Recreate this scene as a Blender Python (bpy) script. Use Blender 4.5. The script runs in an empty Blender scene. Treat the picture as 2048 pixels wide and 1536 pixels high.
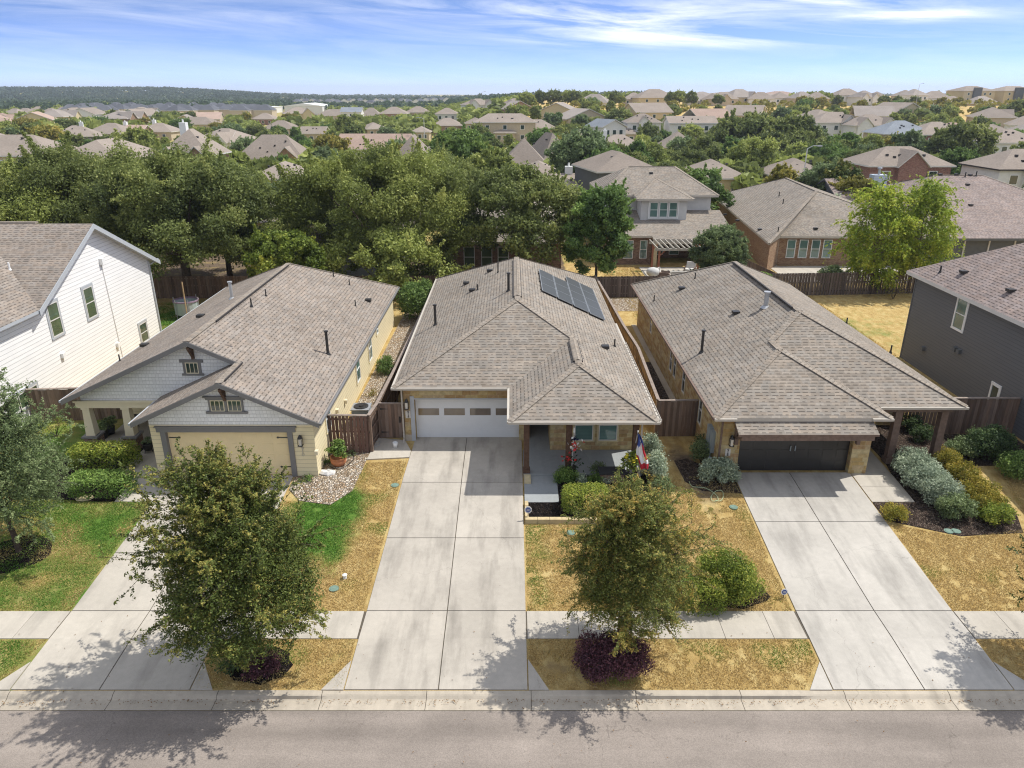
import bpy, math, random
import numpy as np
from mathutils import Vector, noise as mn
R = math.radians
scene = bpy.context.scene
C = scene.collection
random.seed(7)
rng = np.random.default_rng(11)

# ------------------------------------------------------------------ camera
CAM_H, FPX, PITCH = 15.4, 1465.0, R(21.7)
cd = bpy.data.cameras.new('camera'); cam = bpy.data.objects.new('camera', cd); C.objects.link(cam)
cam.location = (0, 0, CAM_H); cam.rotation_euler = (R(90) - PITCH, 0, 0)
cd.sensor_width = 36; cd.lens = 36 * FPX / 2048; cd.clip_start = .5; cd.clip_end = 20000
scene.camera = cam

# ------------------------------------------------------------------ sky and sun
SUNV = Vector((.59, .22, 1)).normalized()
EL = math.asin(SUNV.z); AZ = math.atan2(SUNV.x, SUNV.y)
w = bpy.data.worlds.new('World'); scene.world = w; w.use_nodes = True
def world():
    nt = w.node_tree; nt.nodes.clear(); L = nt.links.new
    def n(t, **k):
        a = nt.nodes.new('ShaderNode' + t)
        for x, y in k.items(): setattr(a, x, y)
        return a
    def m(op, a, b=None, c=None):
        q = n('Math', operation=op)
        for i, v in enumerate((a, b, c)):
            if v is None: continue
            if isinstance(v, (int, float)): q.inputs[i].default_value = v
            else: L(v, q.inputs[i])
        return q.outputs[0]
    tc = n('TexCoord'); sp = n('SeparateXYZ'); L(tc.outputs['Generated'], sp.inputs[0])
    x, y, z = sp.outputs
    zp = m('MAXIMUM', z, 0.0)
    # sample the sky model higher up than the narrow band the lens sees, so it has its deep blue
    z2 = m('ADD', m('MULTIPLY', zp, SKYK), .02)
    cb = n('CombineXYZ'); L(x, cb.inputs[0]); L(y, cb.inputs[1]); L(z2, cb.inputs[2])
    nm = n('VectorMath', operation='NORMALIZE'); L(cb.outputs[0], nm.inputs[0])
    sky = n('TexSky', sky_type='NISHITA'); sky.sun_disc = False
    sky.sun_elevation = EL; sky.sun_rotation = AZ; sky.altitude = 200; sky.air_density = 1.0; sky.dust_density = .3; sky.ozone_density = 2.5
    L(nm.outputs[0], sky.inputs[0])
    az = m('ARCTAN2', x, y); el = m('ARCSINE', z)
    # thin cirrus, plus unseen cloud banks added as fill, in azimuth and elevation
    cv = n('CombineXYZ'); L(m('ADD', m('MULTIPLY', az, 5.0), m('MULTIPLY', el, 9.0)), cv.inputs[0]); L(m('SUBTRACT', m('MULTIPLY', el, 46.0), m('MULTIPLY', az, -2.2)), cv.inputs[1])
    no = n('TexNoise'); no.inputs['Scale'].default_value = 1.0; no.inputs['Detail'].default_value = 9; no.inputs['Roughness'].default_value = .62; no.inputs['Distortion'].default_value = .6
    L(cv.outputs[0], no.inputs['Vector'])
    def blob(a0, e0, ra, re, amp):
        d = m('ADD', m('POWER', m('DIVIDE', m('SUBTRACT', az, a0), ra), 2.0), m('POWER', m('DIVIDE', m('SUBTRACT', el, e0), re), 2.0))
        return m('MULTIPLY', m('EXPONENT', m('MULTIPLY', d, -1.0)), amp)
    tot = .02
    for b in ((.13, .083, .17, .016, 1.0), (.22, .062, .16, .009, .8), (-.42, .080, .22, .010, .18), (.40, .105, .14, .014, 1.6), (.45, .079, .08, .006, 1.2), (-.05, .098, .12, .008, .35), (.30, .055, .2, .006, .35), (.35, .3, 1.2, .12, .5), (-.6, .35, .9, .1, .5), (0, 1.2, 9, .75, 1.6), (3.14, .28, 1.25, .32, 1.6), (-3.14, .28, 1.25, .32, 1.6)):  # last entries sit overhead and behind the camera, added to lift shaded fronts
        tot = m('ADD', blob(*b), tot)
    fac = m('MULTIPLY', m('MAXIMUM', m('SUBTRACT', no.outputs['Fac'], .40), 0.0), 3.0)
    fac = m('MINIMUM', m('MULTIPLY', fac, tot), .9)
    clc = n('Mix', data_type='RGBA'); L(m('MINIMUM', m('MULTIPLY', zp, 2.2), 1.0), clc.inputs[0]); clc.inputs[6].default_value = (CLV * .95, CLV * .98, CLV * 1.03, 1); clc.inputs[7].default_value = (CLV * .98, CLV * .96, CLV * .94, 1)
    class _C: outputs = [clc.outputs[2]]
    cl = _C
    tint = n('Mix', data_type='RGBA', blend_type='MULTIPLY'); tint.inputs[0].default_value = 1.0
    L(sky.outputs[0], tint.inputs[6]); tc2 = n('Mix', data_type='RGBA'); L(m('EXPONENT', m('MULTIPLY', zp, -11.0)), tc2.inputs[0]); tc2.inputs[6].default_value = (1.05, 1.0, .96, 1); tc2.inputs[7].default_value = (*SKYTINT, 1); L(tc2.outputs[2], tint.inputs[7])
    # pale air close to the horizon
    hz = m('EXPONENT', m('MULTIPLY', zp, -38.0))
    mh = n('Mix', data_type='RGBA'); L(m('MULTIPLY', hz, .85), mh.inputs[0]); L(tint.outputs[2], mh.inputs[6]); mh.inputs[7].default_value = (CLV * .66, CLV * .75, CLV * .93, 1)
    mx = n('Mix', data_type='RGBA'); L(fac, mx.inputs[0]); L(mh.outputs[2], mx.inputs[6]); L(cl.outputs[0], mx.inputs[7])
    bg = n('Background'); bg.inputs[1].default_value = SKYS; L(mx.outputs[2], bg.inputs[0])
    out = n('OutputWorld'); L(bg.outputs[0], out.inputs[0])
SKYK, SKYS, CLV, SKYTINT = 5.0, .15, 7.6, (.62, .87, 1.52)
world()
sd = bpy.data.lights.new('sun', 'SUN'); sun = bpy.data.objects.new('sun', sd); C.objects.link(sun)
sd.energy = 4.0; sd.angle = R(.5); sd.color = (1, .965, .905)
sun.rotation_euler = (-SUNV).to_track_quat('-Z', 'Y').to_euler(); sun.location = (20, 10, 60)
vs = scene.view_settings; vs.view_transform = 'Standard'; vs.look = 'None'; vs.exposure = .30; vs.gamma = 1
scene.render.engine = 'CYCLES'
cy = scene.cycles
cy.use_denoising = True; cy.denoising_prefilter = 'NONE'; cy.filter_width = 1.15; cy.use_adaptive_sampling = False; cy.max_bounces = 6; cy.diffuse_bounces = 3; cy.glossy_bounces = 3; cy.transmission_bounces = 3; cy.transparent_max_bounces = 4; cy.volume_bounces = 0
cy.caustics_reflective = False; cy.caustics_refractive = False

# ------------------------------------------------------------------ pixel <-> place (design helper: a photo pixel at a known height or depth)
def ray(px, py):
    x = (px - 1024) / FPX; y = -(py - 768) / FPX
    return Vector((x, math.cos(PITCH) + y * math.sin(PITCH), -math.sin(PITCH) + y * math.cos(PITCH)))
def pix(x, y, z):
    dz = z - CAM_H; zc = y * math.cos(PITCH) - dz * math.sin(PITCH); yc = y * math.sin(PITCH) + dz * math.cos(PITCH)
    return 1024 + FPX * x / zc, 768 - FPX * yc / zc, zc
def atZ(px, py, z):
    r = ray(px, py); t = (z - CAM_H) / r.z
    return Vector((r.x * t, r.y * t, z))

# ------------------------------------------------------------------ terrain
BP = [(-9000, -1.05), (16.4, -1.05), (16.6, -.90), (18.64, -.76), (19.94, -.72), (28, -.05), (31, 0), (90000, 0)]
def sst(a, b, t):
    t = min(1, max(0, (t - a) / (b - a))); return t * t * (3 - 2 * t)
def near(y):
    for (a, za), (b, zb) in zip(BP, BP[1:]):
        if y <= b: return za + (zb - za) * (y - a) / (b - a)
    return 0
def G(x, y):
    z = near(y)
    if y > 100:
        z += 9.0 * sst(165, 385, y) * sst(-55 * y / 390, 25 * y / 390, x) + 1.5 * sst(520, 900, y) * sst(40, 300, x)
        z += 19 * sst(1300, 1900, y) * sst(-420, -900, x * 1900 / max(y, 1)) - 8 * sst(1100, 1900, y) * sst(-520, 0, x)
        z += .5 * mn.noise(Vector((x / 60, y / 60, 3))) * sst(100, 200, y)
    return z
def gp(px, py, z0=0):
    z = z0
    for _ in range(25):
        p = atZ(px, py, z); z = G(p.x, p.y)
    return Vector((p.x, p.y, z))

# ------------------------------------------------------------------ materials
class MT:
    def __init__(s, name):
        s.m = bpy.data.materials.new(name); s.m.use_nodes = True; s.t = s.m.node_tree; s.t.nodes.clear()
        s.c = None
    def n(s, t, **k):
        a = s.t.nodes.new('ShaderNode' + t)
        for x, y in k.items(): setattr(a, x, y)
        return a
    def put(s, sock, v):
        if v is None: return
        if hasattr(v, 'links') or isinstance(v, bpy.types.NodeSocket): s.t.links.new(v, sock)
        elif isinstance(v, (tuple, list)): sock.default_value = (*v, 1) if len(v) == 3 and sock.type == 'RGBA' else v
        else: sock.default_value = v
    def uv(s): return s.n('UVMap').outputs[0]
    def pos(s): return s.n('NewGeometry').outputs['Position']
    def objc(s): return s.n('TexCoord').outputs['Object']
    def rnd(s): return s.n('ObjectInfo').outputs['Random']
    def attr(s, a): return s.n('Attribute', attribute_name=a).outputs['Fac']
    def sep(s, v):
        q = s.n('SeparateXYZ'); s.put(q.inputs[0], v); return q.outputs
    def comb(s, x=0, y=0, z=0):
        q = s.n('CombineXYZ'); [s.put(q.inputs[i], v) for i, v in enumerate((x, y, z))]; return q.outputs[0]
    def mapv(s, v, scale=(1, 1, 1), loc=(0, 0, 0), rot=(0, 0, 0)):
        q = s.n('Mapping'); s.put(q.inputs[0], v); q.inputs['Scale'].default_value = scale; q.inputs['Location'].default_value = loc; q.inputs['Rotation'].default_value = rot; return q.outputs[0]
    def noise(s, v, scale, detail=3, rough=.55, dist=0):
        q = s.n('TexNoise'); s.put(q.inputs['Vector'], v); q.inputs['Scale'].default_value = scale; q.inputs['Detail'].default_value = detail; q.inputs['Roughness'].default_value = rough; q.inputs['Distortion'].default_value = dist; return q.outputs['Fac']
    def voro(s, v, scale, feature='F1', out='Color', rand=1):
        q = s.n('TexVoronoi', feature=feature); s.put(q.inputs['Vector'], v); q.inputs['Scale'].default_value = scale; q.inputs['Randomness'].default_value = rand; return q.outputs[out]
    def white(s, v):
        q = s.n('TexWhiteNoise'); s.put(q.inputs['Vector'], v); return q.outputs['Value']
    def m_(s, op, a, b=None, c=None, clamp=False):
        q = s.n('Math', operation=op); q.use_clamp = clamp
        for i, v in enumerate((a, b, c)): s.put(q.inputs[i], v)
        return q.outputs[0]
    def rng(s, v, a, b, c=0, d=1):
        q = s.n('MapRange'); s.put(q.inputs[0], v)
        for i, x in enumerate((a, b, c, d)): q.inputs[i + 1].default_value = x
        return q.outputs[0]
    def ramp(s, f, stops, interp='LINEAR'):
        q = s.n('ValToRGB'); s.put(q.inputs[0], f); r = q.color_ramp; r.interpolation = interp
        while len(r.elements) < len(stops): r.elements.new(.5)
        for e, (p, c) in zip(r.elements, stops): e.position = p; e.color = (*c, 1) if len(c) == 3 else c
        return q.outputs[0]
    def mix(s, f, a, b, mode='MIX'):
        q = s.n('Mix', data_type='RGBA', blend_type=mode); s.put(q.inputs[0], f); s.put(q.inputs[6], a); s.put(q.inputs[7], b); return q.outputs[2]
    def scale(s, col, f):
        q = s.n('VectorMath', operation='SCALE'); s.put(q.inputs[0], col); s.put(q.inputs['Scale'], f); return q.outputs[0]
    def bump(s, h, st=.5, d=.02):
        q = s.n('Bump'); q.inputs['Strength'].default_value = st; q.inputs['Distance'].default_value = d; s.put(q.inputs['Height'], h); return q.outputs[0]
    def out(s, col, rough=.8, nrm=None, spec=.3, metal=0, coat=0, trans=None, emit=None):
        p = s.n('BsdfPrincipled'); s.put(p.inputs['Base Color'], col); s.put(p.inputs['Roughness'], rough); s.put(p.inputs['Normal'], nrm)
        p.inputs['Specular IOR Level'].default_value = spec; p.inputs['Metallic'].default_value = metal; p.inputs['Coat Weight'].default_value = coat; p.inputs['Coat Roughness'].default_value = .03
        sh = p.outputs[0]
        if trans:
            t = s.n('BsdfTranslucent'); s.put(t.inputs[0], trans[1]); a = s.n('MixShader'); a.inputs[0].default_value = trans[0]
            s.t.links.new(sh, a.inputs[1]); s.t.links.new(t.outputs[0], a.inputs[2]); sh = a.outputs[0]
        o = s.n('OutputMaterial'); s.t.links.new(sh, o.inputs[0]); return s.m

def shingle(name, base, dark=.42, row=.21, wd=.40):
    m = MT(name); u = m.uv(); x, y, _ = m.sep(u)
    r = m.m_('DIVIDE', y, row); ri = m.m_('FLOOR', r); rf = m.m_('FRACT', r)
    cx = m.m_('ADD', m.m_('DIVIDE', x, wd), m.m_('MULTIPLY', m.white(m.comb(ri, 3.1, 0)), 7.3)); ci = m.m_('FLOOR', cx); cf = m.m_('FRACT', cx)
    h = m.white(m.comb(ci, ri, 0)); h2 = m.white(m.comb(ci, ri, 5))
    tone = m.rng(h, 0, 1, .84, 1.13)
    # laminated tabs: the deeper gaps between tabs read as dark dashes along each course
    low = m.m_('LESS_THAN', rf, .30); gap = m.m_('MULTIPLY', low, m.m_('LESS_THAN', m.m_('ABSOLUTE', m.m_('SUBTRACT', cf, .5)), m.rng(h2, 0, 1, .10, .42)))
    line = m.m_('LESS_THAN', rf, .10)
    dk = m.m_('MAXIMUM', m.m_('MULTIPLY', gap, 1 - dark), m.m_('MULTIPLY', line, .30))
    big = m.rng(m.noise(u, .35, 4), .3, .7, .90, 1.08); fine = m.rng(m.noise(u, 45, 2), .3, .7, .86, 1.14)
    hue = m.mix(m.white(m.comb(ci, ri, 9)), tuple(c * k for c, k in zip(base, (1.03, .99, .95))), tuple(c * k for c, k in zip(base, (.97, 1.0, 1.03))))
    f = m.m_('MULTIPLY', m.m_('MULTIPLY', tone, m.m_('MULTIPLY', big, fine)), m.m_('SUBTRACT', 1.0, dk))
    streak = m.rng(m.noise(m.mapv(u, (1.2, .12, 1)), 1.0, 4), .45, .75, 1.0, .86)
    return m.out(m.scale(hue, m.m_('MULTIPLY', f, streak)), .95, m.bump(m.m_('MULTIPLY', rf, -1.0), .5, .02), .15)
def woodm(name, col):
    m = MT(name); r = m.n('NewGeometry').outputs['Random Per Island']
    return m.out(m.scale(m.mix(m.m_('MULTIPLY', m.white(m.comb(r, 1, 2)), .35), col, (.20, .18, .16)), m.m_('MULTIPLY', m.rng(r, 0, 1, .62, 1.35), m.rng(m.noise(m.mapv(m.pos(), (6, 6, .8)), 2.0, 4), .3, .7, .8, 1.2))), .88, None, .15)
def siding(name, col, lap=.19, dark=.62):
    m = MT(name); u = m.uv(); x, y, _ = m.sep(u); f = m.m_('FRACT', m.m_('DIVIDE', y, lap))
    edge = m.m_('LESS_THAN', f, .10)  # shadow gap under each lap, painted into the colour
    t = m.rng(m.noise(m.mapv(u, (.4, 3, 1)), 2.0, 3), .3, .7, .95, 1.04)
    c = m.scale(m.mix(edge, col, tuple(a * dark for a in col)), t)
    return m.out(c, .55, m.bump(m.m_('MULTIPLY', f, -1), .6, .025), .3)
def shake(name, col):
    m = MT(name); u = m.uv(); x, y, _ = m.sep(u); row = .17
    r = m.m_('DIVIDE', y, row); ri = m.m_('FLOOR', r); rf = m.m_('FRACT', r)
    cx = m.m_('ADD', m.m_('DIVIDE', x, .15), m.m_('MULTIPLY', m.white(m.comb(ri, 2, 0)), 5)); ci = m.m_('FLOOR', cx); cf = m.m_('FRACT', cx)
    h = m.white(m.comb(ci, ri, 0))
    e = m.m_('MAXIMUM', m.m_('LESS_THAN', rf, m.rng(h, 0, 1, .07, .2)), m.m_('MULTIPLY', m.m_('LESS_THAN', cf, .09), .8))
    c = m.scale(col, m.m_('MULTIPLY', m.rng(h, 0, 1, .93, 1.05), m.m_('SUBTRACT', 1.0, m.m_('MULTIPLY', e, .33))))
    return m.out(c, .6, m.bump(m.m_('MULTIPLY', e, -1), .5, .02))
def masonry(name, cols, mortar, bw, bh, var=.5, msize=.015, bump=.5, stone=False):
    m = MT(name); u = m.uv()
    if stone: 
        nz = m.noise(u, 1.3, 2); u2 = m.n('VectorMath', operation='ADD'); m.put(u2.inputs[0], u); m.put(u2.inputs[1], m.comb(m.m_('MULTIPLY', nz, .25), m.m_('MULTIPLY', m.noise(m.mapv(u, loc=(9, 4, 0)), 1.1, 2), .10), 0)); u = u2.outputs[0]
    x, y, _ = m.sep(u)
    r = m.m_('DIVIDE', y, bh); ri = m.m_('FLOOR', r); rf = m.m_('FRACT', r)
    sh = m.white(m.comb(ri, 1, 0)) if stone else m.m_('MULTIPLY', m.m_('MODULO', ri, 2.0), .5)
    wrow = m.rng(m.white(m.comb(ri, 8, 0)), 0, 1, bw * .75, bw * 1.35) if stone else bw
    cx = m.m_('ADD', m.m_('DIVIDE', x, wrow), sh); ci = m.m_('FLOOR', cx); cf = m.m_('FRACT', cx)
    h = m.white(m.comb(ci, ri, 0)); n_ = len(cols)
    col = m.ramp(h, [(i / n_, c) for i, c in enumerate(cols)], 'CONSTANT')
    mo = m.m_('MAXIMUM', m.m_('LESS_THAN', rf, msize / bh), m.m_('LESS_THAN', cf, msize / bw))
    col = m.scale(col, m.rng(m.noise(m.uv(), 6, 4), .25, .75, 1 - var * .5, 1 + var * .4))
    return m.out(m.mix(mo, col, mortar), .9, m.bump(m.m_('SUBTRACT', m.noise(m.uv(), 14, 3), mo), bump, .02), .2)
def plain(name, col, rough=.6, spec=.3, metal=0, var=.08, vs_=3.0, coat=0):
    m = MT(name); return m.out(m.scale(col, m.rng(m.noise(m.objc(), vs_, 4), .3, .7, 1 - var, 1 + var)), rough, None, spec, metal, coat)
def concrete(name, col, stain=.25):
    m = MT(name); p = m.pos(); r = m.n('NewGeometry').outputs['Random Per Island']
    a = m.noise(p, .55, 5, .6); b = m.noise(m.mapv(p, (1.6, .28, 1)), 1.0, 5, .6); c = m.noise(p, 60, 2); d = m.noise(p, 5, 4)
    f = m.m_('MULTIPLY', m.rng(a, .35, .65, 1 - stain * .35, 1.04), m.rng(b, .48, .72, 1.0, 1 - stain)); f = m.m_('MULTIPLY', f, m.m_('MULTIPLY', m.rng(c, .3, .7, .93, 1.06), m.rng(d, .3, .7, .95, 1.04)))
    f = m.m_('MULTIPLY', f, m.rng(r, 0, 1, .95, 1.03))
    spots = m.m_('LESS_THAN', m.voro(p, 1.3, out='Distance'), .022)
    pw = m.n('VectorMath', operation='ADD'); m.put(pw.inputs[0], p); m.put(pw.inputs[1], m.comb(m.m_('MULTIPLY', m.noise(p, 1.7, 4), .9), m.m_('MULTIPLY', m.noise(m.mapv(p, loc=(5, 2, 0)), 1.7, 4), .9), 0))
    crack = m.m_('LESS_THAN', m.voro(m.mapv(pw.outputs[0], (.16, .16, .16), loc=(1.7, 3.4, 0)), 1.0, 'DISTANCE_TO_EDGE', 'Distance'), .0013)
    f = m.m_('MULTIPLY', f, m.m_('SUBTRACT', 1.0, m.m_('MAXIMUM', m.m_('MULTIPLY', spots, .55), m.m_('MULTIPLY', crack, .16))))
    return m.out(m.scale(col, f), .85, m.bump(c, .12, .01), .2)
def leafmat(name, a, b, c, trans=.34, rough=.6):
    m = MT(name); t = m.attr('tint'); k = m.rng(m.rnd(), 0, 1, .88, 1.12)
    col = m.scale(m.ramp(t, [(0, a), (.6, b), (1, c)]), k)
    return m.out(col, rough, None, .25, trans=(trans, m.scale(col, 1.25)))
def windowpane(name, col, stripes=True, rough=.06):
    m = MT(name); x, y, _ = m.sep(m.uv())
    f = m.m_('FRACT', m.m_('DIVIDE', y, .07)) if stripes else None
    c = m.scale(col, m.rng(m.m_('MULTIPLY', m.noise(m.uv(), .8, 2), 1.0), .3, .7, .75, 1.25))
    if stripes: c = m.scale(c, m.rng(f, 0, 1, .82, 1.1))
    return m.out(c, rough, None, .9, coat=.6)

M = {}
M['shingle'] = shingle('asphalt_shingle', (.270, .236, .198), .46, row=.18, wd=.34)
M['shingle_b'] = shingle('brown_shingle', (.268, .230, .195), .46, row=.18, wd=.34)
M['shingle_r'] = shingle('rosy_shingle', (.285, .232, .208), .38, row=.18, wd=.34)
def shingle_far(name, base):
    m = MT(name); p = m.uv(); f = m.m_('MULTIPLY', m.rng(m.noise(p, .3, 4), .3, .7, .9, 1.08), m.rng(m.noise(m.mapv(p, (2.5, 5, 1)), 1.0, 2), .3, .7, .86, 1.12))
    return m.out(m.scale(base, m.m_('MULTIPLY', f, m.rng(m.rnd(), 0, 1, .9, 1.1))), .95, None, .1)
M['sf_tan'] = shingle_far('weathered_tan_shingle', (.27, .228, .192))
M['sf_grey'] = shingle_far('weathered_grey_shingle', (.285, .25, .222))
M['sf_dark'] = shingle_far('dark_slate_shingle', (.12, .125, .14))
M['sf_blue'] = shingle_far('blue_grey_shingle', (.22, .24, .265))
M['sf_brown'] = shingle_far('weathered_brown_shingle', (.36, .265, .215))
M['hipcap'] = shingle('ridge_cap_shingle', (.285, .246, .203), .6, row=.2, wd=.16)
M['_x'] = plain('ridge_cap_shingle', (.335, .286, .238), .95, .1, var=.16, vs_=9)
M['vent'] = plain('ridge_vent_plastic', (.045, .04, .038), .7)
M['sid_white'] = siding('white_lap_siding', (.80, .79, .77), .21)
M['sid_cream'] = siding('cream_lap_siding', (.76, .66, .43), .19, .72)
M['sid_grey'] = siding('grey_lap_siding', (.125, .130, .137), .18, .6)
M['shake'] = shake('white_shake_siding', (.80, .80, .79))
M['cream'] = plain('cream_paint', (.80, .65, .38), .5, var=.03)
M['cream_lt'] = plain('pale_cream_paint', (.72, .64, .46), .5, var=.03)
M['trim_grey'] = plain('slate_grey_trim', (.19, .185, .18), .5, var=.05)
M['trim_lt'] = plain('pale_grey_trim', (.42, .44, .46), .5, var=.05)
M['white'] = plain('white_paint', (.78, .78, .76), .45, var=.03)
M['offwhite'] = plain('offwhite_paint', (.62, .60, .56), .5, var=.04)
M['gutter'] = plain('gutter_metal', (.46, .42, .36), .5, .3, var=.05)
M['soffit'] = plain('soffit_board', (.45, .42, .36), .7)
M['stone'] = masonry('tan_limestone', [(.42, .30, .13), (.47, .36, .18), (.36, .24, .11), (.50, .41, .23), (.40, .27, .14), (.44, .34, .20)], (.46, .39, .24), .42, .20, .6, .012, .6, True)
M['stone_cap'] = plain('cut_limestone', (.55, .46, .28), .85, var=.12, vs_=6)
M['brick'] = masonry('tan_brown_brick', [(.28, .16, .085), (.34, .21, .12), (.24, .125, .07), (.38, .25, .15), (.30, .18, .10)], (.36, .30, .24), .22, .08, .4)
M['brick_red'] = masonry('red_brick', [(.24, .10, .075), (.28, .13, .10), (.20, .085, .065), (.31, .17, .13)], (.33, .27, .23), .22, .08, .4)
M['brick_dark'] = masonry('dark_brown_brick', [(.20, .12, .085), (.25, .155, .11), (.17, .10, .07), (.29, .19, .14)], (.30, .25, .20), .22, .08, .4)
M['stucco'] = plain('grey_stucco', (.56, .555, .54), .9, .1, var=.10, vs_=1.2)
M['stucco_tan'] = plain('tan_stucco', (.50, .42, .31), .9, .1, var=.08)
M['stucco_white'] = plain('white_stucco', (.70, .69, .66), .9, .1, var=.05)
M['stucco_dk'] = plain('dark_grey_wall', (.13, .135, .135), .8, .1, var=.08)
M['conc'] = concrete('driveway_concrete', (.445, .405, .345), .36)
M['conc_w'] = concrete('pale_driveway_concrete', (.465, .435, .385), .30)
M['conc_walk'] = concrete('sidewalk_concrete', (.465, .425, .36), .25)
M['conc_grey'] = concrete('grey_painted_concrete', (.30, .315, .315), .12)
M['conc_kerb'] = concrete('kerb_concrete', (.45, .395, .315), .25)
M['joint'] = plain('joint_filler', (.10, .085, .065), .95)
M['wood'] = woodm('fence_wood', (.19, .125, .09))
M['wood_lt'] = woodm('pale_fence_wood', (.46, .31, .16))
M['wood_cap'] = plain('weathered_fence_cap', (.27, .22, .185), .85, .15, var=.2, vs_=5)
M['post'] = plain('stained_cedar_post', (.105, .062, .042), .7, .2, var=.25, vs_=7)
M['post_lt'] = plain('weathered_brown_post', (.17, .12, .095), .7, .2, var=.2, vs_=7)
M['dark'] = plain('dark_metal', (.025, .023, .022), .45, .5)
M['metal'] = plain('galvanised_metal', (.42, .43, .44), .4, .5, .4, var=.08)
M['utility'] = plain('grey_utility_box', (.25, .29, .31), .5, .4, var=.05)
M['glass'] = windowpane('window_glass', (.035, .06, .058))
M['glass_blind'] = windowpane('window_glass_with_blind', (.12, .21, .19))
M['glass_green'] = windowpane('window_glass_green', (.06, .10, .05), False)
M['garage_white'] = plain('white_garage_door', (.70, .71, .71), .4, .4, var=.02)
M['garage_dark'] = plain('dark_garage_door', (.028, .027, .026), .35, .5, var=.1)
M['garage_pane'] = windowpane('garage_window_pane', (.16, .125, .09), False)  # tan of a reflection put into the pane colour
M['terracotta'] = plain('terracotta', (.42, .17, .08), .8, var=.15)
M['cover'] = plain('utility_cover_green', (.16, .24, .19), .6, var=.15, vs_=12)
M['lamp'] = plain('frosted_lamp_glass', (.66, .62, .55), .3, .5)
M['bark'] = plain('bark', (.085, .065, .05), .95, .1, var=.35, vs_=8)
M['bark_lt'] = plain('pale_bark', (.20, .16, .12), .95, .1, var=.3, vs_=8)
M['red'] = plain('red_plastic', (.55, .03, .03), .35, .5)
M['white_rock'] = plain('white_limestone_rock', (.66, .64, .60), .9, var=.2, vs_=9)
M['plate'] = plain('address_plate_stone', (.60, .57, .52), .8, var=.05)
M['slate'] = plain('dark_floor', (.03, .03, .03), .8)

LEAFK = 1.9
def lf(name, h, s=1.0, **k):
    a, b, c = h; s *= LEAFK; return leafmat(name, tuple(x * s for x in a), tuple(x * s for x in b), tuple(x * s for x in c), **k)
M['lf_oak'] = lf('oak_leaf', ((.060, .076, .022), (.152, .176, .044), (.27, .28, .088)))
M['lf_oak2'] = lf('dark_oak_leaf', ((.040, .054, .018), (.104, .124, .036), (.20, .212, .070)))
M['lf_green'] = lf('green_leaf', ((.032, .056, .016), (.080, .125, .032), (.150, .200, .055)))
M['lf_far'] = lf('distant_canopy_leaf', ((.020, .034, .020), (.040, .060, .034), (.075, .10, .05)), .9)
M['lf_elm'] = lf('elm_leaf', ((.018, .030, .007), (.054, .070, .014), (.165, .140, .034)), trans=.10)
M['lf_elm2'] = lf('rusty_elm_leaf', ((.036, .050, .012), (.110, .128, .030), (.30, .21, .055)), trans=.25)
M['lf_sage'] = lf('grey_green_leaf', ((.045, .064, .028), (.100, .132, .056), (.18, .215, .10)))
M['lf_silver'] = lf('silver_sage_leaf', ((.080, .105, .075), (.185, .22, .155), (.36, .39, .28)))
M['lf_yellow'] = lf('yellow_willow_leaf', ((.070, .115, .016), (.165, .215, .028), (.31, .32, .055)))
M['lf_hedge'] = lf('yellow_green_hedge_leaf', ((.040, .060, .011), (.115, .150, .024), (.25, .25, .045)))
M['lf_hedge_g'] = lf('bright_hedge_leaf', ((.032, .062, .015), (.085, .135, .030), (.17, .23, .06)))
M['lf_gold'] = lf('gold_shrub_leaf', ((.06, .07, .012), (.17, .15, .025), (.30, .22, .04)))
M['lf_purple'] = lf('purple_leaf', ((.022, .010, .014), (.055, .022, .030), (.13, .055, .060)), trans=.2)
M['lf_dark'] = lf('dark_shrub_leaf', ((.02, .035, .015), (.04, .065, .025), (.08, .11, .04)))  # deep green leaf for the dark shrubs
M['lf_mid_y'] = lf('autumn_tinted_leaf', ((.06, .06, .012), (.15, .14, .030), (.26, .20, .05)))
M['petal_y'] = plain('yellow_petal', (.70, .60, .04), .6)

def ground_mat():
    m = MT('dry_lawn'); p = m.pos(); g = m.attr('green'); d = m.attr('dirt_shade')
    n1 = m.noise(p, .8, 5, .6); n2 = m.noise(p, 7, 4, .6); n3 = m.noise(p, 38, 3, .7); n4 = m.noise(m.mapv(p, (1, .55, 1)), 2.6, 5, .65)
    dry = m.ramp(n4, [(.22, (.33, .22, .085)), (.40, (.43, .295, .11)), (.52, (.50, .36, .145)), (.64, (.56, .43, .19)), (.8, (.56, .44, .22))])
    dry = m.mix(m.rng(n2, .55, .75, 0, .35), dry, (.30, .215, .12))
    grn = m.ramp(n2, [(.3, (.06, .135, .02)), (.55, (.11, .21, .035)), (.75, (.19, .25, .055))])
    gf = m.m_('ADD', g, m.m_('MULTIPLY', m.m_('SUBTRACT', n1, .5), 1.1)); gf = m.m_('ADD', gf, m.m_('MULTIPLY', m.m_('SUBTRACT', n2, .5), .5)); gf = m.rng(gf, .28, .80)
    col = m.mix(gf, dry, grn)
    soil_shade = m.ramp(n2, [(.3, (.10, .072, .050)), (.7, (.20, .15, .105))])  # bare soil colour, also laid under the oaks as painted shade
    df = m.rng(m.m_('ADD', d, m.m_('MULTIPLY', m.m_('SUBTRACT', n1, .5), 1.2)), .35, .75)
    col = m.mix(df, col, soil_shade)
    col = m.scale(col, m.rng(n3, .25, .75, .72, 1.25))
    return m.out(col, .95, m.bump(m.m_('ADD', n3, n2), .9, .05), .1)
M['ground'] = ground_mat()
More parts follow.
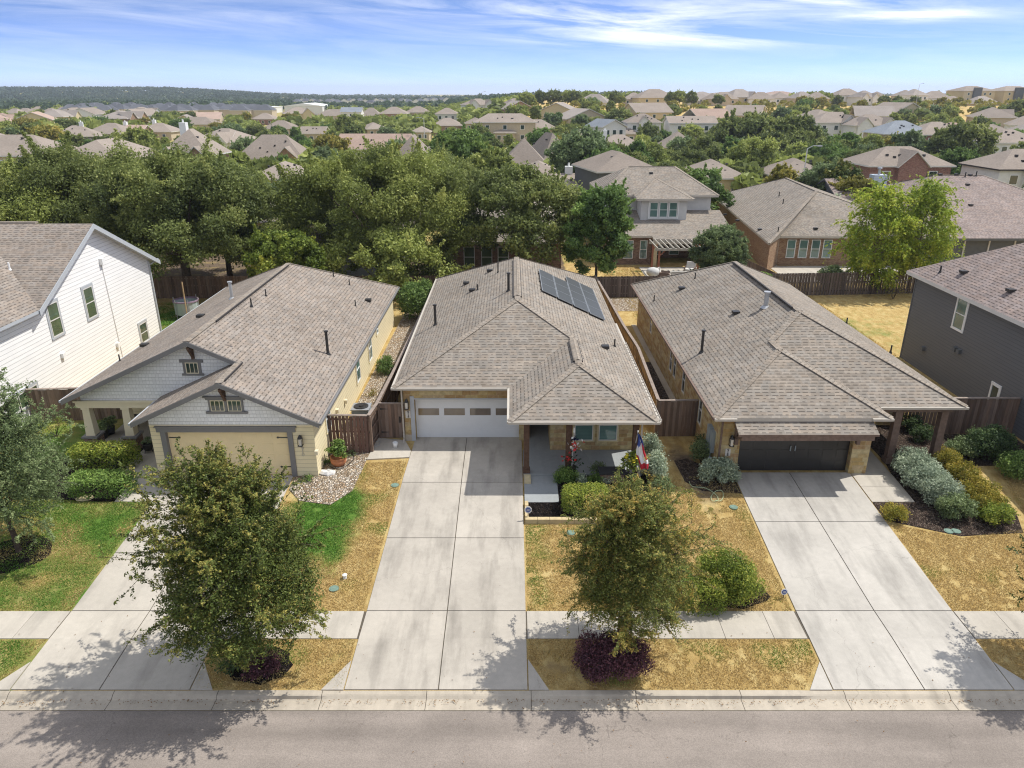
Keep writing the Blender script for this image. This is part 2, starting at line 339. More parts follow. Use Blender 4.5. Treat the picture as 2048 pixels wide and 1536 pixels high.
def asphalt():
    m = MT('worn_asphalt'); p = m.pos(); a = m.noise(p, .5, 5, .6); b = m.noise(p, 70, 2, .7); c = m.noise(m.mapv(p, (.12, 1.2, 1)), 1.0, 4)
    dk = m.m_('LESS_THAN', m.voro(p, 2.0, out='Distance'), .03)
    pw = m.n('VectorMath', operation='ADD'); m.put(pw.inputs[0], p); m.put(pw.inputs[1], m.comb(m.m_('MULTIPLY', m.noise(p, 1.3, 5), 1.4), m.m_('MULTIPLY', m.noise(m.mapv(p, loc=(5, 2, 0)), 1.3, 5), 1.4), 0))
    cr = m.m_('LESS_THAN', m.voro(m.mapv(pw.outputs[0], (.16, .3, .2), loc=(.4, .2, 0)), 1.0, 'DISTANCE_TO_EDGE', 'Distance'), .0014)
    ag = m.voro(p, 42, out='Color')
    f = m.m_('MULTIPLY', m.m_('MULTIPLY', m.rng(a, .3, .7, .86, 1.12), m.rng(c, .35, .7, 1.12, .82)), m.m_('MULTIPLY', m.rng(b, .25, .75, .78, 1.22), m.rng(m.sep(ag)[0], 0, 1, .86, 1.14)))
    f = m.m_('MULTIPLY', f, m.m_('SUBTRACT', 1.0, m.m_('MAXIMUM', m.m_('MULTIPLY', dk, .5), m.m_('MULTIPLY', cr, .22))))
    return m.out(m.scale((.25, .215, .185), f), .9, m.bump(b, .3, .01), .2)
M['asphalt'] = asphalt()
def chips(name, cols, scale, bump=1.0):
    m = MT(name); p = m.pos(); c = m.sep(m.voro(p, scale))[0]; n_ = len(cols)
    e = m.voro(p, scale, 'DISTANCE_TO_EDGE', 'Distance'); col = m.ramp(c, [(i / n_, k) for i, k in enumerate(cols)], 'CONSTANT')
    return m.out(m.scale(col, m.rng(e, 0, .12, .35, 1.0)), .95, m.bump(m.rng(e, 0, .25), bump, .06), .1)
M['mulch'] = chips('dark_mulch', [(.018, .014, .012), (.030, .022, .018), (.012, .010, .010), (.045, .035, .030)], 16)
M['mulch_b'] = chips('brown_mulch', [(.09, .062, .048), (.13, .095, .075), (.06, .045, .035), (.17, .13, .10)], 14)
M['gravel'] = chips('pale_river_rock', [(.52, .42, .30), (.62, .55, .45), (.44, .32, .21), (.58, .49, .39), (.33, .25, .17)], 9)
M['gravel_b'] = chips('brown_gravel', [(.17, .13, .10), (.11, .085, .065), (.22, .175, .14), (.08, .065, .055)], 11)
M['stone_edge'] = plain('bed_edging_stone', (.50, .40, .23), .9, var=.12, vs_=5)
M['solar'] = None
def solar():
    m = MT('solar_cell'); x, y, _ = m.sep(m.uv()); gx = m.m_('LESS_THAN', m.m_('FRACT', m.m_('DIVIDE', x, .165)), .05); gy = m.m_('LESS_THAN', m.m_('FRACT', m.m_('DIVIDE', y, .165)), .05)
    return m.out(m.mix(m.m_('MULTIPLY', m.m_('MAXIMUM', gx, gy), .35), (.065, .07, .073), (.14, .145, .145)), .4, None, .25)
M['solar'] = solar()
M['solar_frame'] = plain('panel_frame', (.30, .32, .34), .4, .5, .3)

# ------------------------------------------------------------------ mesh builder
ORG = {}; KIDS = {}
class MB:
    def __init__(s): s.v = []; s.f = []; s.mi = []
    def poly(s, pts, mi=0):
        k = len(s.v); s.v += [tuple(p) for p in pts]; s.f.append(list(range(k, k + len(pts)))); s.mi.append(mi); return s
    def quads(s, idx, vs, mi=0):
        k = len(s.v); s.v += [tuple(p) for p in vs]
        for q in idx: s.f.append([k + i for i in q]); s.mi.append(mi)
        return s
    def box(s, x0, x1, y0, y1, z0, z1, mi=0):
        x0, x1 = sorted((x0, x1)); y0, y1 = sorted((y0, y1)); z0, z1 = sorted((z0, z1))
        v = [(x0, y0, z0), (x1, y0, z0), (x1, y1, z0), (x0, y1, z0), (x0, y0, z1), (x1, y0, z1), (x1, y1, z1), (x0, y1, z1)]
        return s.quads([(0, 3, 2, 1), (4, 5, 6, 7), (0, 1, 5, 4), (1, 2, 6, 5), (2, 3, 7, 6), (3, 0, 4, 7)], v, mi)
    def prism(s, pts, vec, mi=0, side=None):
        pts = [Vector(p) for p in pts]; vec = Vector(vec); n = len(pts); side = mi if side is None else side
        nn = sum(((pts[i] - pts[0]).cross(pts[(i + 1) % n] - pts[0]) for i in range(1, n - 1)), Vector())
        if nn.dot(vec) > 0: pts.reverse()
        s.poly(pts, mi); s.poly([p + vec for p in reversed(pts)], side)
        for i in range(n):
            a, b = pts[i], pts[(i + 1) % n]; s.poly([b, a, a + vec, b + vec], side)
        return s
    def frame(s, p0, p1, up=(0, 0, 1)):
        p0, p1 = Vector(p0), Vector(p1); d = (p1 - p0).normalized(); up = Vector(up)
        if abs(d.dot(up)) > .99: up = Vector((0, 1, 0))
        r = d.cross(up).normalized(); return p0, p1, d, r, r.cross(d).normalized()
    def beam(s, p0, p1, w, h, mi=0, up=(0, 0, 1)):
        p0, p1, d, r, u = s.frame(p0, p1, up); r = r * w / 2; u = u * h / 2
        v = [p0 - r - u, p0 + r - u, p0 + r + u, p0 - r + u, p1 - r - u, p1 + r - u, p1 + r + u, p1 - r + u]
        return s.quads([(0, 1, 2, 3), (7, 6, 5, 4), (0, 4, 5, 1), (1, 5, 6, 2), (2, 6, 7, 3), (3, 7, 4, 0)], v, mi)
    def cyl(s, p0, p1, r0, r1=None, n=10, mi=0, cap=True):
        r1 = r0 if r1 is None else r1; p0, p1, d, r, u = s.frame(p0, p1)
        vs_ = []
        for p, q in ((p0, r0), (p1, r1)):
            for i in range(n):
                a = 2 * math.pi * i / n; vs_.append(p + r * (math.cos(a) * q) + u * (math.sin(a) * q))
        k = len(s.v); s.v += [tuple(x) for x in vs_]
        for i in range(n):
            j = (i + 1) % n; s.f.append([k + i, k + n + i, k + n + j, k + j]); s.mi.append(mi)
        if cap:
            s.f.append([k + i for i in range(n)]); s.f.append([k + n + i for i in reversed(range(n))]); s.mi += [mi, mi]
        return s
    def lathe(s, c, prof, n=14, mi=0):
        k = len(s.v); c = Vector(c)
        for r_, z_ in prof:
            for i in range(n):
                a = 2 * math.pi * i / n; s.v.append(tuple(c + Vector((math.cos(a) * r_, math.sin(a) * r_, z_))))
        for j in range(len(prof) - 1):
            for i in range(n):
                i2 = (i + 1) % n; s.f.append([k + j * n + i, k + j * n + i2, k + (j + 1) * n + i2, k + (j + 1) * n + i]); s.mi.append(mi)
        return s
    def tube(s, pts, r, n=6, mi=0):
        for a, b in zip(pts, pts[1:]): s.cyl(a, b, r, r, n, mi)
        return s
    def build(s, name, mats, parent=None, smooth=False):
        org = ORG.get(parent.name, Vector()) if parent else Vector()
        mats = mats if isinstance(mats, (list, tuple)) else [mats]
        me = bpy.data.meshes.new(name)
        me.from_pydata([(v[0] - org.x, v[1] - org.y, v[2] - org.z) for v in s.v], [], s.f)
        for m in mats: me.materials.append(m)
        me.polygons.foreach_set('material_index', s.mi)
        if smooth: me.polygons.foreach_set('use_smooth', [True] * len(s.f))
        uvl = me.uv_layers.new(name='UVMap'); uvs = np.zeros((len(me.loops), 2)); co = np.array(s.v, float).reshape(-1, 3)
        li = 0
        me.update()
        for p in me.polygons:
            nrm = p.normal; vi = list(p.vertices); P = co[vi]
            if abs(nrm.z) > .97: U = P[:, 0]; V = P[:, 1]
            else:
                h = Vector((-nrm.y, nrm.x, 0)).normalized(); up = nrm.cross(h)
                U = P @ np.array(h); V = P @ np.array(up)
            uvs[li:li + len(vi), 0] = U; uvs[li:li + len(vi), 1] = V; li += len(vi)
        uvl.data.foreach_set('uv', uvs.ravel())
        o = bpy.data.objects.new(name, me); C.objects.link(o)
        if parent: o.parent = parent; KIDS.setdefault(parent.name, []).append(o)
        ORG[o.name] = org
        return o
def tag(o, label=None, cat=None, group=None, kind=None):
    if label: o['label'] = label
    if cat: o['category'] = cat
    if group: o['group'] = group
    if kind: o['kind'] = kind
    return o
def thing(name, label, cat, loc, group=None):
    o = bpy.data.objects.new(name, None); C.objects.link(o); o.location = loc; o.empty_display_size = .2
    ORG[o.name] = Vector(loc); return tag(o, label, cat, group)
def copy_tree(o, parent=None):
    c = o.copy(); C.objects.link(c); c.parent = parent; ORG[c.name] = ORG.get(o.name, Vector())
    for ch in KIDS.get(o.name, ()): copy_tree(ch, c)
    return c
# a wall opening: frame, pane, sash bars and (optional) surround, standing proud of the wall
def window(parent, P, u, n, wd, ht, frame=None, pane=None, trim=None, nx=1, ny=2, tw=.10, fw=.05, sill=False, name='window', ear=0):
    P, u, n = Vector(P), Vector(u).normalized(), Vector(n).normalized(); z = Vector((0, 0, 1))
    def slab(mb, a0, a1, b0, b1, d0, d1, mi=0):
        q = [P + u * a + z * b for a, b in ((a0, b0), (a1, b0), (a1, b1), (a0, b1))]
        mb.prism([p + n * d0 for p in q], n * (d1 - d0), mi)
    f = MB(); hw = wd / 2
    slab(f, -hw, hw, 0, fw, .0, .05); slab(f, -hw, hw, ht - fw, ht, .0, .05); slab(f, -hw, -hw + fw, fw, ht - fw, .0, .05); slab(f, hw - fw, hw, fw, ht - fw, .0, .05)
    for i in range(1, nx): a = -hw + wd * i / nx; slab(f, a - .012, a + .012, fw, ht - fw, .0, .042)
    for j in range(1, ny): b = ht * j / ny; slab(f, -hw + fw, hw - fw, b - .022, b + .022, .0, .046)
    o = f.build(name, frame or M['white'], parent)
    g = MB(); slab(g, -hw + .02, hw - .02, .02, ht - .02, .002, .022); g.build('pane', pane or M['glass'], o)
    if trim:
        t = MB(); slab(t, -hw - tw, -hw, 0, ht, 0, .035); slab(t, hw, hw + tw, 0, ht, 0, .035)
        slab(t, -hw - tw - ear, hw + tw + ear, ht, ht + tw * 1.15, 0, .045); slab(t, -hw - tw - ear * .7, hw + tw + ear * .7, -tw * .8, 0, 0, .055); t.build('trim', trim, o)
    return o
def vent_pipe(parent, p, h, r=.06, name='vent_pipe', mat='dark'):
    b = MB(); b.cyl(p, (p[0], p[1], p[2] + h), r, r, 10); b.cyl((p[0], p[1], p[2] - .05), (p[0], p[1], p[2] + .08), r * 2.2, r * 1.2, 10)
    if h > .6: b.cyl((p[0], p[1], p[2] + h), (p[0], p[1], p[2] + h + .07), r * 1.5, r * 1.5, 10)
    return b.build(name, M[mat], parent)
def roof_vent(parent, p, d):
    # a low box vent; d = downslope unit direction in plan
    b = MB(); x, y, z = p; t = Vector((-d[1], d[0], 0)); D = Vector(d + (0,)) if len(d) == 2 else Vector(d)
    c = Vector(p); b.prism([c - t * .17 - D * .17, c + t * .17 - D * .17, c + t * .17 + D * .20, c - t * .17 + D * .20], (0, 0, .14)); return b.build('roof_vent', M['dark'], parent)
def capline(mb, a, b, w=.30, h=.05, mi=0):
    a, b = Vector(a), Vector(b); mb.beam(a + Vector((0, 0, -.005)), b + Vector((0, 0, -.005)), w, h * .5, mi)

# ------------------------------------------------------------------ leaves
def leaves(name, mat, cen, nrm, size, tint, parent=None, org=None, aspect=.5, dirs=None):
    N = len(cen); cen = np.asarray(cen, float)
    if org is None: org = ORG.get(parent.name, Vector()) if parent else Vector()
    cen = cen - np.array(org)
    nrm = nrm / (np.linalg.norm(nrm, axis=1)[:, None] + 1e-9)
    a = rng.normal(size=(N, 3)) if dirs is None else dirs + rng.normal(size=(N, 3)) * .35
    u = np.cross(nrm, a); u /= np.linalg.norm(u, axis=1)[:, None] + 1e-9
    v = np.cross(nrm, u); size = np.asarray(size).reshape(-1, 1) * np.ones((N, 1))
    if dirs is not None: u, v = v, u
    V = np.empty((N, 4, 3)); V[:, 0] = cen - u * size; V[:, 1] = cen - v * size * aspect + nrm * size * .12; V[:, 2] = cen + u * size; V[:, 3] = cen + v * size * aspect + nrm * size * .12
    me = bpy.data.meshes.new(name); me.vertices.add(4 * N); me.vertices.foreach_set('co', V.ravel())
    me.loops.add(4 * N); me.loops.foreach_set('vertex_index', np.arange(4 * N, dtype=np.int32))
    me.polygons.add(N); me.polygons.foreach_set('loop_start', np.arange(0, 4 * N, 4, dtype=np.int32))
    at = me.attributes.new('tint', 'FLOAT', 'POINT'); at.data.foreach_set('value', np.repeat(np.clip(tint, 0, 1), 4).astype(np.float32))
    me.materials.append(mat); me.update(calc_edges=True)
    o = bpy.data.objects.new(name, me); C.objects.link(o)
    if parent: o.parent = parent; KIDS.setdefault(parent.name, []).append(o)
    ORG[o.name] = Vector(org)
    return o
def unit(n):
    v = rng.normal(size=(n, 3)); return v / np.linalg.norm(v, axis=1)[:, None]
def blob_points(blobs, density, shell=.45, flat=.0):
    """leaf points in the shells of many ellipsoids, thinned where they lie deep in another"""
    P, Nn, T = [], [], []
    B = [(np.array(c, float), np.array(r, float)) for c, r in blobs]
    for i, (c, r) in enumerate(B):
        n = max(8, int(density * (r[0] * r[1] + r[1] * r[2] + r[0] * r[2]) / 3 * 4 * math.pi))
        d = unit(n); rad = 1 - shell * rng.random(n) ** 1.6; p = c + d * r * rad[:, None]
        keep = np.ones(n, bool)
        for j, (c2, r2) in enumerate(B):
            if j != i: keep &= (((p - c2) / r2) ** 2).sum(1) > .42
        if flat: keep &= ~((d[:, 2] < -.35) & (rng.random(n) < flat))
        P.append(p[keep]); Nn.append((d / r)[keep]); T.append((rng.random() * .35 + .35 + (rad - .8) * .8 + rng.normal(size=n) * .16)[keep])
    return np.concatenate(P), np.concatenate(Nn), np.concatenate(T)
def tuft_points(blobs, dens, seed, sub=11, sr=.42, spray=.4):
    """leaf points in small tufts that sit on the outside of each clump, with gaps between them"""
    rs = np.random.default_rng(seed); P, Nn, T = [], [], []; B = [(np.array(c, float), np.array(r, float)) for c, r in blobs]
    C_ = np.array([b[0] for b in B]); R2 = np.array([b[1] for b in B])
    for i, (c, r) in enumerate(B):
        m_ = sub if i else sub * 3; d = unit(m_); d[:, 2] = np.where(d[:, 2] < -.55, -d[:, 2], d[:, 2]); q = c + d * r * rs.uniform(.72, 1.08, m_)[:, None]
        ok_ = np.ones(m_, bool)
        for j in range(len(B)):
            if j != i: ok_ &= (((q - C_[j]) / R2[j]) ** 2).sum(1) > .55
        tone = rs.normal() * .13
        for p, dd in zip(q[ok_], d[ok_]):
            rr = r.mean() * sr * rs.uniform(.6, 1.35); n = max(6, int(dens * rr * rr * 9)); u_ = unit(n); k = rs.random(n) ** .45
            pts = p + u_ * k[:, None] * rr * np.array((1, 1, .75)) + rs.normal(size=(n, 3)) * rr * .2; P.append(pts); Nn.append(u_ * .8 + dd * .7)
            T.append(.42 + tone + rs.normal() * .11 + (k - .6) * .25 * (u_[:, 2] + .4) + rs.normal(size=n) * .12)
            if spray and rs.random() < spray:
                dv = dd * .6 + np.array((0, 0, .55)) + rs.normal(size=3) * .45; dv /= np.linalg.norm(dv); n2_ = max(8, int(n * .22)); tt = rs.random(n2_); P.append(p + dv * (tt * rr * 2.0)[:, None] + rs.normal(size=(n2_, 3)) * rr * (.22 * (1.15 - tt))[:, None]); Nn.append(rs.normal(size=(n2_, 3))); T.append(.52 + tone + .2 * tt + rs.normal(size=n2_) * .12)
    return np.concatenate(P), np.concatenate(Nn), np.concatenate(T)
def crown_blobs(c, R_, n, rb, up=.5, seed=0):
    """n clumps spread over a dome of radii R_ about c"""
    rs = np.random.default_rng(seed); out = [(c, tuple(np.array(R_) * .62))]
    g = (1 + 5 ** .5) / 2
    for i in range(n):
        z = 1 - (i + .5) / n * (1 + up); t = 2 * math.pi * i / g + rs.random() * .6; q = math.sqrt(max(0, 1 - z * z))
        k = .72 + rs.random() * .26; s = rb * (.7 + rs.random() * .65)
        p = (c[0] + math.cos(t) * q * R_[0] * k, c[1] + math.sin(t) * q * R_[1] * k, c[2] + z * R_[2] * k)
        out.append((p, (s * (.95 + rs.random() * .3), s * (.95 + rs.random() * .3), s * (.62 + rs.random() * .3))))
    return out
def blob_tree(name, label, cat, base, h, R_, mat, n=26, rb=None, dens=22, leaf=.13, seed=1, trunk=.28, group=None, up=.5, lean=(0, 0), multi=1, barkm='bark', flatz=.0, czf=.6, aspect=.55, tintshift=0):
    base = Vector(base); t = thing(name, label, cat, base, group)
    cz = h - R_[2]; c = (base.x + lean[0], base.y + lean[1], base.z + cz)
    rb = rb or R_[0] * .34; R_ = (R_[0] - rb * .6, R_[1] - rb * .6, R_[2] - rb * .45); cz = h - R_[2] - rb * .5; c = (c[0], c[1], base.z + cz)
    bl = crown_blobs(c, R_, n, rb, up, seed)
    P, Nn, T = tuft_points(bl, dens, seed)
    nr = Nn / np.linalg.norm(Nn, axis=1)[:, None] * .7 + rng.normal(size=P.shape) * .75
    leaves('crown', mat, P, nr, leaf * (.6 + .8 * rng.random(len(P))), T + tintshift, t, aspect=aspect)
    b = MB(); rs = random.Random(seed)
    for k in range(multi):
        o = Vector((rs.uniform(-.3, .3), rs.uniform(-.3, .3), 0)) * (multi > 1)
        fork = base + o * 1.5 + Vector((lean[0] * .4, lean[1] * .4, max(.6, (cz - R_[2] * .7))))
        b.cyl(base + o - Vector((0, 0, .2)), fork, trunk, trunk * .7, 9)
        for _, (bc, br) in zip(range(9), rs.sample(bl[1:], min(9, len(bl) - 1))):
            bc = Vector(bc); mid = fork.lerp(bc, .5) + Vector((0, 0, -.1 * R_[2])); b.cyl(fork, mid, trunk * .5, trunk * .28, 6, cap=False); b.cyl(mid, bc, trunk * .28, trunk * .07, 5, cap=False)
    b.build('trunk', M[barkm], t, True)
    return t
def shrub(name, label, base, R_, mat, dens=260, leaf=.035, n=10, seed=3, cat='shrub', group=None, box=False, stem=True, rough=.12, aspect=.55):
    base = Vector(base); t = thing(name, label, cat, base, group); rs = np.random.default_rng(seed)
    if box:
        hx, hy, hz = R_; A = [(hx * hz * 4, 1), (hx * hz * 4, -1), (hy * hz * 4, 2), (hy * hz * 4, -2), (hx * hy * 4, 3)]
        P, Nn = [], []
        for a, k in A:
            m_ = int(a * dens); u_, v_ = rs.uniform(-1, 1, m_), rs.uniform(-1, 1, m_)
            one = np.ones(m_)
            if abs(k) == 1: p = np.stack([u_ * hx, -k * one * hy, v_ * hz], 1); nn = np.tile((0, -k, .2), (m_, 1))
            elif abs(k) == 2: p = np.stack([(k / 2) * one * hx, u_ * hy, v_ * hz], 1); nn = np.tile((k / 2, 0, .2), (m_, 1))
            else: p = np.stack([u_ * hx, v_ * hy, one * hz], 1); nn = np.tile((0, 0, 1.), (m_, 1))
            P.append(p); Nn.append(nn)
        P = np.concatenate(P); Nn = np.concatenate(Nn)
        bump_ = np.sin(P[:, 0] * 3.1) * np.cos(P[:, 1] * 2.7) * .05
        rr = np.array(R_); q = P / rr; lim = (np.abs(q) ** 5).sum(1) ** (1 / 5); P = P / np.maximum(lim, 1)[:, None]
        P = P * (1 - rs.random(len(P)) ** 2 * .25)[:, None] + rs.normal(size=P.shape) * rough * .35; P[:, 2] += hz + bump_
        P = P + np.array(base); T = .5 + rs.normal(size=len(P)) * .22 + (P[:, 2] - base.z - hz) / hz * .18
    else:
        bl = crown_blobs((base.x, base.y, base.z + R_[2] * .9), (R_[0] * .8, R_[1] * .8, R_[2] * .8), n, min(R_) * .42, .75, seed)
        P, Nn, T = blob_points(bl, dens, .6); k = P[:, 2] > base.z + .02; P, Nn, T = P[k], Nn[k], T[k]
        P = P + rs.normal(size=P.shape) * rough * .4
    nr = Nn / (np.linalg.norm(Nn, axis=1)[:, None]) * .8 + rng.normal(size=P.shape) * .7
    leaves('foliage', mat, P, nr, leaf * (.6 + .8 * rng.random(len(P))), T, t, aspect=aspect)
    if stem:
        b = MB(); r2 = random.Random(seed)
        for i in range(7):
            a = r2.uniform(0, 6.28); q = r2.uniform(.2, .75); b.cyl(base - Vector((0, 0, .05)), base + Vector((math.cos(a) * R_[0] * q, math.sin(a) * R_[1] * q, R_[2] * 1.2)), .018, .008, 5)
        b.build('stem', M['bark'], t)
    return t
# ================================================================== the setting near the lens
def atX(px, py, X):
    r = ray(px, py); t = X / r.x; return Vector((X, r.y * t, CAM_H + r.z * t))
def atY(px, py, Y):
    r = ray(px, py); t = Y / r.y; return Vector((r.x * t, Y, CAM_H + r.z * t))
def onp(px, py, P0, N_):
    r = ray(px, py); o = Vector((0, 0, CAM_H)); t = (Vector(P0) - o).dot(Vector(N_)) / r.dot(Vector(N_)); return o + r * t
BREAKS = [16.4, 16.6, 18.64, 19.94, 28, 31]
def sheet(name, polys, off, mats, depth=.12, kind='structure', label=None, mis=None):
    mb = MB()
    for k, pl in enumerate(polys):
        mi = mis[k] if mis else 0
        ys = sorted(p[1] for p in pl); cuts = [b for b in BREAKS if ys[0] < b < ys[-1]]; bands = [ys[0]] + cuts + [ys[-1]]
        for y0, y1 in zip(bands, bands[1:]):
            q = pl
            for yb, keep in ((y0, 1), (y1, -1)):
                o = []
                for i in range(len(q)):
                    a, b = q[i], q[(i + 1) % len(q)]; da, db = (a[1] - yb) * keep, (b[1] - yb) * keep
                    if da >= -1e-9: o.append(a)
                    if (da > 1e-9 and db < -1e-9) or (da < -1e-9 and db > 1e-9):
                        t = da / (da - db); o.append((a[0] + (b[0] - a[0]) * t, yb))
                q = o
                if len(q) < 3: break
            if len(q) < 3: continue
            ar = sum(q[i][0] * q[(i + 1) % len(q)][1] - q[(i + 1) % len(q)][0] * q[i][1] for i in range(len(q)))
            if ar < 0: q = q[::-1]
            z = lambda p: G(p[0], p[1] + (1e-6 if p[1] == y0 else -1e-6 if p[1] == y1 else 0)) + off
            mb.poly([(p[0], p[1], z(p)) for p in q], mi)
            for i in range(len(q)):
                a, b = q[i], q[(i + 1) % len(q)]
                if abs(a[1] - b[1]) < 1e-9 and any(abs(a[1] - c) < 1e-9 for c in cuts): continue
                mb.poly([(a[0], a[1], z(a) - depth), (b[0], b[1], z(b) - depth), (b[0], b[1], z(b)), (a[0], a[1], z(a))], mi)
    o = mb.build(name, mats)
    return tag(o, label, kind=kind)
def gaus(x, y, cx, cy, rx, ry): return math.exp(-((x - cx) / rx) ** 2 - ((y - cy) / ry) ** 2)
def greenness(x, y):
    g = .12
    if y < 70:
        g += 1.15 * min(1, 1.4 * gaus(x, y, -7.55, 24.9, 1.25, 2.0)) + .5 * gaus(x, y, -6.9, 26.2, .9, 1.0) + .5 * gaus(x, y, -6.6, 22.6, .5, 1.2)
        if x < -14.4 and y < 36: g += .42 + .35 * gaus(x, y, -16.5, 24.5, 2.4, 1.4) + .2 * gaus(x, y, -17.5, 20.6, 4, .8)
        g += .30 * gaus(x, y, 1.1, 22.3, .8, 2.2) + .22 * gaus(x, y, 9.1, 19.9, .4, 3) + .25 * gaus(x, y, -6.2, 18, .9, .7)
        g += .9 * gaus(x, y, -26, 51, 4.5, 4.0) + (.35 if y > 57.5 and x < 5 else 0) + .22 * gaus(x, y, 22.5, 50, 4, 3) + .16 * gaus(x, y, 24, 46, 7, 10)  # greener behind the fence too, deepening the oak shade painted there
        g += .25 * gaus(x, y, -20.5, 30.5, 3, 3)
        g -= .3 * gaus(x, y, 20, 22, 6, 3)
    else: g += .34 - .5 * sst(250, 330, y) * sst(-.02, .05, x / y)
    return g
def dirt_shade_amount(x, y):
    if y > 62: return .1 if y > 78 or x > 5 else .75  # high value under the oaks paints their shade onto the yard
    return .78 * gaus(x, y, 7.8, 29.5, .9, 2.6) + .45 * gaus(x, y, 8.3, 26, .9, 1.4) + .6 * gaus(x, y, 1.5, 17.5, .9, .6) + .3 * gaus(x, y, 5.6, 17.6, .8, .5) + .7 * gaus(x, y, -8.2, 17.7, .9, .6) + .12 * gaus(x, y, 17.5, 21, 2, 1.5) + .55 * gaus(x, y, -3, 62, 60, 9) * (y > 57)  # bare soil patches; the last term is painted oak shade
def axis(a, b, st, lo, hi, k):
    v = list(np.arange(a, b + st / 2, st)); s = st
    while v[-1] < hi: s *= k; v.append(v[-1] + s)
    s = st
    while v[0] > lo: s *= k; v.insert(0, v[0] - s)
    return v
def ground():
    xs = axis(-34, 34, .28, -4800, 4800, 1.13); ys = sorted(set([round(v, 4) for v in axis(10, 62, .28, -350, 5600, 1.075)] + BREAKS))
    xs, ys = np.array(xs), np.array(ys); nx, ny = len(xs), len(ys)
    V = [(x, y, G(x, y)) for y in ys for x in xs]
    F = [(j * nx + i, j * nx + i + 1, (j + 1) * nx + i + 1, (j + 1) * nx + i) for j in range(ny - 1) for i in range(nx - 1)]
    me = bpy.data.meshes.new('ground'); me.from_pydata(V, [], F); me.materials.append(M['ground'])
    for nm, fn in (('green', greenness), ('dirt_shade', dirt_shade_amount)):
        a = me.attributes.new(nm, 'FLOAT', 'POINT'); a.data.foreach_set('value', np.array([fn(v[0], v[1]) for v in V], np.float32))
    o = bpy.data.objects.new('ground', me); C.objects.link(o); tag(o, kind='structure')
ground()
# street, gutter and kerb
sheet('street', [[(-260, 5.2), (260, 5.2), (260, 15.98), (-260, 15.98)]], .05, M['asphalt'], .1)
def kerb():
    mb = MB(); drives = [(-15.3, -8.8), (-5.4, .95), (8.85, 15.5)]
    xs = sorted(set([-120., 120.] + [round(x, 2) for x in np.arange(-34, 34.01, .2)]))
    def low(x): return max([sst(a - .55, a + .1, x) * sst(b + .55, b - .1, x) if b > a else 0 for a, b in drives] + [0])
    prof = lambda x: [(15.985, -.988), (16.36, -1.0), (16.40, -.985 + .0 * x), (16.42 + .05 * low(x), -.885 - .045 * low(x)), (16.46 + .05 * low(x), -.868 - .04 * low(x)), (16.62, -.865 - .02 * low(x)), (16.63, -1.05)]
    P = [prof(x) for x in xs]; joints = set(round(-33 + 3.05 * k, 2) for k in range(23))
    for (xa, pa), (xb, pb) in zip(zip(xs, P), zip(xs[1:], P[1:])):
        for i in range(len(pa) - 1): mb.poly([(xa, *pa[i]), (xb, *pb[i]), (xb, *pb[i + 1]), (xa, *pa[i + 1])])
    for j in joints:
        x = j + .013; q = prof(j)
        for i in range(len(q) - 2): mb.poly([(j, q[i][0], q[i][1] + .003), (j + .018, q[i][0], q[i][1] + .003), (j + .018, q[i + 1][0], q[i + 1][1] + .003), (j, q[i + 1][0], q[i + 1][1] + .003)], 1)
    tag(mb.build('kerb', [M['conc_kerb'], M['joint']]), kind='structure')
kerb()
def panels(xl, xr, ys, g=.016):
    """quads between x-lines (functions or numbers of y) and y-joints with a thin joint between them"""
    out = []
    lines = [(lambda y, v=v: v if not callable(v) else v(y)) for v in (xl, *([xr] if not isinstance(xr, list) else xr))]
    for a, b in zip(lines, lines[1:]):
        for y0, y1 in zip(ys, ys[1:]): out.append([(a(y0) + g, y0 + g), (b(y0) - g, y0 + g), (b(y1) - g, y1 - g), (a(y1) + g, y1 - g)])
    return out
def slab_structure(name, polys, mat, off=.035, jointpoly=None):
    J = jointpoly or []
    return sheet(name, polys + [[(p[0], p[1]) for p in j] for j in J], off, [M[mat], M['joint']], .12, mis=[0] * len(polys) + [1] * len(J))
lerpf = lambda y0, x0, y1, x1: (lambda y: x0 + (x1 - x0) * (y - y0) / (y1 - y0))
# joints are real gaps; a dark filler strip lies 1.5 cm down in them
def drive(name, mat, L, m_, Rr, ys, flares, yend):
    P = panels(L, [m_, Rr], ys) + flares
    o = slab_structure(name, P, mat)
    f = lambda v, y: v(y) if callable(v) else v
    sheet('driveway_joint', [[(f(L, ys[0]) + .02, ys[0] + .02), (f(Rr, ys[0]) - .02, ys[0] + .02), (f(Rr, ys[-1]) - .02, ys[-1] - .02), (f(L, ys[-1]) + .02, ys[-1] - .02)]], .018, M['joint'], .05)
drive('driveway', 'conc', lerpf(16.6, -4.93, 31.8, -4.62), -2.16, .47, [16.64, 19.94, 23.77, 27.5, 31.8], [[(-4.95, 16.64), (-4.93, 17.75), (-5.6, 16.64)], [(.49, 16.64), (1.08, 16.64), (.49, 17.8)]], 31.8)
drive('driveway', 'conc_walk', -14.72, -12.1, -9.45, [16.64, 19.94, 22.9, 25.9, 28.05], [[(-14.74, 16.64), (-14.74, 17.7), (-15.4, 16.64)], [(-9.43, 16.64), (-8.78, 16.64), (-9.43, 17.7)]], 28)
drive('driveway', 'conc_w', lerpf(16.6, 9.42, 28.2, 9.62), 12.1, 14.72, [16.64, 19.94, 24.77, 28.3], [[(9.40, 16.64), (9.42, 17.7), (8.74, 16.64)], [(14.74, 16.64), (15.45, 16.64), (14.74, 17.7)]], 28)
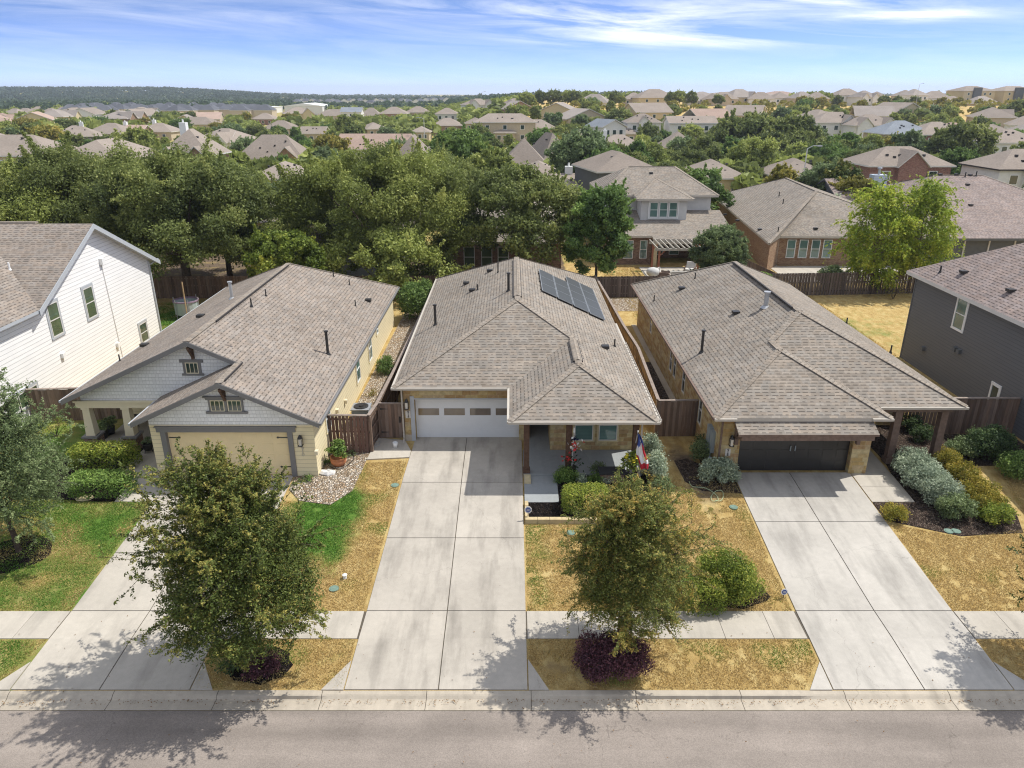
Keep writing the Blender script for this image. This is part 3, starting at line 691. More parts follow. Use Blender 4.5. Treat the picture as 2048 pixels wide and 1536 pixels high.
def walkrun(x0, x1, st, ph):
    xs = [x0]; x = math.ceil((x0 - ph) / st) * st + ph
    while x < x1 - .25:
        if x > x0 + .25: xs.append(x)
        x += st
    xs.append(x1); return [[(a + .008, 18.655), (b - .008, 18.655), (b - .008, 19.925), (a + .008, 19.925)] for a, b in zip(xs, xs[1:])]
slab_structure('sidewalk', walkrun(-60, -14.74, 1.5, -15.9) + walkrun(-9.43, -4.93, 1.5, -6.42) + walkrun(.49, 9.41, 1.55, .6) + walkrun(14.74, 60, 1.5, 16.1), 'conc_walk', .03)
sheet('sidewalk_joint', [[(-60, 18.66), (60, 18.66), (60, 19.93), (-60, 19.93)]], .012, M['joint'], .03)
sheet('mulch_bed', [[(16.75, 28.6), (19.3, 28.9), (24.1, 29), (24.1, 32.1), (21, 32.1), (19.2, 33.1), (16.8, 33.1)]], .02, M['mulch_b'], .05)
slab_structure('path', [[(-14.74, 26.12), (-14.74, 27.85), (-15.6, 28.9), (-15.6, 31.3), (-17.0, 31.3), (-17.0, 29.85), (-16.3, 28.7), (-16.3, 26.12)]], 'conc_walk', .03)
slab_structure('path', [[(14.76, 26.1), (16.5, 26.1), (16.5, 27.2), (14.76, 27.2)], [(14.76, 27.22), (16.5, 27.22), (16.5, 28.25), (14.76, 28.25)], [(15.4, 28.27), (16.5, 28.27), (16.7, 34), (15.4, 34)]], 'conc_walk', .032)
slab_structure('path', [[(.52, 25.98), (1.92, 25.98), (1.92, 27.9), (.52, 27.9)]], 'conc_grey', .09)
slab_structure('path', [[(-6.55, 29.45), (-4.66, 29.65), (-4.66, 30.25), (-5.08, 31.35), (-6.4, 31.6)]], 'conc_walk', .06)
# beds
sheet('mulch_bed', [[(.62, 24.86), (4.0, 24.86), (5.6, 25.6), (5.9, 28), (1.94, 28), (1.94, 25.96), (.62, 25.96)]], .10, M['mulch'], .2)
sheet('mulch_bed', [[(-20.8, 26.6), (-19, 26.3), (-17.2, 26.15), (-16.33, 26.15), (-16.33, 28.7), (-17.05, 29.9), (-17.05, 31.2), (-19, 31), (-21, 29)]], .02, M['mulch'], .05)
def disc(cx, cy, rx, ry, n=20, seed=0):
    rs = random.Random(seed); return [(cx + rx * math.cos(6.283 * i / n) * rs.uniform(.9, 1.08), cy + ry * math.sin(6.283 * i / n) * rs.uniform(.9, 1.08)) for i in range(n)]
sheet('mulch_bed', [disc(-18.3, 22.9, 1.15, 1.05)], .02, M['mulch'], .05)
sheet('mulch_bed', [disc(-7.7, 17.6, .95, .75, seed=2)], .02, M['mulch'], .05)
sheet('mulch_bed', [disc(7.3, 20.9, 1.55, .85, seed=4)], .02, M['mulch'], .05)
sheet('mulch_bed', [[(14.76, 24.9), (16.2, 24.3), (17.2, 23.9), (18.3, 24.0), (19.7, 24.1), (20.3, 25.6), (19.6, 28), (18.6, 30), (17.0, 30.5), (16.53, 28.2), (16.53, 26.07), (14.76, 26.07)]], .02, M['mulch_b'], .05)
sheet('mulch_bed', [[(8.0, 26.9), (9.58, 26.7), (9.58, 28.1), (8.8, 28.6), (7.9, 29.6), (7.3, 29.4), (7.4, 27.6)]], .02, M['mulch_b'], .05)
sheet('mulch_bed', [[(-15.55, 27.0), (-14.76, 26.6), (-14.76, 27.9), (-15.3, 28.0)]], .025, M['mulch'], .05)
tag(sheet('river_rock_gravel', [[(-9.38, 27.0), (-8.75, 26.2), (-7.4, 25.9), (-6.7, 26.9), (-6.6, 28.2), (-6.55, 30.1), (-8.36, 30.2), (-8.36, 27.98), (-9.38, 27.98)], [(-8.3, 30.25), (-6.7, 30.25), (-6.2, 32), (-6.1, 55), (-8.05, 55)]], .03, M['gravel'], .06), kind='stuff')
tag(sheet('brown_gravel', [[(7.25, 32.2), (8.5, 32.2), (8.5, 42.3), (7.1, 42.3)]], .03, M['gravel_b'], .06), kind='stuff')
sheet('path', [[(8.5, 32.2), (8.83, 32.2), (8.83, 50), (8.5, 50)]], .05, M['conc_kerb'], .08)
slab_structure('patio', [[(12.0, 60.9), (19.5, 60.9), (19.5, 68.5), (12.0, 68.5)]], 'conc_walk', .05)
slab_structure('patio', [[(24.3, 62.4), (38, 62.4), (38, 69), (24.3, 69)]], 'conc_walk', .05)
sheet('rock_strip', [[(6.5, 53.6), (12.5, 53.6), (12.5, 57.2), (6.5, 57.2)]], .02, M['gravel'], .05)
sheet('far_street', [[(-400, 108), (400, 100), (400, 107), (-400, 115)]], .06, M['asphalt'], .1)

# ================================================================== houses of the front row
def roof_obj(name, polys, parent, mats, th=.16):
    mb = MB()
    for p in polys: mb.prism(p, (0, 0, -th), 0, 1)
    return mb.build(name, mats, parent)
def gutter(parent, pts, w=.10, name='gutter', mat='gutter'):
    mb = MB()
    for a, b in zip(pts, pts[1:]): mb.beam(a, b, w, .10)
    return mb.build(name, M[mat], parent)
def downspout(parent, x, y, z1, z0, d=(0, -1), mat='gutter'):
    mb = MB(); mb.beam((x, y, z1), (x, y, z0 + .12), .07, .07, up=(0, 1, 0)); mb.beam((x, y, z0 + .12), (x + d[0] * .25, y + d[1] * .25, z0 + .03), .07, .07); return mb.build('downspout', M[mat], parent)
def wall_light(parent, x, y, z):
    b = MB(); b.box(x - .05, x + .05, y - .02, y, z + .05, z + .2); b.box(x - .02, x + .02, y - .16, y, z + .17, z + .21); b.cyl((x, y - .14, z + .12), (x, y - .14, z + .28), .11, .03, 8)
    for a, c in ((-1, -1), (1, -1), (1, 1), (-1, 1)): b.box(x + a * .085 - .008, x + a * .085 + .008, y - .14 + c * .085 - .008, y - .14 + c * .085 + .008, z - .2, z + .12)
    b.box(x - .1, x + .1, y - .24, y - .04, z - .22, z - .2)
    o = b.build('wall_lantern', M['dark'], parent); g = MB(); g.cyl((x, y - .14, z - .2), (x, y - .14, z + .11), .07, .075, 8); g.build('lantern_glass', M['lamp'], o); return o
def plate_num(parent, txt, x, y, z, h, plate=True, mat='dark', w=.24):
    t = len(txt)
    if plate: b = MB(); b.box(x - w / 2, x + w / 2, y - .02, y, z - t * h * .62, z + h * .1); o = b.build('address_plate', M['plate'], parent)
    else: o = parent
    for i, ch in enumerate(txt):
        cu = bpy.data.curves.new('digit', 'FONT'); cu.body = ch; cu.size = h; cu.extrude = .006; cu.align_x = 'CENTER'; cu.fill_mode = 'BOTH'
        tmp = bpy.data.objects.new('digit', cu); C.objects.link(tmp); dg = bpy.context.evaluated_depsgraph_get(); dg.update()
        me = bpy.data.meshes.new_from_object(tmp.evaluated_get(dg)); bpy.data.objects.remove(tmp); me.materials.clear(); me.materials.append(M[mat])
        q = bpy.data.objects.new('digit', me); C.objects.link(q)
        org = ORG.get(o.name, Vector()); q.parent = o; q.rotation_euler = (R(90), 0, 0); q.location = Vector((x, y - .028, z - (i + .95) * h * .6 - h * .05)) - org
SL = .458
# ---------------------------------------------------------------- central stone house
ch = thing('stone_house', 'tan stone one-storey house with white garage door and solar panels on its roof', 'house', (0, 31.4, 0))
zE = 2.9; EL_, ER, EF, EB = -5.42, 6.0, 31.0, 52.2
xc = (EL_ + ER) / 2; hw = (ER - EL_) / 2; zR = zE + hw * SL; PF, PX0 = 27.3, -.10
yr0, yr1 = EF + hw, EB - hw * .9; x2 = (PX0 + ER) / 2; h2 = (ER - PX0) / 2; z2 = zE + h2 * SL; y20, y21 = PF + h2, EF + h2
A = lambda x, y, z: Vector((x, y, z))
c_ = dict(FL=A(EL_, EF, zE), BL=A(EL_, EB, zE), BR=A(ER, EB, zE), R0=A(xc, yr0, zR), R1=A(xc, yr1, zR), PR=A(ER, PF, zE), PL=A(PX0, PF, zE), V=A(PX0, EF, zE), S0=A(x2, y20, z2), S1=A(x2, y21, z2))
# where the main hip line (front plane / right plane) meets: S1 lies on it
roof_c = roof_obj('roof', [[c_['FL'], c_['R0'], c_['R1'], c_['BL']], [c_['FL'], c_['V'], c_['S1'], c_['R0']], [c_['V'], c_['PL'], c_['S0'], c_['S1']], [c_['PL'], c_['PR'], c_['S0']],
    [c_['PR'], c_['BR'], c_['R1'], c_['R0'], c_['S1'], c_['S0']], [c_['BL'], c_['R1'], c_['BR']]], ch, [M['shingle'], M['gutter']])
cap = MB()
for a, b in (('FL', 'R0'), ('R0', 'S1'), ('S0', 'PL'), ('S0', 'PR'), ('R1', 'BL'), ('R1', 'BR'), ('R0', 'R1'), ('S0', 'S1')): capline(cap, c_[a], c_[b])
cap.build('ridge_cap', M['hipcap'], roof_c)
for a, b in ((A(xc, yr0 + .6, zR), A(xc, yr1 - .5, zR)), (A(x2, y20 + .4, z2), A(x2, y21 - .4, z2))):
    v = MB(); v.beam(a + A(-.2, 0, -.06), b + A(-.2, 0, -.06), .05, .09); v.beam(a + A(.2, 0, -.06), b + A(.2, 0, -.06), .05, .09); v.build('ridge_vent', M['vent'], roof_c); v = MB(); v.prism([a + A(-.19, 0, -.01), a + A(0, 0, .07), b + A(0, 0, .07), b + A(-.19, 0, -.01)], (0, 0, -.03)); v.prism([a + A(0, 0, .07), a + A(.19, 0, -.01), b + A(.19, 0, -.01), b + A(0, 0, .07)], (0, 0, -.03)); v.build('ridge_cap', M['hipcap'], roof_c)
cw = MB(); WX0, WX1 = -5.05, 5.55
cw.box(WX0, -4.55, 31.4, 31.75, -.1, 2.85); cw.box(.33, .75, 31.4, 31.75, -.1, 2.85); cw.box(-4.55, .33, 31.4, 31.75, 2.15, 2.85)
cw.box(WX0, WX0 + .3, 31.75, 51.7, -.1, 2.85); cw.box(WX1 - .3, WX1, 30.45, 51.7, -.1, 2.85); cw.box(WX0 + .3, WX1 - .3, 51.4, 51.7, -.1, 2.85)
cw.box(.45, .75, 31.75, 33.9, -.1, 2.85); cw.box(2.0, 5.25, 30.2, 30.45, -.1, 2.85); cw.box(1.75, 2.0, 30.2, 33.9, -.1, 2.85); cw.box(.75, 1.75, 33.6, 33.9, 2.2, 2.85)
cw.box(5.25, 5.55, 30.2, 30.45, -.1, 2.85)
cw.build('wall', M['stone'], ch)
s_ = MB(); s_.box(EL_ + .05, ER - .05, PF + .1, EB - .05, 2.69, 2.74); s_ = MB(); s_.poly([(PX0 + .05, PF + .1, 2.72), (PX0 + .05, 33.5, 2.72), (ER - .08, 33.5, 2.72), (ER - .08, PF + .1, 2.72)]); s_.poly([(EL_ + .05, EF + .05, 2.72), (EL_ + .05, EB - .1, 2.72), (WX0, EB - .1, 2.72), (WX0, EF + .05, 2.72)]); s_.poly([(WX1, 33.5, 2.72), (WX1, EB - .1, 2.72), (ER - .05, EB - .1, 2.72), (ER - .05, 33.5, 2.72)]); s_.poly([(EL_ + .05, EF + .05, 2.715), (PX0, EF + .05, 2.715), (PX0, 31.4, 2.715), (EL_ + .05, 31.4, 2.715)]); s_.build('soffit', M['soffit'], ch)
f_ = MB(); f_.box(WX0 - .02, -4.56, 31.37, 31.41, -.15, .32); f_.build('foundation', M['conc_kerb'], ch)
def garage_door(parent, x0, x1, y, z0, z1, mat, panes=None, cols=8, rows=4):
    d = MB(); d.box(x0, x1, y, y + .05, z0, z1); cwid = (x1 - x0) / cols; rh = (z1 - z0) / rows
    for i in range(cols):
        for j in range(rows):
            if panes and j == rows - 2 and i % 2 == 0: continue
            if panes and j == rows - 2: continue
            d.box(x0 + cwid * i + .09, x0 + cwid * (i + 1) - .09, y - .012, y, z0 + rh * j + .09, z0 + rh * (j + 1) - .09)
    for j in range(1, rows): d.box(x0, x1, y - .004, y, z0 + rh * j - .012, z0 + rh * j + .012)
    o = d.build('garage_door', M[mat], parent)
    if panes:
        w4 = (x1 - x0) / panes
        for i in range(panes):
            q = MB(); q.box(x0 + w4 * i + .12, x0 + w4 * (i + 1) - .12, y - .02, y - .002, z0 + rh * 2 + .12, z0 + rh * 3 - .06); q.build('pane', M['garage_pane'], o)
    return o
garage_door(ch, -4.55, .33, 31.72, .02, 2.13, 'garage_white', 4)
f_ = MB(); f_.box(-4.75, -4.56, 31.36, 31.41, 0, 2.3); f_.box(-4.56, .33, 31.37, 31.41, 2.14, 2.2); f_.build('door_trim', M['trim_lt'], ch)
wall_light(ch, -4.9, 31.36, 1.95); plate_num(ch, '914', -4.86, 31.38, 1.55, .19, w=.26)
for x in (3.27, 4.37): window(ch, (x, 30.2, .62), (1, 0, 0), (0, -1, 0), .84, 1.55, M['offwhite'], M['glass_blind'], M['stone_cap'], ny=2, tw=.08, fw=.04)
d_ = MB(); d_.box(.8, 1.75, 33.62, 33.68, 0, 2.15); d_.build('entry_door', M['dark'], ch)
f_ = MB(); f_.box(.5, 5.6, 27.92, 30.2, -.2, .12); f_.box(.75, 1.75, 30.2, 33.6, -.2, .118); f_.build('porch_floor', M['conc_grey'], ch)
f_ = MB(); f_.box(.53, .80, 27.3, 27.91, -.25, .10); f_.build('step_stone', M['stone_cap'], ch)
for x in (.62, 2.42, 5.25):
    p = MB(); p.box(x - .12, x + .12, 27.98, 28.22, .12, 2.62); p.box(x - .16, x + .16, 27.94, 28.26, .12, .3); p.build('post', M['post'], ch)
p = MB(); p.box(.5, 5.4, 28.0, 28.2, 2.5, 2.74); p.build('beam', M['post'], ch)
gutter(ch, [A(EL_ - .02, EF - .06, 2.84), A(PX0 - .06, EF - .06, 2.84)]); gutter(ch, [A(EL_ - .06, EF - .1, 2.84), A(EL_ - .06, EB, 2.84)])
gutter(ch, [A(PX0 - .06, EF, 2.84), A(PX0 - .06, PF - .06, 2.84), A(ER + .06, PF - .06, 2.84), A(ER + .06, 41, 2.84)])
gg = MB()  # open gutter strap along the right eave
for k in range(24): gg.box(ER + .0, ER + .13, PF + .1 + k * .42, PF + .13 + k * .42, 2.9, 2.93)
gg.box(ER + .0, ER + .02, PF, 37.5, 2.89, 2.92); gg.box(ER + .12, ER + .14, PF, 37.5, 2.88, 2.93); gg.build('gutter_guard', M['gutter'], ch)
downspout(ch, WX0 - .06, 31.3, 2.75, 0); downspout(ch, 5.47, 27.95, 2.75, .1)
# solar panels on the right slope: four columns, stepped
nR = Vector((SL, 0, 1)).normalized(); sol = thing('solar_panel_array', 'dark glass solar panels laid on the right-hand roof slope of the stone house', 'solar panels', (3.3, 44, 4.7))
def onR(x, y, o=.0): return A(x, y, zE + (ER - x) * SL) + nR * o
for k in range(4):
    xa_, xb_ = 1.66 + .91 * k, 1.66 + .91 * (k + 1) - .025
    for j in range(3 if k < 2 else 4):
        ya_ = 40.55 - .12 * k + 1.78 * j; yb2 = ya_ + 1.755
        fr = MB(); fr.prism([onR(xa_, ya_, .13), onR(xb_, ya_, .13), onR(xb_, yb2, .13), onR(xa_, yb2, .13)], -nR * .045); o = fr.build('panel', M['solar_frame'], sol)
        g = MB(); g.poly([onR(xa_ + .03, ya_ + .03, .134), onR(xb_ - .03, ya_ + .03, .134), onR(xb_ - .03, yb2 - .03, .134), onR(xa_ + .03, yb2 - .03, .134)]); g.build('cell_glass', M['solar'], o)
rail = MB()
for y_ in (40.9, 42.9, 44.9): rail = MB(); rail.beam(onR(1.6, y_, .05), onR(5.3, y_, .05), .05, .08); rail.build('mounting_rail', M['dark'], sol)
# roof furniture of the central house
nL = Vector((-SL, 0, 1)).normalized(); PL_ = A(EL_, 40, zE); PFc = A(0, EF, zE); nF = Vector((0, -SL, 1)).normalized()
vent_pipe(roof_c, onp(1017, 582, PL_, nL), .95, .07); vent_pipe(roof_c, onp(871, 650, PL_, nL), 1.1, .07); vent_pipe(roof_c, onp(955, 580, PL_, nL), .35, .04); vent_pipe(roof_c, onp(996, 545, PL_, nL), .6, .04)
for q in ((933, 568), (945, 582), (980, 543)): roof_vent(roof_c, onp(*q, PL_, nL), (-1., 0.))
vent_pipe(roof_c, onp(1229, 693, A(ER, 40, zE), nR), .4, .04); roof_vent(roof_c, onp(1210, 696, A(ER, 40, zE), nR), (1., 0.))

# ---------------------------------------------------------------- cream house
h1 = thing('cream_house', 'cream siding house with slate-grey trim, two white shingled gables and cream garage door', 'house', (-12, 28, -.05))
z1 = 2.7; L1, R1, B1 = -20.05, -8.0, 50.5; X1 = (L1 + R1) / 2; zr1 = z1 + (R1 - X1) * SL; YG, YF = 27.55, 29.95; GL = -15.8; gx = (GL + R1) / 2; zg = z1 + (R1 - gx) * SL
yb1 = B1 - 5.0
P1 = dict(FR=A(R1, YG, z1), BR=A(R1, B1, z1), BL=A(L1, B1, z1), RB=A(X1, yb1, zr1), RF=A(X1, YF, zr1), FL=A(L1, YF, z1), GP=A(gx, YG, zg), GB=A(gx, YF, zg), GLf=A(GL, YG, z1), GLb=A(GL, YF + 2.2, z1), GBk=A(gx, YF + 2.2, zg))
roof_1 = roof_obj('roof', [[P1['FR'], P1['BR'], P1['RB'], P1['RF'], P1['GB'], P1['GP']], [P1['FL'], P1['RF'], P1['RB'], P1['BL']], [P1['BL'], P1['RB'], P1['BR']], [P1['GLf'], P1['GP'], P1['GB'], A(GL, YF, z1)]], h1, [M['shingle_b'], M['trim_grey']])
g_ = MB(); g_.prism([A(GL, YF, z1), A(gx - .4, YF, zg - .4 * SL), A(gx - .4, YF + .45, zg - .4 * SL), A(GL, YF + .45, z1)], (0, 0, -.16), 0, 1); g_.build('roof_return', [M['shingle_b'], M['trim_grey']], roof_1)
cap = MB()
for a, b in (('RF', 'RB'), ('GP', 'GB'), ('RB', 'BR'), ('RB', 'BL')): capline(cap, P1[a], P1[b], .3, .045)
cap.build('ridge_cap', M['hipcap'], roof_1)
v = MB(); v.beam(A(X1 + .18, YF + 3, zr1 + .0), A(X1 + .18, yb1 - .6, zr1 + .0), .06, .06); v.beam(A(gx + .18, YG + .3, zg + .0), A(gx + .18, YF, zg), .05, .05); v.build('ridge_vent', M['vent'], roof_1)
tr = MB()   # rake boards
for a, b in ((P1['FL'], P1['RF']), (P1['RF'], P1['GB']), (P1['GLf'], P1['GP']), (P1['GP'], P1['FR'])):
    tr.prism([a + A(0, -.03, -.02), b + A(0, -.03, -.02), b + A(0, -.03, -.22), a + A(0, -.03, -.22)], (0, .05, 0))
tr.build('rake_board', M['trim_grey'], h1)
for p in (P1['RF'], P1['GP']):
    gb = MB()
    gb.prism([p + A(-.06, .02, -.3), p + A(.06, .02, -.3), p + A(.06, .02, -.42), p + A(-.06, .02, -.42)], (0, .4, 0)); gb.prism([p + A(-.06, .34, -.4), p + A(.06, .34, -.4), p + A(.06, .34, -.95), p + A(-.06, .34, -.95)], (0, .1, 0)); gb.beam(p + A(0, .08, -.42), p + A(0, .38, -.85), .09, .09)
    gb.build('gable_bracket', M['post'], h1)
WG = 28.0; WX = -8.38; WGL = -15.28
w1 = MB()  # garage front with door opening, right side wall, back
w1.box(WGL, -14.66, WG, WG + .25, -.3, 2.1); w1.box(-9.48, WX, WG, WG + .25, -.3, 2.1); w1.box(WGL, WX, WG, WG + .25, 2.1, 2.42)
w1.box(WX - .25, WX, WG + .25, 50.0, -.3, 2.62); w1.box(WGL, WGL + .25, WG + .25, 34, -.3, 2.62); w1.box(-19.6, WX - .25, 49.75, 50.0, -.3, 2.62); w1.box(-19.6, -19.35, 34, 49.75, -.3, 2.62); w1.box(-19.35, WGL, 34, 34.25, -.3, 2.62)
w1.build('wall', M['sid_cream'], h1)
s1 = MB(); zt = z1 + (R1 - WX) * SL - .16
s1.prism([A(WGL, WG + .01, 2.42), A(WX, WG + .01, 2.42), A(WX, WG + .01, 2.70), A(gx, WG + .01, zg - .165), A(WGL, WG + .01, 2.765)], (0, .2, 0))
s1.prism([A(-19.5, 30.5, 2.42), A(gx, 30.5, 2.42), A(gx, 30.5, zg - .17), A(X1, 30.5, zr1 - .165), A(-19.5, 30.5, 2.785)], (0, .15, 0))
s1.build('gable_wall', M['shake'], h1)
t1 = MB(); t1.box(-19.75, -15.2, 30.42, 30.72, 2.12, 2.42); t1.box(-19.8, -15.1, 30.36, 30.46, 2.40, 2.48); t1.box(WGL - .01, WX + .01, WG - .02, WG, 2.36, 2.42); t1.build('porch_beam', M['cream_lt'], h1)
t1 = MB(); t1.box(-14.86, -14.64, WG - .05, WG + .2, -.06, 2.12); t1.box(-9.50, -9.28, WG - .05, WG + .2, -.06, 2.12); t1.box(-15.0, -9.14, WG - .07, WG + .2, 2.09, 2.3); t1.box(-15.06, -9.08, WG - .1, WG, 2.3, 2.35); t1.build('door_trim', M['trim_grey'], h1)
gd = garage_door(h1, -14.64, -9.50, WG + .16, -.04, 2.09, 'cream', None, 8, 4)
for x in (-14.4, -9.74):
    for z in (.35, 1.75):
        hb = MB(); s = 1 if x < -12 else -1; hb.box(x - .2 * s, x + .28 * s, WG + .13, WG + .15, z - .02, z + .02); hb.box(x + .2 * s, x + .26 * s, WG + .128, WG + .15, z - .04, z + .04); hb.build('strap_hinge', M['dark'], gd)
window(h1, (gx - .36, WG + .01, 3.04), (1, 0, 0), (0, -1, 0), .58, .50, M['cream_lt'], M['glass'], None, 3, 1, fw=.035)
window(h1, (gx + .36, WG + .01, 3.04), (1, 0, 0), (0, -1, 0), .58, .50, M['cream_lt'], M['glass'], None, 3, 1, fw=.035)
t1 = MB(); t1.box(gx - .82, gx + .82, WG - .05, WG + .02, 3.56, 3.68); t1.box(gx - .92, gx + .92, WG - .08, WG + .02, 3.66, 3.71); t1.box(gx - .86, gx + .86, WG - .07, WG + .02, 2.94, 3.04)
for a in (-.72, -.04, .64): t1.box(gx + a - .0, gx + a + .08, WG - .045, WG + .02, 3.04, 3.56)
t1.build('window_trim', M['trim_grey'], h1)
window(h1, (-14.2, 30.5, 3.78), (1, 0, 0), (0, -1, 0), .56, .52, M['cream_lt'], M['glass'], M['trim_grey'], 3, 1, tw=.12, ear=.12, fw=.035)
for px, py0, py1, wd in ((741.5, 664, 728, .95), (717, 706, 762, .9), (655, 798, 835, .8), (754, 648, 668, .6)):
    a, b = atX(px, py1, WX), atX(px, py0, WX); zt = min(2.35, b.z); window(h1, (WX, a.y, max(a.z, .7) if py1 < 830 else 1.1), (0, 1, 0), (1, 0, 0), wd, zt - max(a.z, .7) if py1 < 830 else 1.2, M['white'], M['glass_blind'], M['sid_cream'], 1 if wd > .9 else 1, 2, tw=.07)
for px, py in ((689, 803), (672, 822), (630, 905)):
    a = atX(px, py, WX); b = MB(); b.prism([a + A(0, -.1, .1), a + A(0, .1, .1), a + A(0, .1, -.08), a + A(0, -.1, -.08)], (.14, 0, 0)); b.build('wall_vent', M['cream_lt'], h1)
for x in (-19.35, -17.55):
    c = MB(); p = [(x - .2, .75), (x + .2, .75), (x + .15, 2.12), (x - .15, 2.12)]
    c.quads([(0, 3, 2, 1), (4, 5, 6, 7), (0, 1, 5, 4), (1, 2, 6, 5), (2, 3, 7, 6), (3, 0, 4, 7)], [(x - .21, 30.38, .75), (x + .21, 30.38, .75), (x + .21, 30.8, .75), (x - .21, 30.8, .75), (x - .15, 30.44, 2.12), (x + .15, 30.44, 2.12), (x + .15, 30.74, 2.12), (x - .15, 30.74, 2.12)])
    c.box(x - .19, x + .19, 30.40, 30.78, 2.04, 2.12); o = c.build('porch_column', M['cream_lt'], h1)
    c = MB(); c.box(x - .3, x + .3, 30.28, 30.9, -.2, .66); c.build('plinth', M['brick_dark'], o); c = MB(); c.box(x - .36, x + .36, 30.22, 30.96, .66, .75); c.build('plinth_cap', M['trim_grey'], o)
f_ = MB(); f_.box(-19.4, WGL, 30.7, 34, -.2, .03); f_.box(-17.1, WGL, 28.3, 30.7, -.2, .02); f_.build('porch_floor', M['conc_walk'], h1)
d_ = MB(); d_.box(-16.6, -15.7, 33.93, 33.99, .05, 2.15); d_.build('entry_door', M['post'], h1)
wall_light(h1, -8.95, WG - .01, 1.72)
plate_num(h1, '910', -8.93, WG + .012, 1.38, .24, False, 'soffit')
gutter(h1, [A(R1 + .05, YG, 2.62), A(R1 + .05, B1, 2.62)], .09, mat='trim_grey'); gutter(h1, [A(GL - .05, YG, 2.62), A(GL - .05, YF, 2.62)], .1, mat='trim_lt'); gutter(h1, [A(L1 - .05, YF, 2.62), A(L1 - .05, B1, 2.62)], .1, mat='trim_lt')
n1R = Vector((SL, 0, 1)).normalized(); n1L = Vector((-SL, 0, 1)).normalized(); Pq, Pl = A(R1, 40, z1), A(L1, 40, z1)
vent_pipe(roof_1, onp(656, 708, Pq, n1R), 1.15, .07); vent_pipe(roof_1, onp(464, 597, Pl, n1L), .9, .09, mat='metal')
for q in ((532, 592), (667, 553), (699, 570), (711, 612)): vent_pipe(roof_1, onp(*q, Pq, n1R), .38, .035)
vent_pipe(roof_1, onp(503, 612, Pl, n1L) * 1.0, .35, .035)
roof_vent(roof_1, onp(736, 602, Pq, n1R), (1., 0.)); roof_vent(roof_1, onp(402, 634, Pl, n1L), (-1., 0.)); roof_vent(roof_1, onp(290, 692, Pl, n1L), (-1., 0.)); vent_pipe(roof_1, onp(240, 722, Pl, n1L), .35, .035)

# ---------------------------------------------------------------- house with the dark garage
h3 = thing('tan_stone_house', 'tan stone house with black garage door and brown wooden porch posts', 'house', (12, 28.2, -.05))
z3 = 2.9; L3, R3, B3 = 8.42, 19.5, 50.5; X3 = (L3 + R3) / 2; H3 = (R3 - L3) / 2; S3 = .48; zr3 = z3 + H3 * S3; G3Y, P3Y, G3R = 27.6, 28.8, 15.72
gx3 = (L3 + G3R) / 2; gz3 = z3 + (G3R - L3) / 2 * S3; ya = G3Y + (G3R - L3) / 2; yb = P3Y + (gz3 - z3) / S3
Q = dict(FL=A(L3, G3Y, z3), BL=A(L3, B3, z3), BR=A(R3, B3, z3), R0=A(X3, P3Y + H3, zr3), R1=A(X3, B3 - H3 * .9, zr3), GR=A(G3R, G3Y, z3), GV=A(G3R, P3Y, z3), PR=A(R3, P3Y, z3), A0=A(gx3, ya, gz3), A1=A(gx3, yb, gz3))
roof_3 = roof_obj('roof', [[Q['FL'], Q['A0'], Q['A1'], Q['R0'], Q['R1'], Q['BL']], [Q['FL'], Q['GR'], Q['A0']], [Q['GR'], Q['GV'], Q['A1'], Q['A0']], [Q['GV'], Q['PR'], Q['R0'], Q['A1']], [Q['PR'], Q['BR'], Q['R1'], Q['R0']], [Q['BL'], Q['R1'], Q['BR']]], h3, [M['shingle'], M['gutter']])
cap = MB()
for a, b in (('FL', 'A0'), ('GR', 'A0'), ('A1', 'R0'), ('R0', 'PR'), ('R0', 'R1'), ('R1', 'BL'), ('R1', 'BR'), ('A0', 'A1')): capline(cap, Q[a], Q[b])
cap.build('ridge_cap', M['hipcap'], roof_3)
v = MB(); v.beam(Q['R0'] + A(-.2, .5, .03), Q['R1'] + A(-.2, -.4, .03), .09, .06); v.build('ridge_vent', M['vent'], roof_3)
pr = MB(); pr.prism([A(9.25, 26.98, 2.44), A(15.0, 26.98, 2.44), A(15.0, 27.75, 2.76), A(9.25, 27.75, 2.76)], (0, 0, -.10), 0, 1); pr.build('garage_canopy_roof', [M['shingle'], M['post_lt']], h3)
pr = MB(); pr.box(9.4, 14.85, 27.02, 27.18, 2.14, 2.36); pr.beam(A(9.55, 27.1, 2.2), A(9.55, 28.15, 1.75), .12, .12); pr.beam(A(14.75, 27.1, 2.2), A(14.75, 28.15, 1.75), .12, .12); pr.box(9.47, 9.63, 28.05, 28.19, 1.45, 2.2); pr.box(14.67, 14.83, 28.05, 28.19, 1.45, 2.2); pr.build('canopy_bracket', M['post_lt'], h3)
w3 = MB(); w3.box(8.85, 9.76, 28.2, 28.55, -.3, 2.75); w3.box(14.62, 15.38, 28.2, 28.55, -.3, 2.75); w3.box(9.76, 14.62, 28.2, 28.55, 2.2, 2.75)
w3.box(8.85, 9.15, 28.55, 49.8, -.3, 2.75); w3.box(15.08, 15.38, 28.55, 33.2, -.3, 2.75); w3.box(15.38, 19.1, 33.2, 33.5, -.3, 2.75); w3.box(18.8, 19.1, 33.5, 49.8, -.3, 2.75); w3.box(9.15, 18.8, 49.5, 49.8, -.3, 2.75)
w3.build('wall', M['stone'], h3)
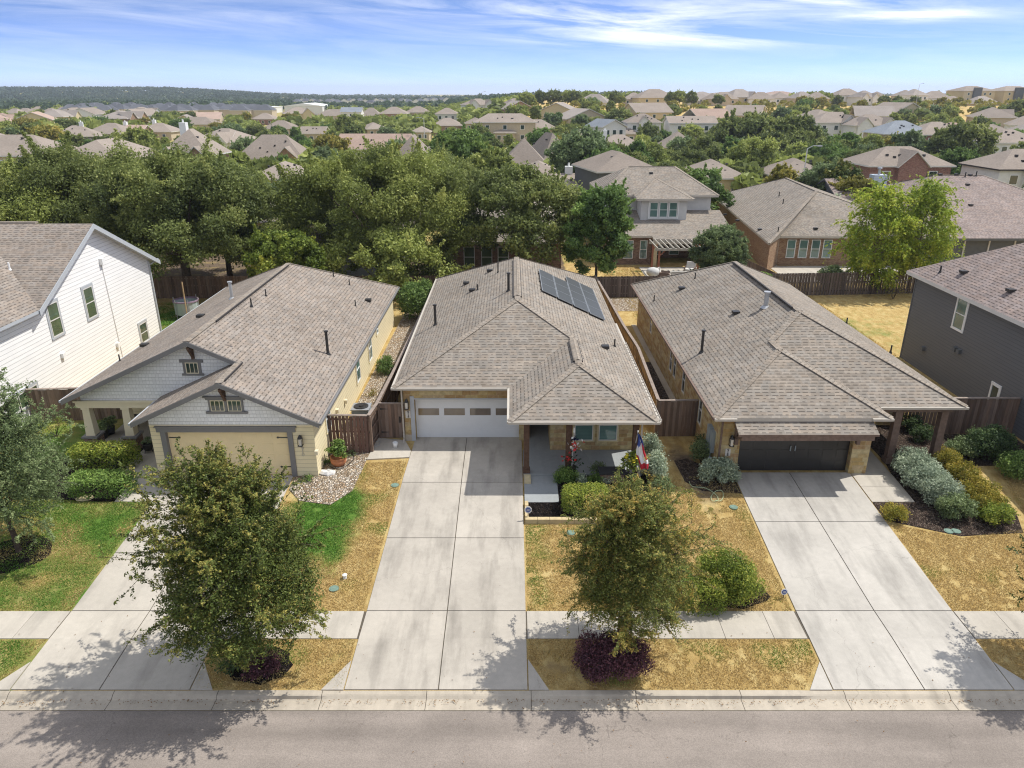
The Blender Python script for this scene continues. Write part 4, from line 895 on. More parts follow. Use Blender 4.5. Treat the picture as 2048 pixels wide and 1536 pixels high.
so = MB(); so.poly([(15.4, P3Y + .1, 2.72), (15.4, 33.2, 2.72), (R3 - .1, 33.2, 2.72), (R3 - .1, P3Y + .1, 2.72)]); so.poly([(L3 + .05, G3Y + .05, 2.72), (L3 + .05, B3 - .1, 2.72), (8.85, B3 - .1, 2.72), (8.85, G3Y + .05, 2.72)]); so.poly([(8.85, G3Y + .05, 2.72), (8.85, 28.2, 2.72), (15.6, 28.2, 2.72), (15.6, G3Y + .05, 2.72)]); so.build('soffit', M['soffit'], h3)
garage_door(h3, 9.76, 14.62, 28.5, -.02, 2.2, 'garage_dark', None, 8, 4)
hd = MB(); hd.box(12.05, 12.09, 28.44, 28.47, .95, 1.2); hd.box(12.25, 12.29, 28.44, 28.47, .95, 1.2); hd.build('door_handle', M['utility'], h3)
wall_light(h3, 9.35, 28.17, 1.62); plate_num(h3, '918', 9.28, 28.19, 1.18, .17, w=.22)
ub = MB(); ub.box(8.68, 8.85, 29.1, 29.55, .6, 1.75); ub.box(8.70, 8.85, 28.75, 29.05, .7, 1.7); ub.cyl((8.72, 28.85, .1), (8.72, 28.85, .7), .03, .03, 6); ub.cyl((8.74, 28.62, .45), (8.6, 28.62, .45), .12, .12, 10); ub.build('electric_meter_box', M['utility'], h3)
downspout(h3, 8.90, 28.12, 2.75, 0, (-1, 0), 'post_lt')
for y, a, b in ((31.4, .9, 2.3), (35.0, 1.0, 2.4), (37.2, 1.0, 2.4), (38.2, 1.0, 2.4), (44.5, 1.2, 2.3)): window(h3, (8.85, y, a), (0, 1, 0), (-1, 0, 0), .55, b - a, M['offwhite'], M['glass'], M['stone_cap'], 1, 2, tw=.08)
window(h3, (17.2, 33.2, .7), (1, 0, 0), (0, -1, 0), 1.2, 1.5, M['offwhite'], M['glass'], M['stone_cap'], 2, 2)
for x in (16.85, 18.85):
    p = MB(); p.box(x - .15, x + .15, 29.1, 29.4, 0, 2.6); p.box(x - .2, x + .2, 29.05, 29.45, 0, .25); p.build('post', M['post_lt'], h3)
p = MB(); p.box(15.4, 19.2, 29.12, 29.38, 2.5, 2.74); p.build('beam', M['post_lt'], h3)
gutter(h3, [A(L3 - .05, G3Y - .05, 2.84), A(9.3, G3Y - .05, 2.84)]); gutter(h3, [A(14.9, G3Y - .05, 2.84), A(G3R + .05, G3Y - .05, 2.84)]); gutter(h3, [A(G3R + .05, P3Y - .05, 2.84), A(R3 + .05, P3Y - .05, 2.84)])
gutter(h3, [A(L3 - .05, G3Y, 2.84), A(L3 - .05, B3, 2.84)], mat='post_lt')
n3L = Vector((-S3, 0, 1)).normalized(); n3F = Vector((0, -S3, 1)).normalized(); p3 = A(L3, 40, z3)
vent_pipe(roof_3, onp(1403, 705, p3, n3L), 1.1, .07); vent_pipe(roof_3, onp(1531, 614, p3, n3L), .75, .12, mat='metal')
for q in ((1308, 602), (1390, 557)): vent_pipe(roof_3, onp(*q, p3, n3L), .38, .035)
for q in ((1364, 578), (1472, 627)): roof_vent(roof_3, onp(*q, p3, n3L), (-1., 0.))
n3R = Vector((S3, 0, 1)).normalized(); vent_pipe(roof_3, onp(1781, 705, A(R3, 40, z3), n3R), .4, .04); vent_pipe(roof_3, onp(1693, 647, A(R3, 40, z3), n3R), .35, .04)

# ---------------------------------------------------------------- white two-storey house at the left edge
hw_ = thing('white_house', 'white lap-sided two-storey house with brown shingle roof, left edge of the front row', 'house', (-30, 40, 0))
XW, XO = -24.2, -23.72; yR, zRw = 41.9, 8.5; SW = (8.5 - 5.2) / (48.35 - 41.9)
yF, zF = 35.5, 8.5 - (41.9 - 35.5) * SW
rw = MB(); Lx = -44
rw.prism([A(XO, yR, zRw), A(XO, 48.9, zRw - 7.0 * SW), A(Lx, 48.9, zRw - 7.0 * SW), A(Lx, yR, zRw)], (0, 0, -.18), 0, 1); rw.prism([A(XO, yR, zRw), A(Lx, yR, zRw), A(Lx, yF, zF), A(XO, yF, zF)], (0, 0, -.18), 0, 1)
rw.prism([A(-23.75, 24, 5.25), A(-23.75, 35.55, 5.25), A(-30, 41.65, 8.38), A(-30, 24, 8.38)], (0, 0, -.16), 0, 1); rw.prism([A(-30, 24, 8.38), A(-30, 41.65, 8.38), A(-36, 36, 5.4), A(-36, 24, 5.4)], (0, 0, -.16), 0, 1)
rfw = rw.build('roof', [M['shingle_b'], M['trim_lt']], hw_)
v = MB(); v.beam(A(-27, yR + .15, zRw + .04), A(-40, yR + .15, zRw + .04), .3, .08); v.build('ridge_vent', M['hipcap'], rfw)
ww = MB(); ww.prism([A(XW, 24.5, -.6), A(XW, 48.3, -.6), A(XW, 48.3, 5.18), A(XW, yR, 8.32), A(XW, 35.75, 5.12), A(XW, 24.5, 5.12)], (-.25, 0, 0)); ww.box(-36, XW - .25, 24.5, 24.75, -.6, 5.12); ww.box(Lx, XW - .25, 48.05, 48.3, -.3, 5.2)
ww.build('wall', M['sid_white'], hw_)
lr = MB(); lr.prism([A(XO, 34.5, 4.66), A(XO, 29.0, 4.3), A(Lx, 29.0, 4.3), A(Lx, 34.5, 4.66)], (0, 0, -.16), 0, 1)
lr = MB()
rb = MB()
for a, b in ((A(XO + .03, yR, zRw), A(XO + .03, 48.9, zRw - 7 * SW)), (A(XO + .03, yR, zRw), A(XO + .03, yF, zF))): rb.prism([a, b, b + A(0, 0, -.28), a + A(0, 0, -.28)], (-.05, 0, 0))
rb.build('rake_board', M['trim_lt'], hw_)
for px, py0, py1, pxa, pxb in ((117, 604, 672, 97, 138), (186, 577, 636, 170, 204), (291, 645, 684, 281, 303)):
    a, b = atX(px, py1, XW), atX(px, py0, XW); z0 = a.z; window(hw_, (XW, a.y, z0 + .05), (0, 1, 0), (1, 0, 0), .95, (1.75 if py1 - py0 > 50 else 1.25), M['offwhite'], M['glass_green'] if pxb < 250 else M['glass'], M['trim_lt'], 1, 2, tw=.13)
for px in (23, 47, 70):
    a = atX(px, 800, XW); window(hw_, (XW, a.y, .85), (0, 1, 0), (1, 0, 0), .72, .80, M['offwhite'], M['glass_green'], M['trim_lt'], 1, 1, tw=.12)
mm = MB(); a = atX(200, 520, XW); mm.box(XW, XW + .2, a.y - .15, a.y + .15, a.z - .25, a.z + .1); mm.build('cable_box', M['white'], hw_)
b1 = atX(245, 715, XW); mm = MB(); mm.tube([a + A(.03, 0, -.2), (a + b1) / 2 + A(.03, 0, 0), b1 + A(.03, 0, 0)], .018, 5); mm.build('wall_cable', M['offwhite'], hw_)
for q in ((234, 690), (124, 711)):
    a = atX(*q, XW); mm = MB(); mm.prism([a + A(0, -.13, .15), a + A(0, .13, .15), a + A(0, .13, -.12), a + A(0, -.13, -.12)], (.15, 0, 0)); mm.build('wall_vent', M['white'], hw_)
mm = MB(); mm.beam(A(XW + .06, 48.2, 5.0), A(XW + .06, 48.2, 0), .09, .09, up=(0, 1, 0)); mm.tube([A(XO, 48.75, 5.05), A(XW + .06, 48.3, 4.75)], .05, 6); mm.build('downspout', M['trim_lt'], hw_)
mm = MB(); mm.cyl((XW + .15, 33.9, .1), (XW + .15, 33.9, .5), .12, .12, 8); mm.build('gas_meter', M['utility'], hw_)
rfn = Vector((0, -SW, 1)).normalized(); a = onp(20, 540, A(0, yR, zRw), rfn); vent_pipe(rfw, a, .4, .05, mat='white')

# ---------------------------------------------------------------- grey house at the right edge
hg = thing('grey_house', 'dark grey lap-sided two-storey house with hipped brown roof, right edge of the front row', 'house', (30, 36, 0))
XG = 24.3; ex = 23.82; ze = 5.42; yb_, yf_ = 43.6, 22.0; xr_ = 41; sg = .62
r0, r1 = A((ex + xr_) / 2, yb_ - (xr_ - ex) / 2, ze + (xr_ - ex) / 2 * sg), A((ex + xr_) / 2, yf_ + (xr_ - ex) / 2, ze + (xr_ - ex) / 2 * sg)
rg = roof_obj('roof', [[A(ex, yf_, ze), r1, r0, A(ex, yb_, ze)], [A(ex, yb_, ze), r0, A(xr_, yb_, ze)], [A(xr_, yb_, ze), r0, r1, A(xr_, yf_, ze)], [A(xr_, yf_, ze), r1, A(ex, yf_, ze)]], hg, [M['shingle_r'], M['offwhite']], .2)
wg_ = MB(); wg_.box(XG, XG + .25, 22.5, 43.2, -.3, 5.3); wg_.box(XG + .25, 40.5, 42.95, 43.2, -.3, 5.3); wg_.box(XG + .25, 40.5, 22.5, 22.75, -.3, 5.3); wg_.build('wall', M['sid_grey'], hg)
wg_ = MB(); wg_.box(XG - .03, XG + .08, 43.17, 43.27, -.2, 5.3); wg_.build('corner_trim', M['sid_grey'], hg)
window(hg, (XG, 38.25, 3.4), (0, -1, 0), (-1, 0, 0), .95, 1.7, M['white'], M['glass_blind'], M['white'], 1, 2, tw=.09)
window(hg, (XG, 34.08, .75), (0, -1, 0), (-1, 0, 0), .62, 1.0, M['white'], M['glass'], M['white'], 1, 1, tw=.09)
for q in ((1848, 697), (1912, 698), (1920, 703)):
    a = atX(*q, XG); b = MB(); b.prism([a + A(0, -.12, .12), a + A(0, .12, .12), a + A(0, .12, -.12), a + A(0, -.12, -.12)], (-.16, 0, 0)); b.build('wall_vent', M['stucco_dk'], hg)
b = MB(); a = atX(1952, 806, XG); b.box(XG - .15, XG, a.y - .12, a.y + .12, a.z - .25, a.z + .2); b.build('meter_box', M['metal'], hg)
ng = Vector((-sg, 0, 1)).normalized(); pg = A(ex, 40, ze)
vent_pipe(rg, onp(1880, 545, pg, ng), .4, .05)
for q in ((1928, 546), (2022, 583)): roof_vent(rg, onp(*q, pg, ng), (-1., 0.))
# ================================================================== fences
def fence(label, pts, h=1.83, board=.14, gap=.004, mat='wood', capm='wood_cap', group=None, rail_side=1, both=False, seed=1, name='wooden_fence', z0=None, miss=.0, rails=True, boardon=False):
    """board fence along a run of ground points: boards, rails, posts and a cap board"""
    P = [Vector((p[0], p[1], G(p[0], p[1]) if z0 is None else z0)) for p in pts]; t = thing(name, label, 'fence', P[0], group); rs = random.Random(seed)
    bb, rr, cc = MB(), MB(), MB()
    for a, b in zip(P, P[1:]):
        d = (b - a); L = Vector((d.x, d.y, 0)).length; u = Vector((d.x, d.y, 0)).normalized(); n = Vector((-u.y, u.x, 0)) * rail_side
        k = int(L / (board + gap)); st = L / max(k, 1)
        for i in range(k):
            s0 = i * st; hh = h + rs.uniform(-.015, .015); q = a + d * (s0 / L); off = n * (-.03 if not boardon or i % 2 else .035); w_ = board * (1 if not boardon else .92)
            if rs.random() < miss: continue
            pz = [q + off + u * .002, q + off + u * (w_ if not boardon else w_), q + off + u * w_ + Vector((0, 0, hh)), q + off + u * .002 + Vector((0, 0, hh))]
            bb.prism(pz, n * -.018)
        if rails:
            for z in (.3, h * .55, h - .22): rr.prism([a + n * .0 + Vector((0, 0, z)), b + Vector((0, 0, z)), b + Vector((0, 0, z + .085)), a + Vector((0, 0, z + .085))], n * .035)
            m_ = max(1, int(L / 2.4))
            for i in range(m_ + 1):
                q = a + d * (i / m_); pb_ = MB(); pb_.beam(q + n * .08 - Vector((0, 0, .1)), q + n * .08 + Vector((0, 0, h - .02)), .09, .09, up=u); pb_.build('post', M[mat], t)
        if capm: cc.prism([a + Vector((0, 0, h + .02)) - n * .07, b + Vector((0, 0, h + .02)) - n * .07, b + Vector((0, 0, h + .02)) + n * .09, a + Vector((0, 0, h + .02)) + n * .09], (0, 0, .035))
    bb.build('fence_board', M[mat], t)
    if rails: rr.build('rail', M[mat], t)
    if capm: cc.build('cap_board', M[capm], t)
    return t
M['wood_red'] = woodm('reddish_fence_wood', (.155, .08, .06))
M['wood_dk'] = woodm('dark_weathered_fence', (.13, .10, .085))
f = fence('short reddish-brown fence with see-through cracks, between cream house and gate', [(-8.35, 30.25), (-6.55, 30.2)], mat='wood_red', gap=.018, seed=4)
fence('long plank fence between cream house gravel and stone house, running to the back', [(-6.5, 30.2), (-6.35, 31.6), (-6.2, 36), (-5.95, 48), (-5.75, 56.4)], mat='wood', rail_side=-1, seed=5)
gt = thing('fence_gate', 'brown wooden gate with black strap hinges beside the white garage door', 'gate', (-5.8, 31.65, 0))
b = MB()
for i in range(8): b.box(-6.32 + i * .155, -6.32 + i * .155 + .15, 31.63, 31.655, .05, 1.8)
b.build('gate_board', M['wood'], gt); b = MB(); b.box(-6.34, -5.06, 31.6, 31.7, 1.8, 1.86); b.build('cap_board', M['wood_cap'], gt)
for z in (.35, 1.55): b = MB(); b.prism([A(-6.3, 31.625, z - .05), A(-5.85, 31.625, z), A(-6.3, 31.625, z + .05)], (0, -.012, 0)); b.build('hinge', M['dark'], gt)
b = MB(); b.box(-5.35, -5.27, 31.60, 31.63, .85, 1.15); b.build('latch', M['dark'], gt)
fence('plank fence running back along the right side of the solar panel house', [(6.95, 32.0), (7.05, 34.9), (7.22, 39.6), (7.18, 40.6), (7.0, 44), (6.85, 50), (6.62, 57.4)], mat='wood_lt', rail_side=1, seed=6, gap=.006)
fence('dark plank fence and gate closing the gap beside the tan stone house', [(6.93, 31.9), (8.83, 31.95)], mat='wood', seed=7)
fence('short dark fence behind the porch of the tan stone house', [(19.3, 33.2), (21.0, 32.2), (24.25, 32.2)], mat='wood', seed=8)
fence('board-on-board back fence behind the tan stone house yard', [(6.65, 57.5), (16, 57.9)], mat='wood_dk', capm=None, gap=-.025, boardon=True, seed=9, h=1.75)
fence('weathered board-on-board back fence below the yellow willow', [(16, 57.9), (24.4, 58.3), (41, 59.6)], mat='wood_dk', capm=None, gap=-.025, boardon=True, seed=10, h=1.85)
fence('board-on-board back fence under the oaks behind the cream house', [(-46, 57.2), (-25, 57.4), (-6, 57.6)], mat='wood', capm=None, gap=-.025, boardon=True, seed=11, h=1.8)
fence('side fence between the two brick houses, running downhill to the back fence', [(19.7, 69), (21.4, 58.4)], mat='wood', capm=None, seed=12)
fence('sunlit back fence stretch behind the solar panel house', [(-6, 57.6), (6.65, 57.5)], mat='wood', capm=None, gap=-.025, boardon=True, seed=13, h=1.8)
fence('tan fence between white house and cream house porch', [(-24.1, 33.6), (-21.5, 33.8), (-19.7, 34.0)], mat='wood', seed=14, h=1.7)

# ================================================================== garden objects
t = thing('air_conditioner', 'grey air conditioning unit with round top fan behind the short reddish fence', 'air conditioner', (-7.45, 33.2, .05))
b = MB(); b.box(-7.85, -7.05, 32.8, 33.6, .05, .95); 
for i in range(9): b.box(-7.87, -7.03, 32.78, 33.62, .12 + i * .09, .15 + i * .09)
b.build('body', M['utility'], t); b = MB(); b.box(-7.9, -7.0, 32.75, 33.65, .95, 1.0); b.build('lid', M['metal'], t)
b = MB(); b.lathe((-7.45, 33.2, 0), [(.36, 1.0), (.36, 1.04), (.32, 1.05), (.12, 1.02), (.10, 1.07), (.0, 1.08)], 20); 
b.build('fan_grille', M['dark'], t)
t = thing('flower_pot', 'terracotta flower pot with leafy green plant on the pale river rock', 'potted plant', gp(678, 930))
p = Vector(t.location); b = MB(); b.lathe(p, [(.0, 0), (.22, 0), (.34, .16), (.36, .28), (.31, .33), (.36, .38), (.36, .42), (.31, .42), (.29, .36), (0, .35)], 20); b.build('pot', M['terracotta'], t, True)
bl = crown_blobs((p.x, p.y, p.z + .75), (.36, .36, .38), 9, .2, .7, 5); P, Nn, T = blob_points(bl, 230, .6); leaves('foliage', M['lf_hedge_g'], P, Nn * .5 + rng.normal(size=P.shape) * .7, .06 * (.6 + .8 * rng.random(len(P))), T, t)
def rock(label, p, s, seed=0, name='rock', mat='white_rock'):
    rs = random.Random(seed); b = MB(); prof = [(.0, -.05), (s[0], .0), (s[0] * 1.05, s[2] * .4), (s[0] * .7, s[2] * .85), (0, s[2])]; b.lathe((0, 0, 0), prof, 9)
    b.v = [(p[0] + v[0] * rs.uniform(.75, 1.25), p[1] + v[1] * s[1] / s[0] * rs.uniform(.75, 1.25), p[2] + v[2] * rs.uniform(.8, 1.2)) for v in b.v]
    o = b.build(name, M[mat]); return tag(o, label, 'rock')
rock('large jagged white limestone rock on the river rock by the garage corner', gp(655, 948), (.32, .2, .2), 3)
rock('flat pale stepping rock in mulch below the bright hedges', gp(172, 996), (.36, .25, .06), 5, mat='stone_cap')
# hoses
def hose(label, pts, mat, r=.014):
    b = MB(); P = []
    for i in range(len(pts) - 1):
        p0, p1, p2, p3 = pts[max(i - 1, 0)], pts[i], pts[i + 1], pts[min(i + 2, len(pts) - 1)]
        for k in range(6):
            s = k / 6; q = [.5 * (2 * p1[j] + (p2[j] - p0[j]) * s + (2 * p0[j] - 5 * p1[j] + 4 * p2[j] - p3[j]) * s * s + (-p0[j] + 3 * p1[j] - 3 * p2[j] + p3[j]) * s ** 3) for j in range(2)]
            px, py = q; g = gp(px, py); P.append(g + Vector((0, 0, .05)))
    b.tube(P, r, 6); return tag(b.build('garden_hose', mat), label, 'hose')
M['hose_g'] = plain('pale_green_hose', (.42, .50, .30), .4); M['hose_k'] = plain('black_hose', (.03, .03, .03), .4)
hose('pale green garden hose looped on the dry lawn beside the dark garage drive', [(1378, 965), (1385, 975), (1410, 978), (1430, 990), (1436, 1002), (1425, 1004), (1422, 995), (1432, 984), (1444, 984), (1446, 996), (1440, 1004), (1428, 1002)], M['hose_g'])
hose('black garden hose curling around the terracotta pot', [(634, 912), (648, 922), (662, 936), (680, 940), (698, 930), (708, 918), (702, 905)], M['hose_k'])
hose('coiled pale hose on the shaded step by the gate', [(746, 893), (752, 886), (760, 884), (758, 892), (750, 895), (748, 888), (758, 884)], M['metal'], .02)
t = thing('bucket', 'small white bucket on the shaded step before the gate', 'bucket', gp(791, 897)); p = Vector(t.location) + A(0, 0, .06)
b = MB(); b.lathe(p, [(0, 0), (.09, 0), (.12, .26), (.11, .26), (.085, .02), (0, .02)], 14); b.build('body', M['white'], t, True); b = MB(); b.tube([p + A(.12 * math.cos(a), 0, .26 + .07 * math.sin(a)) for a in [i * math.pi / 6 for i in range(7)]], .006, 5); b.build('handle', M['metal'], t)
# bed edging in front of the porch
t = thing('stone_bed_edging', 'tan stone edging wall around the dark mulch bed by the middle drive', 'stone edging', (.6, 24.8, -.3))
for k in range(9):
    b = MB(); x = .52 + k * .48; b.box(x + .004, x + .472, 24.66, 24.86, G(0, 24.7) - .1, G(0, 24.7) + .2); b.build('stone', M['stone_edge'], t)
for k in range(3):
    y = 24.87 + k * .37; b = MB(); b.prism([A(.52, y, G(0, y) - .1), A(.66, y, G(0, y) - .1), A(.66, y, G(0, y) + .19), A(.52, y, G(0, y) + .19)], (0, .36, 0)); b.build('stone', M['stone_edge'], t)
def yard_sign(label, p, h, w_, mat, text=None):
    t = thing('yard_sign', label, 'yard sign', p); p = Vector(p); b = MB(); b.cyl(p, p + A(0, 0, h), .015, .015, 6); b.build('stake', M['dark'], t)
    b = MB(); c = p + A(0, -.02, h + w_ * .1); b.prism([c + A(w_ * math.cos(a) * .5, 0, w_ * .55 * math.sin(a)) for a in [math.pi / 8 + i * math.pi / 4 for i in range(8)]], (0, -.012, 0)); o = b.build('sign_face', mat, t)
    b = MB(); c = c + A(0, -.014, 0); b.prism([c + A(w_ * .36 * math.cos(a), 0, w_ * .40 * math.sin(a)) for a in [math.pi / 8 + i * math.pi / 4 for i in range(8)]], (0, -.006, 0)); b.build('emblem', M['sign_blue'] if mat != M['sign_blue'] else M['white'], o)
    b = MB(); c = c + A(0, -.008, 0)
    for z in (-.06, .0, .06): b.box(c.x - w_ * .2, c.x + w_ * .2, c.y - .004, c.y, c.z + z * w_ * 2 - .006, c.z + z * w_ * 2 + .006)
    b.build('lettering', M['white'] if mat != M['sign_blue'] else M['sign_blue'], o); return t
M['sign_blue'] = plain('sign_blue', (.06, .10, .30), .5)
yard_sign('small blue and white security sign at the corner of the mulch bed', gp(1056, 1040, 0), .45, .30, M['white'])
yard_sign('small blue and white sign in dry grass beside the right-hand drive', gp(1566, 1196), .25, .24, M['white'])
for lab, q in (('round green utility cover pair in dry grass beside the middle drive', (790, 971)), ('pale green utility cover sunk in dry lawn near the sidewalk left of the middle drive', (668, 1178)), ('green utility cover in dry lawn beside the right-hand drive', (1467, 1015)), ('green utility cover half under the rusty street tree', (1142, 1066)), ('green utility cover below the silver sage bed, the one nearer the drive', (1897, 1063)), ('green utility cover below the silver sage bed, the one nearer the gold shrubs', (1912, 1063))):
    p = gp(*q); b = MB(); b.cyl(p + A(0, 0, -.03), p + A(0, 0, .035), .17, .17, 16); b.cyl(p + A(0, 0, .035), p + A(0, 0, .045), .13, .12, 16); tag(b.build('utility_cover', M['cover']), lab, 'utility cover')
p = gp(690, 1157); b = MB(); b.cyl(p, p + A(0, 0, .16), .07, .06, 12); b.cyl(p + A(0, 0, .16), p + A(0, 0, .2), .09, .03, 12); tag(b.build('cleanout_cap', M['white']), 'small white pipe cap standing in the dry lawn by the elm', 'pipe cap')
t = thing('fire_pit', 'low square brown fire table at the porch corner with a white bag', 'fire pit', (4.35, 28.0, .1))
p = Vector((4.1, 27.75, 0)); b = MB(); b.box(3.75, 4.75, 27.35, 27.85, 0, .42); b.build('base', M['brick_dark'], t); b = MB(); b.box(3.68, 4.82, 27.28, 27.92, .42, .48); b.build('top', M['slate'], t)
# hanging flag on the porch post: white pole, draped cloth with blue, white and red
t = thing('hanging_flag', 'draped blue, white and red flag on a white pole at the porch corner', 'flag', (5.25, 27.95, 1.2))
pl = [atY(1267, 893, 27.6), atY(1276, 864, 27.1)]; b = MB(); b.cyl(A(5.25, 27.95, pl[0].z), pl[1], .018, .016, 8); b.cyl(pl[1], pl[1] + A(0, 0, .06), .03, .02, 8); b.build('pole', M['white'], t)
def flag_cloth():
    b = MB(); top = atY(1277, 868, 27.05); N_, K = 26, 12
    vs_ = []
    for j in range(N_ + 1):
        s = j / N_; c = Vector((top.x + .34 * s, top.y + .02, top.z - 1.62 * s)); wd = .10 + .30 * min(1, s * 1.6) - .10 * max(0, s - .8) * 3
        for i in range(K + 1):
            a = i / K; vs_.append(c + A((a - .5) * wd + .03 * math.sin(9 * s), math.sin(a * 11 + s * 2.5) * .055, 0))
    for j in range(N_):
        for i in range(K):
            k = j * (K + 1) + i; s = (j + .5) / N_ ; a = (i + .5) / K
            mi = 0 if s < .32 + .05 * math.sin(a * 7) else (2 if (a > .72 and s < .72) or s > .86 or (a < .16 and .6 < s) else 1)
            if mi == 0 and s > .14 and .38 < a < .6 and s < .22: mi = 1
            b.poly([vs_[k], vs_[k + 1], vs_[k + K + 2], vs_[k + K + 1]], mi)
    return b.build('cloth', [plain('flag_blue', (.05, .09, .32), .8, var=.2, vs_=9), plain('flag_white', (.75, .74, .74), .8), plain('flag_red', (.50, .025, .045), .8)], t, True)
flag_cloth()
# flag bouquet on a plant stand
t = thing('flower_stand', 'red, white and navy ribbon bouquet on a plant stand by the middle porch post', 'flower stand', (2.55, 27.85, .1))
b = MB(); b.cyl((2.55, 27.7, .1), (2.55, 27.7, .6), .16, .2, 12); b.build('stand', M['dark'], t)
b = MB(); b.cyl((2.55, 27.7, .6), (2.6, 27.7, 2.25), .012, .01, 6); b.cyl((2.6, 27.7, 2.2), (2.6, 27.7, 2.42), .04, .03, 8); b.build('pole', M['white'], t)
def cloth(col, n_, c, r, nm):
    b = MB(); rs = random.Random(n_)
    for i in range(n_):
        q = Vector(c) + Vector((rs.gauss(0, r), rs.gauss(0, r * .7), rs.gauss(0, r * 1.1))); a = Vector((rs.uniform(-1, 1), rs.uniform(-1, 1), rs.uniform(-1, 1))).normalized() * .07; d = a.cross(Vector((rs.uniform(-1, 1), .3, 1))).normalized() * .06
        b.poly([q - a, q - d, q + a, q + d])
    return b.build(nm, col, t)
cloth(M['red'], 24, (2.6, 27.65, 1.55), .13, 'red_ribbon'); cloth(M['white'], 22, (2.6, 27.62, 1.6), .14, 'white_ribbon'); cloth(M['red'], 16, (2.4, 27.65, 1.05), .13, 'red_flower_foliage'); cloth(M['lf_dark'], 60, (2.55, 27.7, .85), .2, 'foliage'); cloth(plain('navy_cloth', (.015, .02, .06), .8), 16, (2.62, 27.65, 1.95), .06, 'star_cloth')
t = thing('yellow_flower_pot', 'pot of yellow flowers at the porch corner beside the hanging flag', 'potted plant', (5.0, 27.6, .1))
b = MB(); b.lathe((5.0, 27.55, .05), [(0, 0), (.14, 0), (.2, .4), (.17, .4), (0, .36)], 12); b.build('pot', M['slate'], t)
bl = crown_blobs((5.0, 27.5, .95), (.34, .3, .4), 8, .18, .7, 8); P, Nn, T = blob_points(bl, 120, .6); leaves('foliage', M['lf_hedge'], P, rng.normal(size=P.shape), .07, T, t)
cc = [(5.0 + .3 * math.cos(i * 2.4) * .8, 27.35 + .12 * math.sin(i), 1.15 + .16 * math.sin(i * 1.7)) for i in range(14)]; b = MB()
for c in cc: b.lathe(c, [(.0, -.02), (.075, .02), (.03, .035), (0, .03)], 8)
b.build('blossom', M['petal_y'], t)

# porch things of the cream house
t = thing('cauldron_planter', 'black round planter on three legs with green plant on the cream house walk', 'planter', gp(298, 905)); p = Vector(t.location)
b = MB(); b.lathe(p, [(0, .12), (.16, .14), (.23, .3), (.2, .42), (.22, .46), (.18, .46), (.17, .4), (0, .38)], 14)
for k in range(3): a = k * 2.09; b.cyl(p + A(.15 * math.cos(a), .15 * math.sin(a), .2), p + A(.2 * math.cos(a), .2 * math.sin(a), 0), .02, .015, 6)
b.build('pot', M['dark'], t, True); bl = crown_blobs((p.x, p.y, p.z + .58), (.2, .2, .16), 6, .1, .7, 5); P, Nn, T = blob_points(bl, 260, .6); leaves('foliage', M['lf_sage'], P, rng.normal(size=P.shape), .045, T, t)
for lab, q in (('small dark porch table with plants beside the cream garage wall', (272, 852)), ('dark patio chair under the cream house porch', (262, 832))):
    p = gp(*q); t = thing('porch_table' if 'table' in lab else 'patio_chair', lab, 'table' if 'table' in lab else 'chair', p); hh = .5 if 'table' in lab else .42
    b = MB(); b.box(p.x - .3, p.x + .3, p.y - .25, p.y + .25, hh, hh + .04); b.build('top' if 'table' in lab else 'seat', M['dark'], t)
    for sx in (-1, 1):
        for sy in (-1, 1): b = MB(); b.cyl((p.x + sx * .26, p.y + sy * .21, 0), (p.x + sx * .26, p.y + sy * .21, hh), .015, .015, 6); b.build('leg', M['dark'], t)
    if 'chair' in lab: b = MB(); b.box(p.x - .3, p.x + .3, p.y + .22, p.y + .26, hh, hh + .5); b.build('backrest', M['dark'], t)
for lab, q, r_ in (('tall grey-leaved potted plant by the inner porch column', (222, 868), .3), ('dark potted plant between the two porch columns', (208, 876), .26)):
    p = gp(*q); t = thing('potted_plant', lab, 'potted plant', p); b = MB(); b.lathe(p, [(0, 0), (.18, 0), (.24, .4), (.2, .4), (0, .36)], 14); b.build('pot', M['dark'], t, True)
    bl = crown_blobs((p.x, p.y, p.z + .4 + r_ * .8), (r_, r_, r_ * .9), 7, r_ * .5, .7, 6); P, Nn, T = blob_points(bl, 150, .6); leaves('foliage', M['lf_sage'], P, rng.normal(size=P.shape), .06, T, t)
t = thing('house_crest_plaque', 'round white lettered plaque on a short stand at the cream garage corner', 'plaque', gp(328, 938)); p = Vector(t.location)
b = MB(); b.cyl(p, p + A(0, 0, .18), .015, .015, 6); b.build('stake', M['dark'], t); b = MB(); b.cyl(p + A(0, -.01, .38), p + A(0, .01, .38), .19, .19, 18); o = b.build('face', M['dark'], t); b = MB()
for x, w_ in ((-.1, .02), (-.04, .02), (.0, .05), (.08, .02), (.12, .02)): b.box(p.x + x - w_ / 2, p.x + x + w_ / 2, p.y - .02, p.y - .011, p.z + .30, p.z + .46)
b.build('emblem', M['white'], o)
